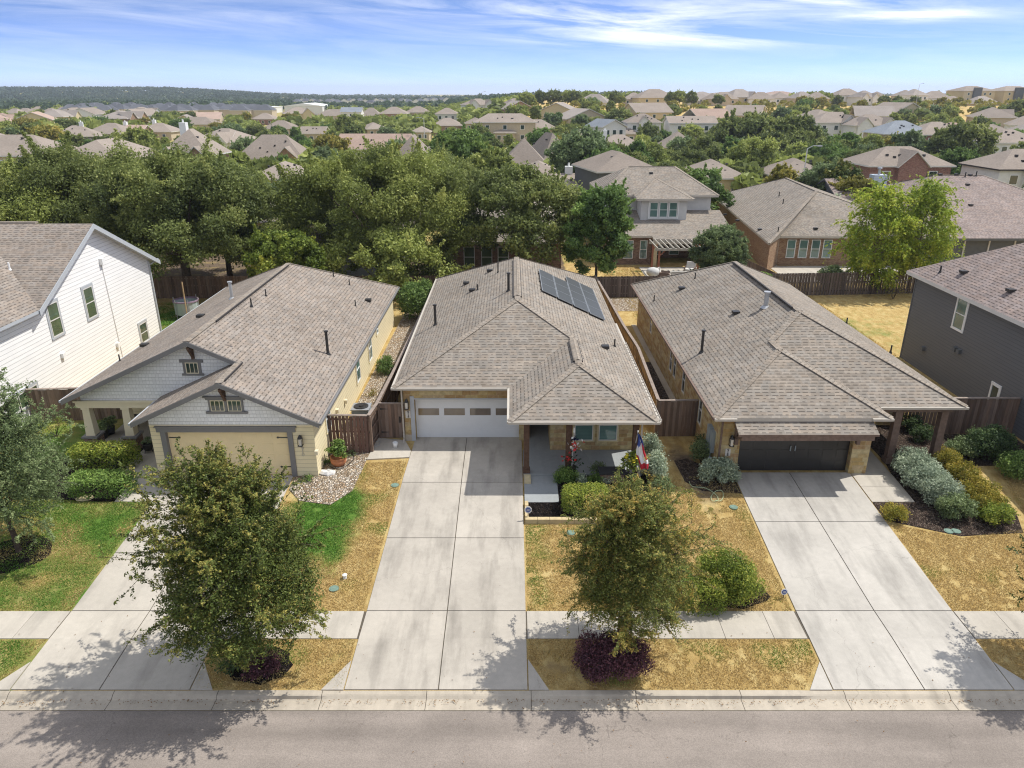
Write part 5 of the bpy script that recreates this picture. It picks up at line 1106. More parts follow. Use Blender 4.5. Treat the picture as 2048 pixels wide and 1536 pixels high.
# trampoline-like play enclosure and ball behind the white house
c = atZ(368, 640, 0); t = thing('play_enclosure', 'round trampoline with white netting behind the white house', 'trampoline', c)
b = MB(); b.cyl((c.x, c.y + .8, .25), (c.x, c.y + .8, .33), .85, .85, 20); b.build('mat', M['slate'], t); b = MB()
b.lathe((c.x, c.y + .8, 0), [(.85, .3), (.85, 1.2)], 20)
nm = MT('pale_netting'); nb = nm.out((.40, .46, .44), .8)
b.build('netting', nb, t); b = MB(); b.lathe((c.x, c.y + .8, 0), [(.83, 1.2), (.9, 1.22), (.9, 1.32), (.83, 1.32)], 20); b.build('rim_padding', plain('mauve_padding', (.33, .24, .32), .7), t)
for k in range(6): a = k * 1.047; b = MB(); b.cyl((c.x + .9 * math.cos(a), c.y + .8 + .9 * math.sin(a), 0), (c.x + .9 * math.cos(a), c.y + .8 + .9 * math.sin(a), 1.5), .03, .03, 6); b.build('post', M['metal'], t)
p = atZ(377, 634, .35); b = MB(); b.lathe((p.x, p.y, .05), [(0.001, 0)] + [(.28 * math.sin(a), .28 - .28 * math.cos(a)) for a in [i * math.pi / 9 for i in range(1, 9)]] + [(0.001, .56)], 14); tag(b.build('ball', M['red'], None, True), 'big red ball beside the white-netted trampoline', 'ball')
p = atZ(377, 648, 0); b = MB(); b.cyl(p + A(0, 0, -.2), p + A(-.1, .3, 3.0), .05, .045, 8); tag(b.build('wooden_pole', M['wood_lt']), 'tall brown pole standing at the trampoline edge', 'pole')

# ================================================================== shrubs and hedges
def sh(name, label, px, py, R_, mat, **k):
    p = gp(px, py); return shrub(name, label, p, R_, M[mat], **k)
sh('hedge', 'bright green clipped hedge mound at the cream house porch, the upper of two', 214, 932, (1.45, .62, .52), 'lf_hedge', box=True, dens=420, leaf=.045, seed=21)
sh('hedge', 'lower green hedge mound on dark mulch beside the cream house walk', 208, 985, (1.35, .62, .42), 'lf_hedge_g', box=True, dens=420, leaf=.045, seed=22)
sh('shrub', 'wispy yellow-green grass bush beside the white house wall', 112, 872, (1.1, .7, .55), 'lf_hedge', n=10, dens=120, leaf=.05, seed=23, aspect=.25)
sh('shrub', 'small dark-leaved plant in the corner bed by the cream garage', 325, 972, (.28, .3, .18), 'lf_green', n=6, dens=500, leaf=.05, seed=24)
sh('shrub', 'thin yellow flowering sprig below the cream garage trim', 352, 958, (.4, .25, .4), 'lf_hedge', n=6, dens=120, leaf=.03, seed=25)
sh('hedge', 'long flat-topped yellow-green box hedge in the mulch bed beside the front path', 1170, 1019, (.95, .56, .50), 'lf_hedge', box=True, dens=760, leaf=.032, seed=26, rough=.08)
sh('shrub', 'fresh green rounded bush at the porch edge behind the box hedge', 1132, 966, (.55, .42, .42), 'lf_hedge_g', n=12, dens=560, leaf=.034, seed=27)
sh('shrub', 'small pale sage tuft touching the fresh green rounded bush', 1163, 968, (.26, .25, .24), 'lf_silver', n=7, dens=560, leaf=.032, seed=28)
sh('shrub', 'low green and sage shrub pair behind the box hedge', 1192, 966, (.34, .3, .28), 'lf_hedge_g', n=8, dens=560, leaf=.03, seed=29)
sh('shrub', 'silver sage tuft beside the brown fire table', 1212, 966, (.28, .28, .28), 'lf_silver', n=8, dens=560, leaf=.03, seed=30)
sh('shrub', 'dark blue-green fine grass tuft on the porch edge', 1197, 948, (.4, .3, .34), 'lf_sage', n=8, dens=360, leaf=.05, seed=31, aspect=.2)
sh('shrub', 'tall silver-leaved shrub beside the porch corner, the back one', 1298, 920, (.52, .5, .72), 'lf_silver', n=14, dens=420, leaf=.04, seed=32)
sh('shrub', 'broad silver-leaved shrub beside the hanging flag', 1306, 955, (.62, .6, .66), 'lf_silver', n=14, dens=420, leaf=.04, seed=33)
sh('shrub', 'straggling pale shrub in front of the hanging flag', 1322, 985, (.6, .5, .4), 'lf_sage', n=10, dens=300, leaf=.04, seed=34)
sh('shrub', 'large silver sage bush at the corner of the dark garage', 1435, 962, (1.0, .62, .58), 'lf_silver', n=22, dens=420, leaf=.042, seed=35)
sh('shrub', 'dusty green bush in front of the grey meter boxes', 1402, 925, (.55, .5, .62), 'lf_sage', n=14, dens=300, leaf=.04, seed=36)
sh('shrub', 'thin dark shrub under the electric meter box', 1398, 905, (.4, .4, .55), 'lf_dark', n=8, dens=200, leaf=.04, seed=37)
sh('shrub', 'large round bright green bush behind the rusty street tree', 1448, 1190, (1.15, .9, .92), 'lf_hedge', n=22, dens=560, leaf=.036, seed=38)
sh('shrub', 'smaller clipped yellow-green bush nearer the sidewalk by the rusty street tree', 1404, 1216, (.7, .5, .5), 'lf_hedge', box=True, dens=760, leaf=.032, seed=39)
sh('shrub', 'clipped green bush half hidden behind the rusty street tree', 1345, 1190, (.62, .5, .5), 'lf_hedge_g', box=True, dens=560, leaf=.034, seed=40)
sh('shrub', 'dark purple loropetalum mound around the trunk of the rusty street tree', 1226, 1342, (1.3, .78, .68), 'lf_purple', n=26, dens=620, leaf=.038, seed=41, aspect=.4)
sh('shrub', 'dark purple shrub under the big elm by the kerb', 525, 1348, (.66, .5, .36), 'lf_purple', n=12, dens=560, leaf=.036, seed=42)
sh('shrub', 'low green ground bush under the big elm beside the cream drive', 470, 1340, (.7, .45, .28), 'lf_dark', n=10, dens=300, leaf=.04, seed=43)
sh('shrub', 'small round golden bush beside the right-hand drive', 1788, 1040, (.56, .45, .36), 'lf_gold', n=14, dens=620, leaf=.032, seed=44)
sage = [('silver-green sage bush at the top of the sage row by the porch post', 1822, 955, (1.0, .8, .68), 'lf_silver', 45), ('silver-green sage bush second down in the sage row', 1850, 980, (1.0, .78, .66), 'lf_silver', 46),
        ('greener sage bush in the middle of the sage row', 1876, 1002, (.9, .75, .6), 'lf_silver', 47), ('pale dry-tipped sage bush at the bottom of the sage row', 1908, 1035, (.9, .68, .55), 'lf_sage', 48)]
for l, x, y, r, m_, s_ in sage: sh('sage_bush', l, x, y, r, m_, n=18, dens=420, leaf=.04, seed=s_, cat='bush', group='sage bushes between path and gold bushes')
gold = [('gold bush at the top end of the gold row', 1888, 930, (.72, .65, .42), 49), ('gold bush second down the gold row, low and flat', 1922, 962, (.78, .7, .46), 50), ('gold bush third down the gold row', 1955, 998, (.84, .74, .5), 51), ('gold bush fourth down the gold row, next to the last', 1975, 1022, (.8, .68, .48), 52), ('olive-gold bush at the lawn end of the gold row', 1990, 1046, (.72, .6, .46), 53)]
for l, x, y, r, s_ in gold: sh('gold_bush', l, x, y, r, 'lf_gold' if s_ < 53 else 'lf_hedge', n=16, dens=500, leaf=.036, seed=s_, cat='bush', group='gold bushes right of the sage bushes')
sh('shrub', 'sage-coloured shrub beside the outer porch post of the tan house', 1922, 912, (.75, .6, .5), 'lf_sage', n=14, dens=300, leaf=.045, seed=54)
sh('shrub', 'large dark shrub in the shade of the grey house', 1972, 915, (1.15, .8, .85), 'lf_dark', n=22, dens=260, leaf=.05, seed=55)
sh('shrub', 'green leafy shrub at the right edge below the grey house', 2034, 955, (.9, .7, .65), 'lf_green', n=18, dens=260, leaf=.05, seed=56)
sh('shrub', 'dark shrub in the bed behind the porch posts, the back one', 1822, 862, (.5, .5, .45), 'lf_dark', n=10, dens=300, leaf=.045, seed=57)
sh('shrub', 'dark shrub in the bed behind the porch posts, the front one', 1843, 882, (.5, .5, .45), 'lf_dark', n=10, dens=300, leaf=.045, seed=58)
sh('shrub', 'green agave-like clump on river rock beside the long plank fence', 772, 745, (.55, .9, .55), 'lf_green', n=12, dens=180, leaf=.1, seed=59, aspect=.2)
sh('shrub', 'small brown-green tuft on river rock near the long plank fence', 745, 792, (.35, .5, .2), 'lf_gold', n=7, dens=200, leaf=.05, seed=60, aspect=.25)
sh('shrub', 'low weedy plants around the terracotta pot', 655, 925, (.6, .4, .12), 'lf_green', n=8, dens=240, leaf=.05, seed=61)
sh('shrub', 'grey-green succulents beside the short reddish fence', 700, 912, (.4, .3, .14), 'lf_sage', n=7, dens=340, leaf=.05, seed=62, aspect=.3)
p = A(-6.6, 51.5, 0); shrub('shrub', 'tall bright green bush behind the cream house by the long plank fence', p, (1.7, 1.4, 1.6), M['lf_green'], dens=90, leaf=.08, n=26, seed=63)
shrub('hedge', 'bright vine hedge growing over the back fence behind the tan stone house', A(18.6, 57.6, 0), (2.2, .5, 1.05), M['lf_hedge_g'], box=True, dens=160, leaf=.08, seed=64)
shrub('shrub', 'vine tangle at the foot of the back fence beside the bright vine hedge', A(21.0, 57.0, 0), (1.0, .5, .7), M['lf_hedge_g'], dens=120, leaf=.08, seed=65)
shrub('shrub', 'round dark bush on the patio edge behind the weathered back fence', A(26.8, 60.3, 0), (1.1, 1.0, 1.15), M['lf_sage'], dens=120, leaf=.08, n=18, seed=66)
shrub('shrub', 'shaggy green bush at the fence corner below the bright green tree', A(6.0, 56.3, 0), (1.6, 1.0, .9), M['lf_green'], dens=100, leaf=.08, n=16, seed=67, aspect=.3)
shrub('shrub', 'bare grey-brown multi-stem bush at the foot of the yellow willow', A(30.6, 57.2, 0), (1.1, .8, .9), M['lf_gold'], dens=14, leaf=.05, n=10, seed=68)

# ================================================================== street trees grown branch by branch
def branch_tree(name, label, cat, base, h, prof, mat, seed, nlimb=26, leaf=.042, per=20, twl=.34, droop=0., shoots=.12, trunk=.11, barkm='bark', sub=9, tw=7, z0f=.26, curl=.3, asym=None, tint0=.0, fill=0, fs=1.0):
    """trunk -> limbs (length follows prof(height share)) -> side branches -> twigs that carry the leaves"""
    rs = random.Random(seed); nr = np.random.default_rng(seed); base = Vector(base); t = thing(name, label, cat, base); mb = MB(); LP, LD, LT = [], [], []
    def wig(d, a): return (d + Vector((rs.uniform(-a, a), rs.uniform(-a, a), rs.uniform(-a, a)))).normalized()
    tp = [base - A(0, 0, .2)]; d = A(0, 0, 1); n_ = 9
    for i in range(n_): d = wig(d, .06); d.z = abs(d.z); tp.append(tp[-1] + d * ((h + .2) / n_))
    for i in range(n_): mb.cyl(tp[i], tp[i + 1], trunk * (1 - i / n_ * .92), trunk * (1 - (i + 1) / n_ * .92), 8, cap=False)
    def along(P, s): s *= len(P) - 1; i = min(int(s), len(P) - 2); return P[i].lerp(P[i + 1], s - i)
    def grow(p, d, L, seg, up):
        P = [p]
        for i in range(seg): d = (wig(d, .16) + A(0, 0, up)).normalized(); P.append(P[-1] + d * L / seg)
        return P
    def leafy(P, n, tone):
        for q in range(n):
            s = rs.random(); LP.append(along(P, s)); LD.append((P[-1] - P[0]).normalized()); LT.append(tone + .25 * s)
    for k in range(nlimb):
        f = z0f + (1 - z0f) * (k / nlimb) ** .92; az = k * 2.39996 + rs.uniform(-.4, .4); p = along(tp, f * .985 + .01)
        ln = prof((f - z0f) / (1 - z0f)) * rs.uniform(.75, 1.12)
        if asym: ln *= asym(az)
        el = .18 + .95 * ((f - z0f) / (1 - z0f)) ** 1.3 + rs.uniform(-.12, .12)
        P = grow(p, A(math.cos(az) * math.cos(el), math.sin(az) * math.cos(el), math.sin(el)), ln, 6, .05 - droop * .1)
        for i in range(6): mb.cyl(P[i], P[i + 1], trunk * .34 * (1 - i / 6.6), trunk * .34 * (1 - (i + 1) / 6.6), 5, cap=False)
        tone = rs.uniform(.25, .55)
        for j in range(sub):
            s = .22 + .78 * (j + rs.random()) / sub; p2 = along(P, min(s, 1)); sd_ = wig((P[-1] - P[0]).normalized() * .8, .95); L2 = ln * (.50 - .22 * s) * rs.uniform(.7, 1.2) + .12
            if rs.random() < shoots: L2 *= 1.9
            Q = grow(p2, sd_, L2, 4, .02 - droop * .35); mb.tube(Q, .007, 3)
            leafy(Q, int(per * .6), tone + .1)
            for m_ in range(tw):
                s3 = (m_ + rs.random()) / tw; T_ = grow(along(Q, s3), wig((Q[-1] - Q[0]).normalized() * .9, .8), twl * rs.uniform(.6, 1.3), 3, -.05 - droop * .6)
                if m_ % 3 == 0: mb.tube(T_, .004, 3)
                leafy(T_, per, tone + rs.uniform(-.1, .25))
    LP = np.array([tuple(v) for v in LP]); LD = np.array([tuple(v) for v in LD]); N = len(LP)
    # tufts that fill the inside of the crown
    if fill:
        K = fill; hh = z0f + .05 + (.95 - z0f) * nr.random(K) ** .9; az = nr.random(K) * 6.283; rad = np.array([prof(min(1, (q - z0f) / (1 - z0f))) for q in hh]) * np.sqrt(nr.random(K)) * .80
        if asym: rad *= np.array([asym(a_) for a_ in az])
        cc = np.stack([base.x + np.cos(az) * rad, base.y + np.sin(az) * rad, base.z + hh * h * .97 - droop * rad * .45], 1); m_ = 34; u_ = unit(K * m_) * (nr.random(K * m_) ** .5)[:, None] * np.array((.26, .26, .17)) * 1.15 * fs
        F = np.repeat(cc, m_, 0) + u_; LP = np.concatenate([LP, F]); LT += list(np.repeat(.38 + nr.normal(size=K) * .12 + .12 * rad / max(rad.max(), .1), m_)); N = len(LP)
    LP += nr.normal(size=LP.shape) * .028; nn = nr.normal(size=LP.shape) * .7 + np.array((0, 0, .75))
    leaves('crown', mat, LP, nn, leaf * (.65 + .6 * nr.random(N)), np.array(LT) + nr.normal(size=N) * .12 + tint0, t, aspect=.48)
    mb.build('trunk', M[barkm], t, True); print(name, N); return t
pf = lambda w_, lo=.75: (lambda s: w_ * (lo + (1 - lo) * math.sin(min(1, s / .35) * math.pi / 2)) * (1 if s < .35 else math.cos((s - .35) / .65 * 1.25) ** .8))
branch_tree('street_tree', 'big dense dark green elm with loose side shoots, in front of the cream garage', 'tree', gp(510, 1340), 5.75, pf(2.65, .8), M['lf_elm'], 3, nlimb=50, per=26, sub=10, tw=7, z0f=.26, trunk=.10, shoots=.14, leaf=.041, fill=1900)
branch_tree('street_tree', 'rusty-tinged fine-leaved street tree above the purple shrub', 'tree', gp(1222, 1300) + A(.25, 0, 0), 5.0, pf(1.95, .7), M['lf_elm2'], 8, nlimb=46, per=26, sub=9, tw=8, z0f=.29, droop=.2, trunk=.08, leaf=.034, shoots=.12, fill=1200, asym=lambda a: 1 + .2 * math.cos(a))
branch_tree('lawn_tree', 'dusty grey-green live oak at the left edge on the front lawn', 'tree', gp(38, 1103), 5.6, pf(2.7, .7), M['lf_sage'], 12, nlimb=40, per=24, sub=9, tw=7, z0f=.3, trunk=.11, leaf=.043, droop=.1, fill=1500)
branch_tree('street_tree', 'street tree out of frame at right whose shadow falls across the drive', 'tree', (17.2, 17.9, -.9), 6.0, pf(2.0, .7), M['lf_elm'], 15, nlimb=28, per=14, sub=8, tw=6, z0f=.25, leaf=.05, fill=300)
# grass blades on the open lawns
def blades(name, polys, dens, mat, hgt):
    P, T = [], []
    for pl in polys:
        xs = [p[0] for p in pl]; ys = [p[1] for p in pl]; n = int((max(xs) - min(xs)) * (max(ys) - min(ys)) * dens); q = np.stack([rng.uniform(min(xs), max(xs), n), rng.uniform(min(ys), max(ys), n)], 1)
        ins = np.zeros(n, bool)
        for i in range(len(pl)):
            (x1, y1), (x2, y2) = pl[i], pl[(i + 1) % len(pl)]; c = ((y1 > q[:, 1]) != (y2 > q[:, 1])) & (q[:, 0] < (x2 - x1) * (q[:, 1] - y1) / (y2 - y1 + 1e-12) + x1); ins ^= c
        q = q[ins]; P.append(q)
    q = np.concatenate(P); gr = np.array([greenness(a, b) - 1.2 * dirt_shade_amount(a, b) * 0 for a, b in q]); dt = np.array([dirt_shade_amount(a, b) for a, b in q])
    nz = np.array([mn.noise(Vector((a * .8, b * .8, 7))) for a, b in q]); nz2 = np.array([mn.noise(Vector((a * 2.6, b * 2.6, 1))) for a, b in q]); k = (dt + nz2 * .6 < .42) & (nz2 > -.62 + .35 * rng.random(len(q))); q, gr, nz = q[k], gr[k], nz[k]
    z = np.array([near(b) for b in q[:, 1]]); s = hgt * (.5 + rng.random(len(q))); P3 = np.stack([q[:, 0], q[:, 1], z + s * .45], 1)
    up = np.tile((0., 0., 1.), (len(q), 1)) + rng.normal(size=(len(q), 3)) * .7; nn = rng.normal(size=(len(q), 3)); nn[:, 2] *= .4
    o = leaves(name, mat, P3, nn, s, np.clip(gr + nz * 1.0 - .15 + rng.normal(size=len(q)) * .14, 0, 1), aspect=.28, dirs=up); return tag(o, kind='stuff')
M['blade'] = MT('grass_blade'); _m = M['blade']; _c = _m.ramp(_m.attr('tint'), [(0, (.60, .455, .21)), (.3, (.53, .41, .16)), (.5, (.32, .36, .09)), (.75, (.15, .28, .05)), (1, (.12, .25, .04))]); M['blade'] = _m.out(_c, .8, None, .15, trans=(.25, _c))
blades('grass', [[(-24, 19.95), (-14.8, 19.95), (-14.85, 26.1), (-17, 26.1), (-21, 26.6), (-24, 30)], [(-9.4, 19.95), (-4.98, 19.95), (-4.72, 29.4), (-6.5, 29.2), (-6.75, 26.9), (-7.4, 25.9), (-9.4, 26.2)], [(-9.4, 16.7), (-4.98, 16.7), (-4.96, 18.64), (-9.4, 18.64)], [(-24, 16.7), (-15.2, 16.7), (-14.8, 18.6), (-24, 18.6)],
    [(.52, 19.95), (9.38, 19.95), (9.55, 28), (7, 28), (5.9, 25.4), (4.2, 24.6), (.52, 24.64)], [(1.1, 16.68), (8.6, 16.68), (9.38, 17.8), (9.38, 18.64), (.52, 18.64), (.52, 17.9)], [(14.75, 19.95), (25, 19.95), (25, 29), (21.5, 29), (20.2, 24.4), (17.2, 23.8), (14.77, 24.7)], [(15.4, 16.7), (25, 16.7), (25, 18.6), (14.8, 18.6), (14.8, 17.8)]], 1400, M['blade'], .032)
blades('grass', [[(9, 50.6), (24.2, 43), (24.2, 58), (20, 57.6), (9, 57)], [(-30, 49), (-20.2, 49), (-20.2, 56), (-30, 56)], [(8.4, 60), (12.5, 60), (12, 69), (8.4, 69)]], 160, M['blade'], .06)

sh('shrub', 'small weedy green plants in the gravel strip at the cream garage corner', 612, 962, (.45, .3, .14), 'lf_green', n=7, dens=260, leaf=.045, seed=81)
# windblown dry leaves along the gutter, kerb and drive edges
n_ = 1000; gx_ = rng.uniform(-16, 17, n_); gy_ = np.where(rng.random(n_) < .72, 16.36 - np.abs(rng.normal(0, .12, n_)), rng.uniform(11, 19.9, n_)); P_ = np.array([(a, b, max(near(b), -1.0 if b < 16.4 else near(b)) + .052) for a, b in zip(gx_, gy_)])
nn_ = rng.normal(size=(n_, 3)) * .25; nn_[:, 2] += 1
tag(leaves('fallen_leaves', plain('dry_leaf', (.20, .12, .055), .9, var=.4, vs_=40), P_, nn_, rng.uniform(.015, .035, n_), rng.random(n_)), kind='stuff')
# ================================================================== neighbours behind the back fences
def simple_win(parent, P, u, n, w_, h_, nx=1, ny=2, glass='glass_blind', frame='white'):
    return window(parent, P, u, n, w_, h_, M[frame], M[glass], None, nx, ny, fw=.06)
# --- grey stucco over brick, two storeys, pergola in front
hF = thing('stucco_house', 'two-storey grey stucco and brick house with white triple upper window, behind the pergola', 'house', (15, 70, 0))
u0, u1, us = 75.4, 86.8, .42; zc_ = 5.8
Ra, Rb = A(12.4, 81, 8.1), A(17.3, 81, 8.1); E_ = [A(8.9, u0, zc_), A(20.8, u0, zc_), A(20.8, u1, zc_), A(8.9, u1, zc_)]
ru = roof_obj('roof', [[E_[0], E_[1], Rb, Ra], [E_[1], E_[2], Rb], [E_[2], E_[3], Ra, Rb], [E_[3], E_[0], Ra]], hF, [M['shingle'], M['gutter']], .2)
bx = [A(12.2, 72.8, 5.78), A(17.7, 72.8, 5.78)]; bp = A(14.95, 78.3, 7.15)
bb_ = MB(); bb_.prism([bx[0], bx[1], bp], (0, 0, -.2), 0, 1); bb_.prism([bx[1], A(17.7, 75.6, 5.9), bp], (0, 0, -.2), 0, 1); bb_.prism([A(12.2, 75.6, 5.9), bx[0], bp], (0, 0, -.2), 0, 1); bb_.build('bay_roof', [M['shingle'], M['gutter']], ru)
cap = MB()
for a, b in ((E_[0], Ra), (E_[1], Rb), (Ra, Rb), (bx[0], bp), (bx[1], bp)): capline(cap, a, b, .3, .05)
cap.build('ridge_cap', M['hipcap'], ru)
lo = [A(8.2, 69.2, 2.85), A(13.2, 69.2, 2.85), A(13.2, 68.5, 2.7), A(17.9, 68.5, 2.7), A(17.9, 69.8, 2.85), A(21.2, 69.8, 2.85)]
lw = MB(); zl = 4.25
lw.prism([lo[0], lo[1], A(13.2, 76, zl), A(8.2, 76, zl)], (0, 0, -.18), 0, 1); lw.prism([lo[2], lo[3], A(17.9, 76, zl + .02), A(13.2, 76, zl + .02)], (0, 0, -.18), 0, 1); lw.prism([lo[4], lo[5], A(21.2, 76, zl), A(17.9, 76, zl)], (0, 0, -.18), 0, 1); lw.prism([A(8.2, 76, zl), A(8.9, 76, zl), A(8.9, 86, zl), A(8.2, 86, zl)], (0, 0, -.18), 0, 1)
lw.build('lower_roof', [M['shingle'], M['gutter']], hF)
wl = MB(); wl.box(8.7, 13.3, 69.8, 86, -.2, 2.7); wl.box(13.3, 17.7, 73, 86, -.2, 2.7); wl.box(17.7, 20.8, 70.3, 86, -.2, 2.7); wl.build('wall', M['brick_dark'], hF)
wu = MB(); wu.box(9.5, 12.7, 76, 86.2, 3.2, 5.65); wu.box(12.7, 17.2, 73.3, 86.2, 3.2, 5.62); wu.box(17.2, 20.2, 76, 86.2, 3.2, 5.65); wu.build('upper_wall', M['stucco'], hF)
for i in range(3): simple_win(hF, (13.95 + i * .95, 73.3, 3.95), (1, 0, 0), (0, -1, 0), .82, 1.45)
t_ = MB(); t_.box(13.4, 13.5, 73.2, 73.32, 3.85, 5.5); t_.box(16.3, 16.4, 73.2, 73.32, 3.85, 5.5); t_.box(13.4, 16.4, 73.19, 73.32, 5.42, 5.52); t_.box(13.4, 16.4, 73.19, 73.32, 3.82, 3.93); t_.build('window_trim', M['white'], hF)
for x in (9.6, 11.1, 12.55): simple_win(hF, (x, 69.8, .6), (1, 0, 0), (0, -1, 0), .95 if x < 12 else .7, 1.75)
simple_win(hF, (19.2, 70.3, .9), (1, 0, 0), (0, -1, 0), 1.1, 1.4); simple_win(hF, (14.6, 73, .3), (1, 0, 0), (0, -1, 0), 1.0, 2.0, 1, 2); simple_win(hF, (16.2, 73, .3), (1, 0, 0), (0, -1, 0), 1.0, 2.0, 1, 2)
for x in (13.5, 17.6): b = MB(); b.box(x - .18, x + .18, 68.7, 69.06, 0, 2.55); b.build('porch_column', M['stone_cap'], hF)
vent_pipe(ru, A(11.4, 77.2, 6.45), .5, .05); roof_vent(ru, A(14.6, 79.6, 7.5), (0., -1.))
# pergola
t = thing('pergola', 'weathered white slatted pergola on rust-brown posts over the patio', 'pergola', (15.2, 65.8, 0))
for x in (13.0, 17.3):
    for y in (64.3, 67.4): b = MB(); b.box(x - .08, x + .08, y - .08, y + .08, 0, 2.45); b.beam(A(x, y, 1.95), A(x + (.45 if x < 15 else -.45), y, 2.4), .07, .07); b.build('post', plain('rust_post', (.30, .12, .07), .8) if x + y < 78 else bpy.data.materials['rust_post'], t)
for y in (64.25, 67.35): b = MB(); b.box(12.6, 17.7, y, y + .1, 2.45, 2.65); b.build('beam', M['soffit'], t)
b = MB()
for i in range(11): b.box(12.7 + i * .48, 12.76 + i * .48, 63.8, 67.9, 2.66, 2.80)
b.build('slat', M['soffit'], t)
def lounge_chair(label, p, rot, w_=.8, name='patio_chair', cat='chair'):
    t = thing(name, label, cat, p); t.rotation_euler = (0, 0, rot); org = Vector(p); ORG[t.name] = Vector()
    b = MB(); b.box(-w_ / 2, w_ / 2, -.35, .4, .2, .42); b.build('seat', M['offwhite'], t); b = MB(); b.prism([A(-w_ / 2, .38, .4), A(w_ / 2, .38, .4), A(w_ / 2, .55, .95), A(-w_ / 2, .55, .95)], (0, .12, 0)); b.build('backrest', M['offwhite'], t)
    b = MB(); b.box(-w_ / 2 - .08, -w_ / 2, -.35, .5, .0, .6); b.box(w_ / 2, w_ / 2 + .08, -.35, .5, .0, .6); b.build('arm', M['post_lt'], t); return t
lounge_chair('cream cushioned patio chair left of the patio sofa', (13.55, 63.9, .06), 1.2); lounge_chair('wicker patio sofa with its back to the lawn', (14.9, 63.1, .06), math.pi, 2.2, 'patio_sofa', 'sofa'); lounge_chair('cream patio chair right of the sofa, the near one', (16.7, 64.4, .06), -1.3); lounge_chair('cream patio chair under the pergola, the far one', (16.2, 65.9, .06), -.4)
t = thing('egg_grill', 'grey covered round barbecue grill on the patio edge', 'grill', (12.35, 63.3, .06)); b = MB(); b.lathe((12.35, 63.3, .06), [(.25, 0), (.3, .35), (.55, .55), (.58, .8), (.45, 1.02), (.15, 1.12), (0, 1.13)], 14); b.build('cover', M['stucco'], t, True); b = MB(); b.box(12.75, 13.1, 63.1, 63.5, .7, .74); b.build('side_shelf', M['post_lt'], t)
# --- brick one-storey with four tall windows
hG = thing('tan_brick_house', 'one-storey tan brick house with four tall windows, between pergola and yellow willow', 'house', (30, 70, 0))
ga, gb_, gc, gd_, ge = A(22.97, 65.5, 2.9), A(25.1, 68.9, 2.9), A(41, 68.5, 2.9), A(42, 97, 2.9), A(26.2, 98, 2.9); g0, g1 = A(31.2, 77.0, 6.05), A(32.43, 89.5, 6.05)
rG = roof_obj('roof', [[ga, g0, g1, ge], [ga, gb_, g0], [gb_, gc, g0], [gc, gd_, g1, g0], [gd_, ge, g1]], hG, [M['shingle'], M['gutter']], .2)
cap = MB()
for a, b in ((ga, g0), (gb_, g0), (gc, g0), (g0, g1), (g1, ge), (g1, gd_)): capline(cap, a, b, .3, .05)
cap.build('ridge_cap', M['hipcap'], rG)
b = MB(); b.prism([A(23.4, 66.4, -.2), A(25.3, 69.4, -.2), A(33.6, 69.2, -.2), A(33.6, 75, -.2), A(40.5, 75, -.2), A(41.3, 96, -.2), A(26.6, 97, -.2)], (0, 0, 2.95)); b.build('wall', M['brick'], hG)
for x in (26.45, 27.6, 28.75, 29.85): simple_win(hG, (x, 69.33 - .02 * (x - 25.3), .75), (1, -.024, 0), (0, -1, 0), .82, 1.75)
nG = (g0 - ga).cross(g1 - ga).normalized()
for q in ((1556, 464), (1566, 407), (1558, 392)): vent_pipe(rG, onp(*q, ga, nG), .45, .05)
for q in ((1450, 430), (1475, 442), (1520, 460)): roof_vent(rG, onp(*q, ga, nG), (-1., 0.))
roof_vent(rG, onp(1631, 458, gb_, (gc - gb_).cross(g0 - gb_).normalized()), (0., -1.)); downspout(hG, 25.2, 69.3, 2.7, 0)
# --- broad grey house with chimney
hH = thing('grey_hip_roof_house', 'wide grey house with big brown hipped roof and pale chimney, behind the yellow willow', 'house', (47, 75, 0))
e0, e1, e2, e3 = A(38, 67.7, 2.9), A(60, 67.7, 2.9), A(60, 94, 2.9), A(36.2, 94, 2.9); k0, k1 = A(45.2, 81, 7.2), A(50.3, 81, 7.2)
rH = roof_obj('roof', [[e0, e1, k1, k0], [e1, e2, k1], [e2, e3, k0, k1], [e3, e0, k0]], hH, [M['shingle_r'], M['stucco_dk']], .22)
cap = MB()
for a, b in ((e0, k0), (e1, k1), (k0, k1), (e3, k0)): capline(cap, a, b, .32, .05)
cap.build('ridge_cap', M['hipcap'], rH)
b = MB(); b.box(38.6, 59.5, 68.6, 93.4, -.2, 2.7); b.build('wall', M['stucco_dk'], hH); b = MB()
for x in (42.3, 44.6, 47.0, 49.5): b.box(x, x + .12, 68.5, 68.6, 0, 2.7)
b.build('wall_trim', M['offwhite'], hH); b = MB()
gp0, gp1 = A(36.3, 86.5, 5.3), A(40.5, 86.5, 5.9); b.prism([A(36.2, 80.5, 3.6), A(36.2, 86.5, 6.0), A(36.2, 92.5, 3.6)], (.3, 0, 0)); b.build('gable_wall', M['stucco_dk'], hH)
b = MB(); b.prism([A(35.7, 86.5, 6.3), A(42, 86.5, 6.3), A(42, 80, 3.65), A(35.7, 80, 3.65)], (0, 0, -.18), 0, 1); b.prism([A(35.7, 86.5, 6.3), A(42, 86.5, 6.3), A(42, 93, 3.65), A(35.7, 93, 3.65)], (0, 0, -.18), 0, 1); b.build('gable_roof', [M['shingle_r'], M['stucco_dk']], rH)
c = atY(1753, 376, 84); b = MB(); b.box(c.x - .75, c.x + .75, 83.4, 84.6, 3.4, c.z + 1.45); ck = b.build('chimney', siding('pale_blue_siding', (.50, .56, .62), .2), rH); b = MB(); b.cyl(A(c.x, 84, c.z + 1.45), A(c.x, 84, c.z + 2.1), .14, .14, 8); b.cyl(A(c.x, 84, c.z + 2.1), A(c.x, 84, c.z + 2.25), .28, .22, 8); b.build('flue', M['metal'], ck)
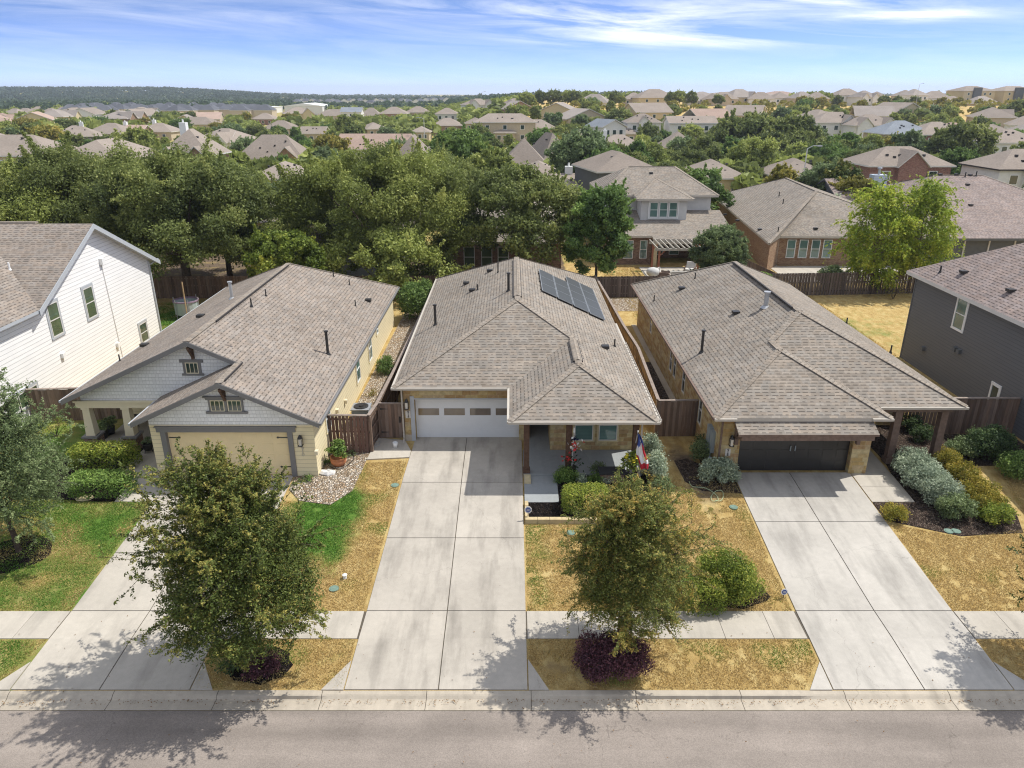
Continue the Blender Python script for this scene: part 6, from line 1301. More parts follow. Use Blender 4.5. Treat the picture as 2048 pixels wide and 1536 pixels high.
nH = (e1 - e0).cross(k0 - e0).normalized()
for q in ((1787, 372), (1826, 380), (1930, 354), (1952, 352)): vent_pipe(rH, onp(*q, e0, nH), .5, .06)
for q in ((1880, 350), (1912, 350), (1940, 351), (1935, 370), (1941, 411)): roof_vent(rH, onp(*q, e0, nH), (0., -1.))
# --- brick house under the dark oak, grey stucco house under the big oak
hI = thing('dark_brick_house', 'dark brown brick house with hipped roof half hidden behind the dark oak', 'house', (-1, 67, 0))
e = [A(-6.4, 65.6, 3), A(4.8, 65.6, 3), A(6.3, 86, 3), A(-5.6, 86, 3)]; k = [A(-.6, 71.5, 6.0), A(-.25, 80.5, 6.0)]
rI = roof_obj('roof', [[e[0], e[1], k[0]], [e[1], e[2], k[1], k[0]], [e[2], e[3], k[1]], [e[3], e[0], k[0], k[1]]], hI, [M['shingle'], M['offwhite']], .2)
b = MB(); b.box(-6.0, 4.5, 66.4, 85.5, -.2, 2.82); b.build('wall', M['brick_dark'], hI)
for x in (-3.9, -2.3, -.8): simple_win(hI, (x, 66.4, .5), (1, 0, 0), (0, -1, 0), 1.0, 1.9, 1, 2, 'glass_green')
nI = (e[0] - e[3]).cross(k[0] - e[3]).normalized()
for q in ((906, 442), (903, 458), (900, 472)): roof_vent(rI, onp(*q, e[0], nI if nI.z > 0 else -nI), (-1., 0.))
vent_pipe(rI, onp(921, 425, e[0], nI), .8, .06)
hJ = thing('grey_stucco_house', 'grey stucco one-storey house almost hidden under the big pale green oak', 'house', (-14, 66, 0))
e = [A(-21.5, 64, 2.9), A(-10.0, 64.3, 2.9), A(-10.0, 84, 2.9), A(-22, 84, 2.9)]; k = [A(-15.8, 70, 5.9), A(-15.8, 78, 5.9)]
roof_obj('roof', [[e[0], e[1], k[0]], [e[1], e[2], k[1], k[0]], [e[2], e[3], k[1]], [e[3], e[0], k[0], k[1]]], hJ, [M['shingle'], M['offwhite']], .2)
b = MB(); b.box(-17.3, -10.6, 64.9, 83.5, -.2, 2.75); b.box(-21, -17.3, 66.5, 83.5, -.2, 2.75); b.build('wall', M['stucco'], hJ)
simple_win(hJ, (-12.6, 64.9, .8), (1, 0, 0), (0, -1, 0), 1.3, 1.5, 2, 2, 'glass')
# tall pale street lamp, and others farther off
def lamp(label, px, top, Y, h, side=1):
    p = atY(px, top, Y); x = p.x; z0 = G(x, Y); t = thing('street_lamp', label, 'street lamp', (x, Y, z0), 'street lamps rising among the far trees'); b = MB(); b.cyl((x, Y, z0), (x, Y, z0 + h), .10, .07, 8); b.build('pole', M['offwhite'], t)
    b = MB(); b.tube([A(x, Y, z0 + h), A(x + side * .7, Y, z0 + h + .35), A(x + side * 1.3, Y, z0 + h + .35)], .05, 6); b.box(x + side * 1.2, x + side * 1.8, Y - .15, Y + .15, z0 + h + .26, z0 + h + .42); b.build('lamp_head', M['metal'], t)
lamp('tall pale street lamp rising behind the tan brick house roof', 1609, 338, 97, 8.8); lamp('street lamp standing out between the mid-distance roofs, arm to the left', 848, 250, 190, 9.5, -1)
lamp('thin far street lamp near the large clubhouse-like roofs at right', 1833, 202, 330, 11); lamp('far street lamp by the long tan roofs in the middle', 964, 202, 380, 11)

# ================================================================== houses of the middle distance, one by one
HOUSES = []
def mh(px, row, wpx, st, wall, roof, label, short, kind='hip', rot=0, dr=.9, chim=0, peak=None, dormer=0, sl=.52, group=None, name='suburban_house', wins=3, trimc='offwhite'):
    he = {1: 3.0, 2: 5.8, 3: 8.8}[st]; D = 100.
    for _ in range(30):
        zc = D * .93 + 3; W = wpx * zc / FPX; Dp = max(9, W * dr); run = min(W, Dp) / 2; hp = peak or he + min(run * sl, 3.6)
        x = (px - 1024) / FPX * (D * .929 + (CAM_H - hp) * .37); th = PITCH - math.atan((768 - row) / FPX); dz = CAM_H - (G(x, D) + hp)
        if th < .003: th = .003
        D = D * .5 + .5 * (min(1500, max(70, dz / math.tan(th))) if dz > .3 else 1500)
    x = (px - 1024) / FPX * (D * .929 + (CAM_H - hp) * .37); z0 = G(x, D) - .1
    return build_house(x, D, z0, W, Dp, he, hp, wall, roof, label, short, kind, rot, chim, dormer, group, name, wins, (px, row, wpx), trimc)
def build_house(x, D, z0, W, Dp, he, hp, wall, roof, label, short, kind, rot, chim, dormer, group, name, wins, scr, trimc='offwhite'):
    t = thing(name, label, 'house', (x, D, z0), group); t.rotation_euler = (0, 0, R(rot)); ORG[t.name] = Vector(); w2, d2 = W / 2, Dp / 2
    ro = MB(); o = .45; th = .2
    c = [A(-w2 - o, -d2 - o, he), A(w2 + o, -d2 - o, he), A(w2 + o, d2 + o, he), A(-w2 - o, d2 + o, he)]
    if kind == 'hip':
        if W >= Dp: k = [A(-w2 + d2 * .9, 0, hp), A(w2 - d2 * .9, 0, hp)]; P = [[c[0], c[1], k[1], k[0]], [c[1], c[2], k[1]], [c[2], c[3], k[0], k[1]], [c[3], c[0], k[0]]]
        else: k = [A(0, -d2 + w2 * .9, hp), A(0, d2 - w2 * .9, hp)]; P = [[c[0], c[1], k[0]], [c[1], c[2], k[1], k[0]], [c[2], c[3], k[1]], [c[3], c[0], k[0], k[1]]]
    elif kind == 'gx':   # ridge across the view
        k = [A(-w2 - o, 0, hp), A(w2 + o, 0, hp)]; P = [[c[0], c[1], k[1], k[0]], [c[2], c[3], k[0], k[1]]]
    else:                # gable end to the viewer
        k = [A(0, -d2 - o, hp), A(0, d2 + o, hp)]; P = [[c[1], c[2], k[1], k[0]], [c[3], c[0], k[0], k[1]]]
    for p in P: ro.prism(p, (0, 0, -th), 0, 1)
    rf = ro.build('roof', [M[roof], M[trimc]], t)
    wl = MB(); wl.box(-w2, w2, -d2, d2, -1.2, he - .15)
    if kind == 'gx': wl.prism([A(-w2, -d2, he - .15), A(-w2, d2, he - .15), A(-w2, 0, hp - .25)], (.2, 0, 0)); wl.prism([A(w2, -d2, he - .15), A(w2, d2, he - .15), A(w2, 0, hp - .25)], (-.2, 0, 0))
    if kind == 'gy': wl.prism([A(-w2, -d2, he - .15), A(w2, -d2, he - .15), A(0, -d2, hp - .25)], (0, .2, 0))
    wl.build('wall', M[wall], t)
    if W > 6 and D < 460:
        for lev in range(int(he // 2.8)):
            for i in range(wins):
                a = (-.5 + (i + .5) / wins) * W * .86; b = MB(); b.box(a - .62, a + .62, -d2 - .06, -d2, .9 + lev * 2.8, 2.25 + lev * 2.8); f = b.build('window', M['white'], t); b = MB(); b.box(a - .5, a + .5, -d2 - .09, -d2 - .055, 1.0 + lev * 2.8, 2.15 + lev * 2.8); b.build('pane', M['glass'], f)
    if dormer:   # a front gable bay breaking the roofline
        for s_ in ([0] if dormer == 1 else [-.28, .28] if dormer == 2 else [.28]):
            gx_, gw = s_ * W, W * .17; b = MB(); zt = min(hp - .3, he + gw * .95); b.prism([A(gx_ - gw, -d2 - .8, 0), A(gx_ + gw, -d2 - .8, 0), A(gx_ + gw, -d2 - .8, he), A(gx_, -d2 - .8, zt), A(gx_ - gw, -d2 - .8, he)], (0, .8, 0)); b.build('gable_bay', M[wall], t)
            b = MB(); b.prism([A(gx_, -d2 - 1.2, zt + .2), A(gx_, -d2 + d2 * .9, zt + .2), A(gx_ - gw - .35, -d2 + .3, he - .1), A(gx_ - gw - .35, -d2 - 1.2, he - .1)], (0, 0, -.15), 0, 1); b.prism([A(gx_, -d2 - 1.2, zt + .2), A(gx_, -d2 + d2 * .9, zt + .2), A(gx_ + gw + .35, -d2 + .3, he - .1), A(gx_ + gw + .35, -d2 - 1.2, he - .1)], (0, 0, -.15), 0, 1); b.build('gable_roof', [M[roof], M[trimc]], rf)
    if chim:
        b = MB(); cx = chim * w2 * .75; b.box(cx - .55, cx + .55, -.5, .6, he - .5, hp + 1.0); b.cyl((cx, 0, hp + 1.0), (cx, 0, hp + 1.5), .15, .15, 6); b.build('chimney', M['white'], rf)
    if D < 260:
        rs = random.Random(int(x * 7 + D)); 
        for i in range(4): b = MB(); q = rs.uniform(-.5, .5) * W * .5; f_ = rs.uniform(.25, .8); zz = he + (hp - he) * f_; b.box(q, q + .3, -d2 * (1 - f_) - .3, -d2 * (1 - f_) + .1, zz, zz + .28); b.build('roof_vent', M['dark'], rf)
    px, row, wpx = scr; HOUSES.append(dict(x=x, y=D, W=W, Dp=Dp, px=px, row=row, w=wpx, rb=pix(x, D - d2, z0 + he * .75)[1], short=short, t=t)); return t
T1, T2 = 'sf_tan', 'sf_grey'
rows = [
 (30, 268, 190, 2, 'stucco_tan', T1, 'tan hip-roofed two-storey house at the left edge above the oaks', 'the left-edge tan house', dict(dr=.7)),
 (212, 276, 190, 1, 'stucco_tan', T1, 'house with broad plain tan roof showing above the left oaks', 'the broad tan roof', dict(dr=1.3, peak=7.6)),
 (152, 250, 82, 1, 'stucco_dk', T1, 'blue-grey fronted house with a white chimney in the left distance', 'the blue-fronted house', dict(chim=.3, rot=20)),
 (222, 245, 80, 1, 'brick_red', T1, 'tan-roofed house just above the red brick roofline at left', 'the roof by the red brick house', dict()),
 (262, 249, 60, 1, 'brick_red', 'sf_brown', 'reddish-brown roofed brick house with white chimney at left', 'the red brick house', dict(chim=-.5, kind='gx')),
 (382, 256, 96, 2, 'brick', T1, 'steep-roofed brick house with two front gables and tall pale chimney', 'the steep-roofed brick house', dict(chim=-.4, dormer=2, peak=9.8, dr=.9)),
 (318, 245, 66, 1, 'stucco_tan', T1, 'low tan-roofed house with small white chimney behind the steep-roofed brick house', 'the low white-chimney house', dict(chim=-.4)),
 (392, 233, 84, 1, 'stucco_tan', T1, 'wide tan-roofed house peeking above the steep-roofed brick house', 'the wide roof behind it', dict(dr=.6)),
 (547, 268, 128, 1, 'brick', T1, 'house with pyramid roof corner and long ridge, above the big oak at left', 'the pyramid-roofed house', dict(peak=7.4, dr=.7, dormer=3)),
 (566, 322, 104, 1, 'stucco_tan', T1, 'tan hip roof with two vents tucked between the oaks', 'the two-vent roof', dict(dr=1.2)),
 (545, 402, 90, 1, 'stucco_tan', T1, 'tan roof glimpsed through gaps of the left oaks', 'the glimpsed tan roof', dict()),
 (718, 311, 60, 1, 'stucco_tan', T1, 'small bit of tan roof above the big pale green oak', 'the roof above the big oak', dict()),
 (826, 268, 74, 2, 'stucco_tan', T1, 'two-storey house with tall pointed tan roof, middle distance', 'the tall pointed roof', dict(peak=9.6)),
 (874, 284, 66, 1, 'stucco_tan', T1, 'lower tan roof attached in view to the tall pointed one', 'the lower roof beside it', dict()),
 (925, 322, 118, 1, 'stucco_tan', T1, 'long tan roof sloping down to the right of the big oak', 'the long sloping roof', dict(rot=-35, dr=1.4, kind='gx')),
 (1048, 275, 92, 1, 'brick', T1, 'brick house with dark windows under a steep tan roof, centre', 'the centre brick house', dict(peak=7.8)),
 (1098, 264, 62, 1, 'brick', T1, 'steep narrow tan roof right beside the centre brick house', 'the narrow steep roof', dict(peak=7.8, rot=25)),
 (1078, 321, 78, 1, 'stucco_white', T1, 'pointed tan roof in front of the white gabled chimney house', 'the pointed tan roof', dict(dr=1.2)),
 (1130, 345, 66, 1, 'stucco_white', T1, 'white house with front gable and white square chimney, centre', 'the white gabled chimney house', dict(kind='gx', chim=.3, dormer=1, dr=.8)),
 (1232, 300, 120, 2, 'stucco_dk', T1, 'dark green-grey two-storey house with long tan roof behind the stucco house', 'the dark green-grey house', dict(rot=12, dr=1.3)),
 (1238, 268, 96, 1, 'stucco_tan', T1, 'tan-roofed house with white chimney above the dark green-grey house', 'the upper chimney house', dict(chim=-.8)),
 (1240, 248, 66, 1, 'stucco_tan', T1, 'roof with a row of small pale vents in the middle distance', 'the pale-vented roof', dict()),
 (1284, 226, 66, 2, 'stucco_white', T1, 'white and grey two-storey house with brown pointed gable', 'the brown-gabled house', dict(dormer=1)),
 (1212, 223, 44, 2, 'stucco_white', 'sf_blue', 'blue-grey roofed white house in the middle distance', 'the blue-roofed white house', dict(kind='gy', rot=25)),
 (1190, 215, 56, 1, 'stucco_tan', T1, 'small tan pointed roof just left above the brown-gabled house', 'the small pointed roof', dict()),
 (1356, 262, 66, 1, 'stucco_tan', T1, 'tan roof rising out of the trees above the beige brick house', 'the roof in the trees', dict(peak=6.4)),
 (1424, 317, 116, 1, 'stone_cap', T1, 'beige brick house with hipped roof and row of black vents', 'the beige vented-roof house', dict(dr=1.1)),
 (1380, 231, 92, 2, 'stucco_white', T1, 'long white-walled house with straight tan roof', 'the long white house', dict(kind='gx', dr=.45, peak=7.6)),
 (1402, 212, 56, 1, 'brick', T1, 'pointed tan roof below the hilltop row, middle right', 'the pointed roof under the hill', dict()),
 (1470, 214, 92, 1, 'stucco_tan', T1, 'tan house with twin roof ridges below the hilltop row', 'the twin-ridge house', dict()),
 (1555, 207, 48, 1, 'brick', 'sf_brown', 'small reddish pointed roof beside the dry grass slope', 'the small reddish roof', dict(peak=7)),
 (1530, 228, 92, 1, 'brick', T1, 'brick house with tan roof below the small reddish roof', 'the brick house in the dip', dict()),
 (1072, 206, 46, 2, 'stucco', T1, 'grey-walled two-storey house left end under the bushy hill', 'the grey-walled house', dict()),
 (1122, 210, 60, 2, 'stucco', T1, 'two-storey house with long tan roof beside the grey-walled house', 'its long-roofed neighbour', dict()),
 (1010, 226, 120, 2, 'stucco_tan', T1, 'big tan two-storey house with several roof levels, centre', 'the big multi-roof house', dict(dr=.5)),
 (1060, 238, 100, 1, 'stucco_tan', T1, 'wide low tan roof in front of the big multi-roof house', 'the wide low roof', dict(dr=.6)),
 (1590, 315, 110, 1, 'stucco_tan', T1, 'tan hip roof behind the tall pale street lamp', 'the roof behind the street lamp', dict(dr=1.1)),
 (1798, 291, 158, 2, 'brick_red', T1, 'two-storey red brick house with spreading hipped roof at right', 'the two-storey red brick house', dict(dr=.55, dormer=1)),
 (1660, 222, 80, 2, 'stucco_white', T1, 'white house with tan roof and gable near the hilltop slope, right', 'the white gable house', dict(dormer=3)),
 (1738, 222, 76, 2, 'stucco_white', T1, 'white two-gabled house with small dark windows, right', 'the two-gabled white house', dict(dormer=2)),
 (1800, 216, 66, 2, 'stucco_tan', 'sf_blue', 'grey-roofed house at right of the two-gabled white house', 'the grey-roofed house', dict()),
 (1872, 216, 62, 2, 'brick_red', T1, 'brick house with brown gable and tan roof at right', 'the brown-gabled brick house', dict(dormer=3)),
 (1950, 213, 88, 2, 'stucco_white', T1, 'long tan-roofed house with white walls at the right', 'the long right-hand house', dict(dr=.4)),
 (1738, 256, 44, 1, 'stucco_white', T1, 'small tan roof with pale chimney in the trees at right', 'the small chimney roof', dict(chim=-.5)),
 (1660, 235, 60, 1, 'stucco_tan', T1, 'low tan roof below the white gable house', 'the low roof at right', dict()),
 (2018, 258, 96, 2, 'stucco_white', T1, 'white-walled house with tan roof at the right edge, the upper one', 'the upper right-edge house', dict(dr=.6)),
 (2040, 296, 140, 2, 'stucco_white', T1, 'white house with dark-trimmed front gable and three black windows, right edge', 'the lower right-edge house', dict(dr=.7, dormer=1, trimc='dark')),
 (668, 218, 64, 1, 'stucco_tan', T1, 'wide tan roof left of centre beyond the trees', 'the wide roof left of centre', dict(dr=.7)),
 (704, 214, 40, 2, 'stucco_white', 'sf_blue', 'pale blue-roofed house left of centre', 'the pale blue-roofed house', dict(kind='gx', dr=.5)),
 (742, 215, 44, 1, 'stucco_tan', T1, 'pointed tan roof next to the pale blue-roofed house', 'the next pointed roof', dict(peak=7.6)),
 (788, 213, 52, 2, 'brick', T1, 'tan-roofed house with orange-brown side wall left of centre', 'the orange-walled house', dict()),
 (836, 212, 46, 2, 'stucco_tan', T1, 'tan pyramid roof left of centre, next to the orange-walled house', 'the tan pyramid roof', dict()),
 (894, 215, 44, 2, 'stucco_white', T1, 'white-walled house with tan pointed roof left of centre', 'the white-walled far house', dict()),
 (895, 235, 58, 1, 'brick', T1, 'low pinkish-tan roof below the white-walled far house', 'the pinkish roof', dict()),
 (746, 244, 44, 1, 'stucco_tan', T1, 'tan roof with pale edge low in the trees left of centre', 'the pale-edged roof', dict(rot=30)),
 (842, 252, 36, 1, 'stucco_tan', T1, 'small tan roof beside the lamp left of centre', 'the small roof by the lamp', dict()),
 (628, 252, 48, 1, 'stucco_tan', T1, 'flat-looking tan roof edge low in the trees', 'the low roof edge', dict(kind='gx')),
 (562, 240, 62, 1, 'stucco_tan', T1, 'wide tan roof above the pyramid-roofed house', 'the roof above it', dict()),
 (530, 226, 44, 1, 'brick_red', T1, 'brick house with tan roof right of the long white warehouse', 'the house by the warehouse', dict()),
 (950, 234, 40, 1, 'stucco_tan', T1, 'small tan roof just left of the big multi-roof house', 'the small tan roof', dict()),
 (1010, 252, 40, 1, 'stucco_tan', T1, 'tan roof corner under the wide low roof', 'the roof corner', dict()),
 (10, 235, 46, 1, 'stucco_white', 'sf_brown', 'red-roofed pale house at the far left edge', 'the red-roofed house', dict()),
]
for px, row, wp, st, wl, rf, lab, sh_, kw in rows: mh(px, row, wp, st, wl, rf, lab, sh_, **kw)
# hilltop row on the right, against the sky
ridge = [(1190, 188, 66, 1, 1), (1268, 185, 44, 1, 0), (1308, 178, 80, 2, 0), (1400, 188, 56, 1, 0), (1425, 186, 40, 1, 0), (1446, 184, 52, 2, 1), (1478, 178, 64, 2, 3), (1522, 184, 50, 1, 0), (1560, 184, 38, 2, 0), (1604, 183, 46, 2, 0), (1634, 184, 44, 2, 0), (1692, 177, 52, 2, 0), (1728, 181, 44, 2, 2), (1754, 183, 36, 2, 0), (1810, 180, 36, 2, 0), (1828, 178, 38, 2, 0), (1870, 182, 56, 2, 0), (1905, 192, 48, 1, 0), (1965, 192, 60, 1, 0)]
ords = 'first second third fourth fifth sixth seventh eighth ninth tenth eleventh twelfth thirteenth fourteenth fifteenth sixteenth seventeenth eighteenth nineteenth twentieth'.split()
for i, (px, row, wp, st, dm) in enumerate(ridge):
    W_ = wp * 355 / FPX; he = 3.0 if st == 1 else 5.8; Dp = max(10, W_ * .8); hp = he + min(min(W_, Dp) / 2 * .62, 4); D = 392 + (i * 37 % 23)
    th = PITCH - math.atan((768 - row) / FPX); x = (px - 1024) / FPX * (D * .929); z0 = CAM_H - D * math.tan(th) - hp
    build_house(x, D, z0, W_, Dp, he, hp, ['stucco_white', 'stucco_tan', 'stone_cap', 'stucco_white'][i % 4], 'sf_tan' if i % 3 else 'sf_grey', f'hilltop house with tan pointed roof against the sky, {ords[i]} from the left end', 'hilltop house ' + ords[i], 'hip', (i * 53 % 40) - 20, 0, dm, 'houses along the hilltop', 'hilltop_house', 3, (px, row, wp))
for i, (px, row, wp) in enumerate([(1940, 172, 68), (2022, 172, 74)]):
    D = 430; he = 8.8; hp = 11.2; W_ = wp * 400 / FPX; x = (px - 1024) / FPX * (D * .93); z0 = CAM_H - D * math.tan(PITCH - math.atan((768 - row) / FPX)) - hp
    t = build_house(x, D, z0, W_, 14, he, hp, 'stone_cap', T1, f'three-storey tan apartment block on the hilltop, the {["left", "right-edge"][i]} one of two', 'the apartments', 'hip', 8, 0, 0, 'apartment blocks on the hilltop', 'apartment_block', 5, (px, row, wp))
    b = MB(); b.box(-W_ * .22, W_ * .02, -8.2, -7, 0, he + 1.6); b.build('dark_bay', M['stucco_dk'], t)
# retaining fence along the hilltop
f = [(1290, 197), (1450, 197), (1600, 199), (1720, 199), (1850, 203), (2000, 206)]
# warehouses in the left distance
for i, (px, row, wp, hgt) in enumerate([(475, 214, 150, 7), (617, 211, 74, 9), (440, 218, 70, 6)]):
    D = 640 - 60 * i; W_ = wp * D * .93 / FPX; x = (px - 1024) / FPX * D * .93; z = CAM_H - D * math.tan(PITCH - math.atan((768 - row) / FPX)); z0 = z - hgt
    t = thing('warehouse', ['long white flat-roofed warehouse in the left distance', 'white warehouse with a shallow arched roof, right of the long one', 'low pale warehouse beside the long white one'][i], 'warehouse', (x, D, z0)); ORG[t.name] = Vector()
    b = MB(); b.box(-W_ / 2, W_ / 2, -18, 18, -2, hgt); b.build('wall', M['stucco_white'], t)
    b = MB(); 
    if i == 1: b.prism([A(-W_ / 2 - .3, -18.3, hgt), A(0, -18.3, hgt + 1.8), A(W_ / 2 + .3, -18.3, hgt)], (0, 36.6, 0))
    else: b.box(-W_ / 2 - .3, W_ / 2 + .3, -18.3, 18.3, hgt, hgt + .4)
    b.build('roof', M['white'], t); b = MB()
    for k in range(5): b.box(-W_ * .4 + k * W_ * .2 - 1.2, -W_ * .4 + k * W_ * .2 + 1.2, -18.1, -18, 0, 3)
    b.build('loading_door', M['stucco_dk'], t)
# far rows: dark roofs below the wooded hill, and a pale row on the far ridge
rr = random.Random(5); protos = {}; FAR = []
# more houses of the same estates, filling the streets between the ones above
xh = []; rx = random.Random(77); xp = {}
for _ in range(9000):
    if len(xh) >= 46: break
    D = rx.uniform(118, 400) if rx.random() < .75 else rx.uniform(105, 240); px = rx.uniform(-60, 2110)
    if px > 1040 and (D > 365 or D < 190): continue
    x = (px - 1024) / FPX * D * .95; z0 = G(x, D); two = rx.random() < .4; hp = 8.6 if two else 6.2; q = pix(x, D, z0 + hp); W_ = rx.uniform(12, 17); wpx = W_ / q[2] * FPX; rowb = pix(x, D, z0 + 1)[1]
    if any((x - h_['x']) ** 2 + (D - h_['y']) ** 2 < (h_['W'] * .5 + h_['Dp'] * .3 + 12) ** 2 for h_ in HOUSES): continue
    if any(h_['y'] > D and abs(q[0] - h_['px']) < (wpx + h_['w']) * .5 and q[1] < h_['rb'] + 3 for h_ in HOUSES): continue
    if any(h_['y'] < D and abs(q[0] - h_['px']) < h_['w'] * .4 and q[1] > h_['row'] - 1 for h_ in HOUSES): continue
    hs = min([h_ for h_ in HOUSES if h_.get('hand', True)], key=lambda h_: (h_['px'] - q[0]) ** 2 + ((h_['row'] - q[1]) * 2.2) ** 2); rel = 'left of' if q[0] < hs['px'] else 'right of'
    if abs(q[0] - hs['px']) < hs['w'] * .4: rel = 'above' if D > hs['y'] else 'below'
    wl_ = rx.choice(['stucco_tan', 'stucco_white', 'brick', 'stone_cap']); rf_ = rx.choice(['sf_tan', 'sf_tan', 'sf_grey', 'sf_brown']); kd = rx.choice(['hip', 'hip', 'gx', 'gy']); key = (wl_, rf_, kd, two)
    if key not in xp:
        he = 5.8 if two else 3.0; t = build_house(x, D, z0 - .1, 14, 12.5, he, hp, wl_, rf_, 'x', 'x', kd, 0, 0, rx.choice([0, 1, 2, 3]) if kd == 'hip' else 0, None, 'suburban_house', 3, (q[0], q[1], wpx)); HOUSES.pop(); xp[key] = t
    else: t = copy_tree(xp[key]); t.location = (x, D, z0 - .1)
    t.rotation_euler = (0, 0, R(rx.choice([0, 90, 15, -20, 105, 70]) + rx.uniform(-6, 6))); t.scale = (W_ / 14, 1, 1); t['group'] = 'plain houses between the trees'
    wn = {'stucco_tan': 'tan-walled', 'stucco_white': 'white-walled', 'brick': 'brick', 'stone_cap': 'stone'}[wl_]; rn = {'sf_tan': 'tan', 'sf_grey': 'grey', 'sf_brown': 'brown'}[rf_]
    xh.append((('two-storey ' if two else '') + f'{wn} house, {rn} {"hipped" if kd == "hip" else "gabled"} roof, {rel} {hs["short"]}', abs(q[0] - hs['px']), t))
    HOUSES.append(dict(x=x, y=D, W=W_, Dp=12.5, px=q[0], row=q[1], w=wpx, rb=pix(x, D - 6, z0 + (4.2 if two else 2.2))[1], short=hs['short'], t=t, hand=False))
xl = {}
for l, d_, t in xh: xl.setdefault(l, []).append((d_, t))
for l, L_ in xl.items():
    L_.sort(key=lambda a: a[0])
    for i, (_, t) in enumerate(L_): t['label'] = l + ('' if i == 0 else ', ' + ['', 'second', 'third', 'fourth', 'fifth', 'sixth'][i] + ' closest')
print('extra houses', len(xh))
def far_house(px, row, wp, roof, wall, label, group, kind, two):
    D = None; he = 5.8 if two else 3.; hp = he + 3
    th = PITCH - math.atan((768 - row) / FPX); th = max(th, .0045); D = min(1500, (CAM_H - hp) / math.tan(th)) if CAM_H > hp else 900
    FAR.append((px, row, wp, D)); key = (roof, wall, kind, two); W_ = 15; x = (px - 1024) / FPX * D * .93; z0 = min(G(x, D), 3) - .3; s = max(.7, min(1.3, wp * D * .93 / FPX / W_))
    if key not in protos: protos[key] = t = build_house(x, D, z0, W_, 12, he, hp, wall, roof, label, label, kind, 0, 0, 0, group, 'far_house', 3, (px, row, wp)); HOUSES.pop()
    else: t = copy_tree(protos[key]); t.location = (x, D, z0); t['label'] = label
    t.scale = (s, s, 1); t.rotation_euler = (0, 0, R(rr.uniform(-25, 25)))
for i in range(46):
    far_house(135 + i * 8.8 + rr.uniform(-4, 4), rr.uniform(203, 209), rr.uniform(18, 28), 'sf_dark', 'stucco_tan', 'small far house with dark slate roof in the row below the wooded hill', 'dark-roofed far houses below the wooded hill', 'hip', True)
for i in range(26):
    far_house(20 + i * 20 + rr.uniform(-8, 8), rr.uniform(211, 218), rr.uniform(26, 40), 'sf_tan', 'stucco_tan', 'small far house with tan roof just above the left tree line', 'tan far houses above the left tree line', 'hip', False)
for i in range(30):
    far_house(592 + i * 10.4 + rr.uniform(-4, 4), rr.uniform(195.5, 198.5), rr.uniform(10, 15), 'sf_dark', 'stucco_white', 'tiny white house with dark roof on the far ridge left of centre', 'tiny white houses on the far ridge', 'gy' if i % 2 else 'hip', True)

# ================================================================== trees behind the houses
def bt(label, px, top, Y, Rx, mat, **k):
    p = atY(px, top, Y); h = p.z - G(p.x, Y); return blob_tree(k.pop('name', 'live_oak'), label, 'tree', (p.x, Y, G(p.x, Y)), h, k.pop('R', (Rx, Rx * .85, h * .42)), M[mat], **k)
bt('big dark live oak whose trunk stands before the back fence at left', 335, 320, 57.8, 6.2, 'lf_oak2', n=46, rb=2.0, dens=95, leaf=.10, seed=101, trunk=.42, R=(6.6, 5.5, 4.5), up=.6)
bt('broad dark live oak behind the white house roof', 95, 330, 61, 7.2, 'lf_oak2', n=46, rb=2.2, dens=95, leaf=.10, seed=102, trunk=.4, R=(6.4, 5.5, 4.5), up=.6)
bt('dark live oak rising left of the big trunked oak, partly behind it', 205, 345, 72, 4.6, 'lf_oak', n=40, rb=2.0, dens=95, leaf=.10, seed=103, R=(4.4, 4.4, 4.0), up=.6)
bt('live oak at the extreme left behind the white house ridge', -10, 335, 60, 6.2, 'lf_oak', n=36, rb=2.1, dens=95, leaf=.10, seed=104, R=(6.5, 5.5, 4.4), up=.6)
bt('second trunked live oak over the back fence, left of the small leafy tree', 430, 345, 64, 5.0, 'lf_oak2', n=40, rb=1.8, dens=95, leaf=.10, seed=105, R=(5.1, 4.8, 4.3), up=.7)
bt('light green leafy tree with yellow tips right behind the cream house roof', 572, 462, 54.5, 2.6, 'lf_hedge', name='leafy_tree', n=26, rb=1.0, dens=110, leaf=.11, seed=107, R=(2.7, 2.2, 2.6), trunk=.12, up=.8)
bt('huge pale green live oak in the middle, left of the solar panel roof', 765, 308, 62.5, 7.6, 'lf_oak', n=60, rb=2.2, dens=95, leaf=.10, seed=108, R=(7.0, 5.2, 5.0), multi=2, trunk=.35, up=.7)
bt('front lower bough-like oak hanging over the fence below the huge pale oak', 775, 462, 57.5, 4.2, 'lf_oak', n=34, rb=1.5, dens=80, leaf=.11, seed=109, R=(4.2, 3.2, 3.1), up=.9, trunk=.2)
bt('round-headed oak merging with the right side of the huge pale oak', 868, 312, 92, 3.8, 'lf_oak2', n=34, rb=1.6, dens=95, leaf=.10, seed=110, R=(3.7, 3.8, 4.4), up=.8)
bt('oak merging with the left side of the huge pale oak', 640, 372, 68, 3.2, 'lf_oak2', n=34, rb=1.6, dens=95, leaf=.10, seed=111, R=(3.2, 3.4, 3.6), up=.8)
bt('dark round live oak before the dark brick house', 1048, 352, 61, 4.3, 'lf_oak2', n=44, rb=1.5, dens=70, leaf=.12, seed=112, R=(4.4, 3.8, 3.5), up=.7, multi=2, trunk=.16)
bt('bright green upright tree between the dark oak and the stucco house', 1200, 368, 58.6, 2.4, 'lf_green', name='shade_tree', n=38, rb=.95, dens=110, leaf=.12, seed=113, R=(2.35, 2.2, 3.7), up=.95, trunk=.14)
bt('dense round grey-green tree right of the pergola', 1447, 446, 61, 1.95, 'lf_sage', name='shade_tree', n=34, rb=.7, dens=180, leaf=.08, seed=114, R=(2.05, 1.9, 2.5), up=.95, trunk=.12)
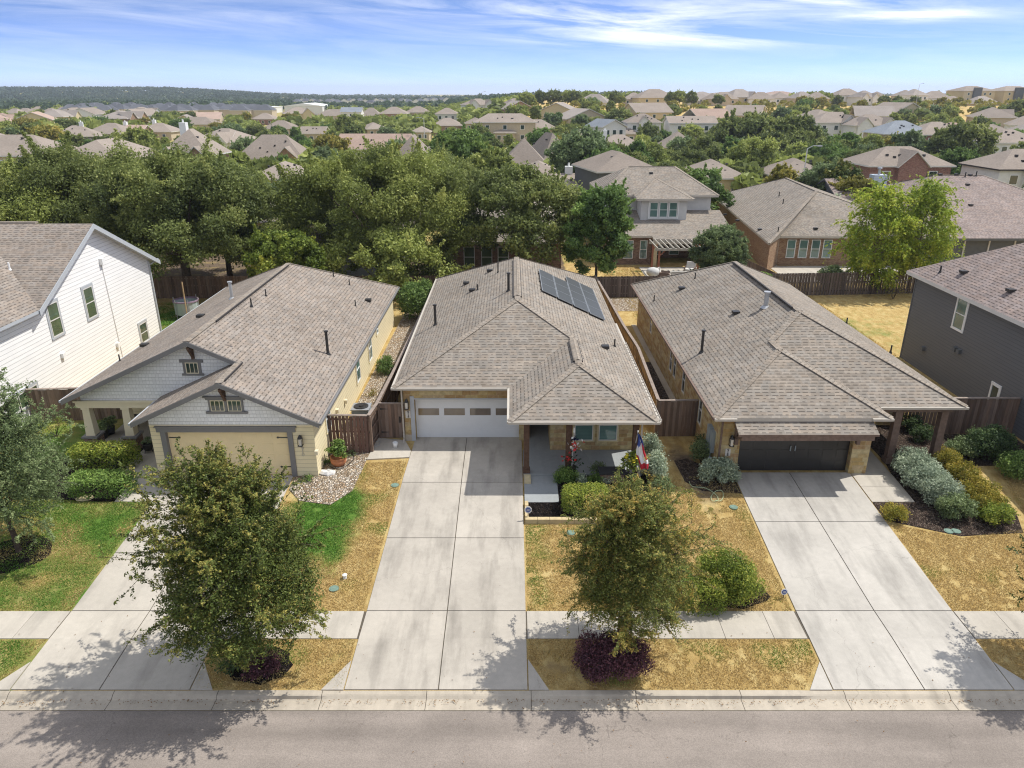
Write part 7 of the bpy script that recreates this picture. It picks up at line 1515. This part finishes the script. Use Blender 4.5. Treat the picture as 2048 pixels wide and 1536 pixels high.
wb = lambda w_: (lambda q: w_ * (.62 + .38 * math.sin(min(1, q / .5) * 1.57)) * (1 if q < .55 else math.cos((q - .55) / .45 * 1.2) ** .7))
branch_tree('willow_tree', 'feathery yellow-green willow-like tree over the weathered back fence, left half', 'tree', (29.4, 58.9, 0), 7.3, wb(2.8), M['lf_yellow'], 71, nlimb=30, per=16, sub=8, tw=7, z0f=.22, droop=.55, trunk=.12, leaf=.10, twl=.9, shoots=.15, barkm='bark_lt', fill=150, fs=2.0)
branch_tree('willow_tree', 'feathery yellow-green willow-like tree over the weathered back fence, right half', 'tree', (33.2, 59.2, 0), 7.8, wb(2.7), M['lf_yellow'], 72, nlimb=30, per=16, sub=8, tw=7, z0f=.22, droop=.55, trunk=.12, leaf=.10, twl=.9, shoots=.15, barkm='bark_lt', fill=150, fs=2.0)
bt('slim golden-tinged tree left of the tall pale street lamp', 1568, 326, 92, 1.6, 'lf_mid_y', name='shade_tree', n=20, rb=.8, dens=50, leaf=.18, seed=117, R=(1.6, 1.5, 3.2), up=.9)
bt('grey-green bushy tree right of the tall pale street lamp', 1645, 330, 90, 3.3, 'lf_sage', name='shade_tree', n=28, rb=1.3, dens=40, leaf=.18, seed=118, R=(3.2, 3, 3.4), up=.8)
bt('dark green and gold upright tree left of the pale chimney', 1690, 326, 88, 2.3, 'lf_elm', name='shade_tree', n=26, rb=1.0, dens=45, leaf=.18, seed=119, R=(2.2, 2.2, 3.6), up=.8)
bt('bronze-green low tree between the pale chimney and the gold upright tree', 1722, 352, 84, 2.0, 'lf_mid_y', name='shade_tree', n=20, rb=.9, dens=45, leaf=.18, seed=120, R=(2, 2, 2.4), up=.8)
bt('bright green tree right of the centre stucco roof', 1405, 343, 88, 2.8, 'lf_green', name='shade_tree', n=24, rb=1.1, dens=45, leaf=.18, seed=121, R=(2.7, 2.6, 2.8), up=.8)
bt('tall light green tree above the long sloping roof, middle distance', 925, 256, 102, 4.4, 'lf_green', name='shade_tree', n=40, rb=1.5, dens=30, leaf=.22, seed=122, R=(4.2, 4, 5), up=.8, trunk=.25)
bt('darker half of the tall tree pair above the dark oak', 985, 290, 98, 3.2, 'lf_oak', name='shade_tree', n=32, rb=1.3, dens=34, leaf=.2, seed=123, R=(3.2, 3, 4.5), up=.8, trunk=.2)
bt('olive-green tree behind the white gabled chimney house', 1160, 268, 120, 4, 'lf_sage', name='shade_tree', n=28, rb=1.5, dens=26, leaf=.24, seed=124, R=(4.5, 4, 4), up=.8)
bt('dark tree clump rising over the beige vented-roof house', 1500, 232, 180, 7.5, 'lf_oak2', name='shade_tree', n=40, rb=2.4, dens=16, leaf=.34, seed=125, R=(7.5, 6, 5.5), up=.8)
bt('dark tree clump right of the other dark clump, above the street lamp', 1585, 236, 172, 6.5, 'lf_oak2', name='shade_tree', n=40, rb=2.2, dens=16, leaf=.34, seed=126, R=(6.5, 6, 5), up=.8)
bt('broad dark tree left of the lower right-edge house', 1935, 248, 150, 6.0, 'lf_oak2', name='shade_tree', n=36, rb=2, dens=18, leaf=.32, seed=127, R=(5.5, 5, 5), up=.8)
bt('flowering pale shrub-like tree in front of the grey hip roof', 1668, 392, 83, 1.7, 'lf_silver', name='flowering_tree', n=16, rb=.7, dens=40, leaf=.16, seed=128, R=(1.9, 1.6, 1.6), up=.8)
bt('olive rounded tree left of the two-storey red brick house wall', 1822, 326, 112, 3.4, 'lf_sage', name='shade_tree', n=26, rb=1.3, dens=26, leaf=.22, seed=129, R=(4.2, 3, 2.6), up=.8)

# scattered single trees of the middle distance: a few kinds, copied one by one
KIN = [('dark green', 'lf_oak2'), ('mid-green', 'lf_oak'), ('fresh green', 'lf_green'), ('grey-green', 'lf_sage'), ('rust-tinged', 'lf_mid_y')]
tp = {}; rs = random.Random(42); placed = []; byrel = {}
def proto(near_, ki, v, loc, label):
    key = (near_, ki, v)
    if key not in tp:
        sd_ = 500 + ki * 20 + v * 3 + (0 if near_ else 200); h = 8.0; Rr = [(4.0, 4.0, 3.1), (3.4, 3.4, 3.5), (4.8, 4.2, 2.9), (2.5, 2.5, 3.5)][v]
        t = blob_tree('suburban_tree', label, 'tree', loc, h, Rr, M[KIN[ki][1]], n=24, rb=Rr[0] * .38, dens=26 if near_ else 11, leaf=.20 if near_ else .33, seed=sd_, trunk=.2, up=.85)
        tp[key] = t; return t
    t = copy_tree(tp[key]); t.location = loc; t['label'] = label; return t
cand = 0; BT = [(o.location.x, o.location.y) for o in C.objects if o.get('category') == 'tree']
NEAR_H = [(15, 78, 8), (32, 82, 14), (48, 80, 15), (-.5, 76, 9), (-15, 74, 9)]
while len(placed) < 298 and cand < 60000:
    cand += 1; u_ = rs.random(); D = 82 * (395 / 82) ** (u_ ** .8); px = rs.uniform(-70, 2120); x = (px - 1024) / FPX * D * .95; z0 = G(x, D)
    if D < 100 and abs(x) < 60 and rs.random() < .3: continue
    s = rs.uniform(.55, 1.02) * (1 if D < 250 else .92); v = rs.choice([0, 0, 1, 1, 2, 3]); Rr = [4.0, 3.4, 4.8, 2.5][v] * s; h = 8 * s
    if any((x - a) ** 2 + (D - b) ** 2 < (Rr * .75 + 3.0) ** 2 for a, b in placed[-0:] if abs(D - b) < 10): continue
    if any((x - a) ** 2 + (D - b) ** 2 < (Rr * .8 + 3) ** 2 for a, b in BT): continue
    if any((x - a) ** 2 + (D - b) ** 2 < (c + Rr * .6) ** 2 for a, b, c in NEAR_H): continue
    if any(abs(x - H_['x']) < H_['W'] / 2 + Rr * .7 and abs(D - H_['y']) < H_['Dp'] / 2 + Rr * .7 for H_ in HOUSES): continue
    if 96 < D < 119 and rs.random() < .85: continue
    q = pix(x, D, z0 + h); hwp = Rr / q[2] * FPX; bad = False
    for H_ in HOUSES:
        if H_['y'] > D and abs(q[0] - H_['px']) < hwp * .85 + H_['w'] * .42:
            lim = H_['row'] + (H_['rb'] - H_['row']) * rs.uniform(.38, .72)
            if q[1] < lim and pix(x, D, z0)[1] > H_['row']: bad = True; break
    if bad: continue
    if D > 250 and px > 1040 and q[1] < 196: continue
    ki = rs.choices(range(5), [5, 6, 3, 3, 2])[0]
    hs = min(HOUSES, key=lambda H_: ((H_['px'] - q[0]) / 1.0) ** 2 + ((H_['row'] - q[1]) * 2.2) ** 2); dx = q[0] - hs['px']
    rel = ('in front of' if D < hs['y'] else 'behind') if abs(dx) < hs['w'] * .5 else ('left of' if dx < 0 else 'right of')
    size = 'tall' if h > 8 else 'low' if h < 6 else 'medium'; form = ['round', 'rounded upright', 'wide', 'narrow'][v]
    t = proto(D < 150, ki, v, (x, D, z0), 'x'); t.scale = (s * rs.uniform(.9, 1.1), s, s * rs.uniform(.92, 1.1)); t.rotation_euler = (0, 0, rs.uniform(0, 6.28)); t['group'] = 'single trees among the far houses'
    placed.append((x, D)); byrel.setdefault((size, form, KIN[ki][0], rel, hs['short']), []).append((abs(dx), t))
for (size, form, colr, rel, short), L_ in byrel.items():
    L_.sort(key=lambda a: a[0])
    for i, (_, t) in enumerate(L_):
        t['label'] = f'{size} {form} {colr} tree {rel} {short}' + ('' if len(L_) == 1 else (', closest one' if i == 0 else f', {ords[i]} closest'))
print('scatter trees', len(placed), cand)
# hilltop shrubs and trees against the sky
hl = [(1052, 186, 'lf_oak'), (1078, 183, 'lf_oak2'), (1108, 181, 'lf_oak2'), (1135, 180, 'lf_oak'), (1150, 182, 'lf_oak2'), (1230, 184, 'lf_oak2'), (1240, 190, 'lf_oak'), (1340, 186, 'lf_oak2'), (1360, 183, 'lf_oak'), (1384, 184, 'lf_oak2'), (1438, 190, 'lf_oak2'), (1604, 192, 'lf_mid_y'), (1645, 194, 'lf_mid_y'), (1676, 192, 'lf_oak2'), (1770, 192, 'lf_oak2'), (1798, 193, 'lf_oak2'), (1832, 193, 'lf_oak2'), (1886, 196, 'lf_mid_y'), (1920, 195, 'lf_mid_y'), (1163, 197, 'lf_oak'), (1185, 196, 'lf_mid_y')]
for i, (px, row, m_) in enumerate(hl):
    D = 350 + (i * 29 % 30); x = (px - 1024) / FPX * D * .93; ki = [k for k, v in enumerate(KIN) if v[1] == m_][0]; z0 = G(x, D); zt = CAM_H - D * math.tan(PITCH - math.atan((768 - row) / FPX)); s = max(.55, min(1.5, (zt - z0) / 8))
    t = proto(False, ki, i % 2, (x, D, z0), f'{KIN[ki][0]} tree on the hillside below the skyline, {ords[i] if i < 20 else "last"} from the left'); t.scale = (s, s, s); t.rotation_euler = (0, 0, i); t['group'] = 'trees along the hilltop'
# far-off woods and low yard trees: canopy masses that nobody could count
def woods(name, rects, n, seed, mat, hmin=5, hmax=9, leafs=26, keep=None):
    r2 = np.random.default_rng(seed); P, S, T = [], [], []
    for k in range(n):
        a, b, c, d = rects[k % len(rects)]; D = c * (d / c) ** r2.random(); px = r2.uniform(a, b); x = (px - 1024) / FPX * D * .93
        if keep and not keep(x, D): continue
        z = G(x, D); h = r2.uniform(hmin, hmax); rr_ = h * .55; q = unit(leafs); q[:, 2] = np.abs(q[:, 2]) * 1.1 - .25; P.append(np.array((x, D, z + h * .55)) + q * (rr_, rr_, h * .42)); S += [rr_ * .42] * leafs; T += list(.45 + r2.normal() * .13 + q[:, 2] * .12)
    P = np.concatenate(P); nn = rng.normal(size=P.shape) + np.array((0, 0, .5)); o = leaves(name, M[mat], P, nn, np.array(S), np.array(T), aspect=.8); return tag(o, kind='stuff')
hk = [(H_['x'], H_['y'], max(H_['W'], H_['Dp']) * .6) for H_ in HOUSES]
ok = lambda x, D: not any((x - a) ** 2 + (D - b) ** 2 < c * c for a, b, c in hk)
def kok(x, D):
    if not ok(x, D): return False
    q = pix(x, D, G(x, D) + 8)
    return not any(H_['y'] > D and abs(q[0] - H_['px']) < H_['w'] * .5 + 6 and q[1] < H_['row'] + 9 for H_ in HOUSES)
def kof(x, D):
    if not kok(x, D): return False
    q = pix(x, D, G(x, D) + 7.5)
    return not any(d > D and abs(q[0] - a) < c * .45 and q[1] < b + 4 for a, b, c, d in FAR) and not (395 < q[0] < 660 and D < 650 and q[1] < 226)
woods('distant_woods', [(-150, 1040, 300, 900), (-150, 1040, 300, 560), (500, 2200, 395, 430), (-100, 1060, 260, 420)], 2600, 31, 'lf_oak', 4, 7, 34, keep=kof)
woods('distant_woods', [(-150, 1100, 560, 1350)], 2600, 35, 'lf_far', 5, 8, 22, keep=kof)
woods('hill_woods', [(-200, 560, 1350, 2100), (-200, 1300, 1300, 2400), (-200, 2300, 2000, 3200)], 7000, 32, 'lf_far', 7, 11, 14)
woods('slope_scrub', [(1030, 1500, 250, 380), (1500, 2100, 300, 380)], 260, 33, 'lf_mid_y', 2, 4, 30, keep=ok)
woods('low_yard_trees', [(-100, 2150, 110, 300), (-100, 1040, 110, 420)], 2300, 34, 'lf_oak', 2.5, 4.8, 60, keep=kok)  # small trees between the houses, merged into one mass
woods('low_yard_trees', [(-100, 2150, 110, 300), (1040, 2150, 110, 330)], 900, 36, 'lf_oak2', 2.5, 5.2, 60, keep=kok)

# air
hb = MB(); hb.box(-5200, 5200, -420, 6200, -8, 60); hz_ = hb.build('haze', []); vm = bpy.data.materials.new('haze_air'); vm.use_nodes = True; vt = vm.node_tree; vt.nodes.clear()
pv = vt.nodes.new('ShaderNodeVolumePrincipled'); pv.inputs['Density'].default_value = .00017; pv.inputs['Color'].default_value = (.80, .88, 1, 1); pv.inputs['Anisotropy'].default_value = .2
vo = vt.nodes.new('ShaderNodeOutputMaterial'); vt.links.new(pv.outputs[0], vo.inputs['Volume']); hz_.data.materials.append(vm); tag(hz_, kind='stuff')
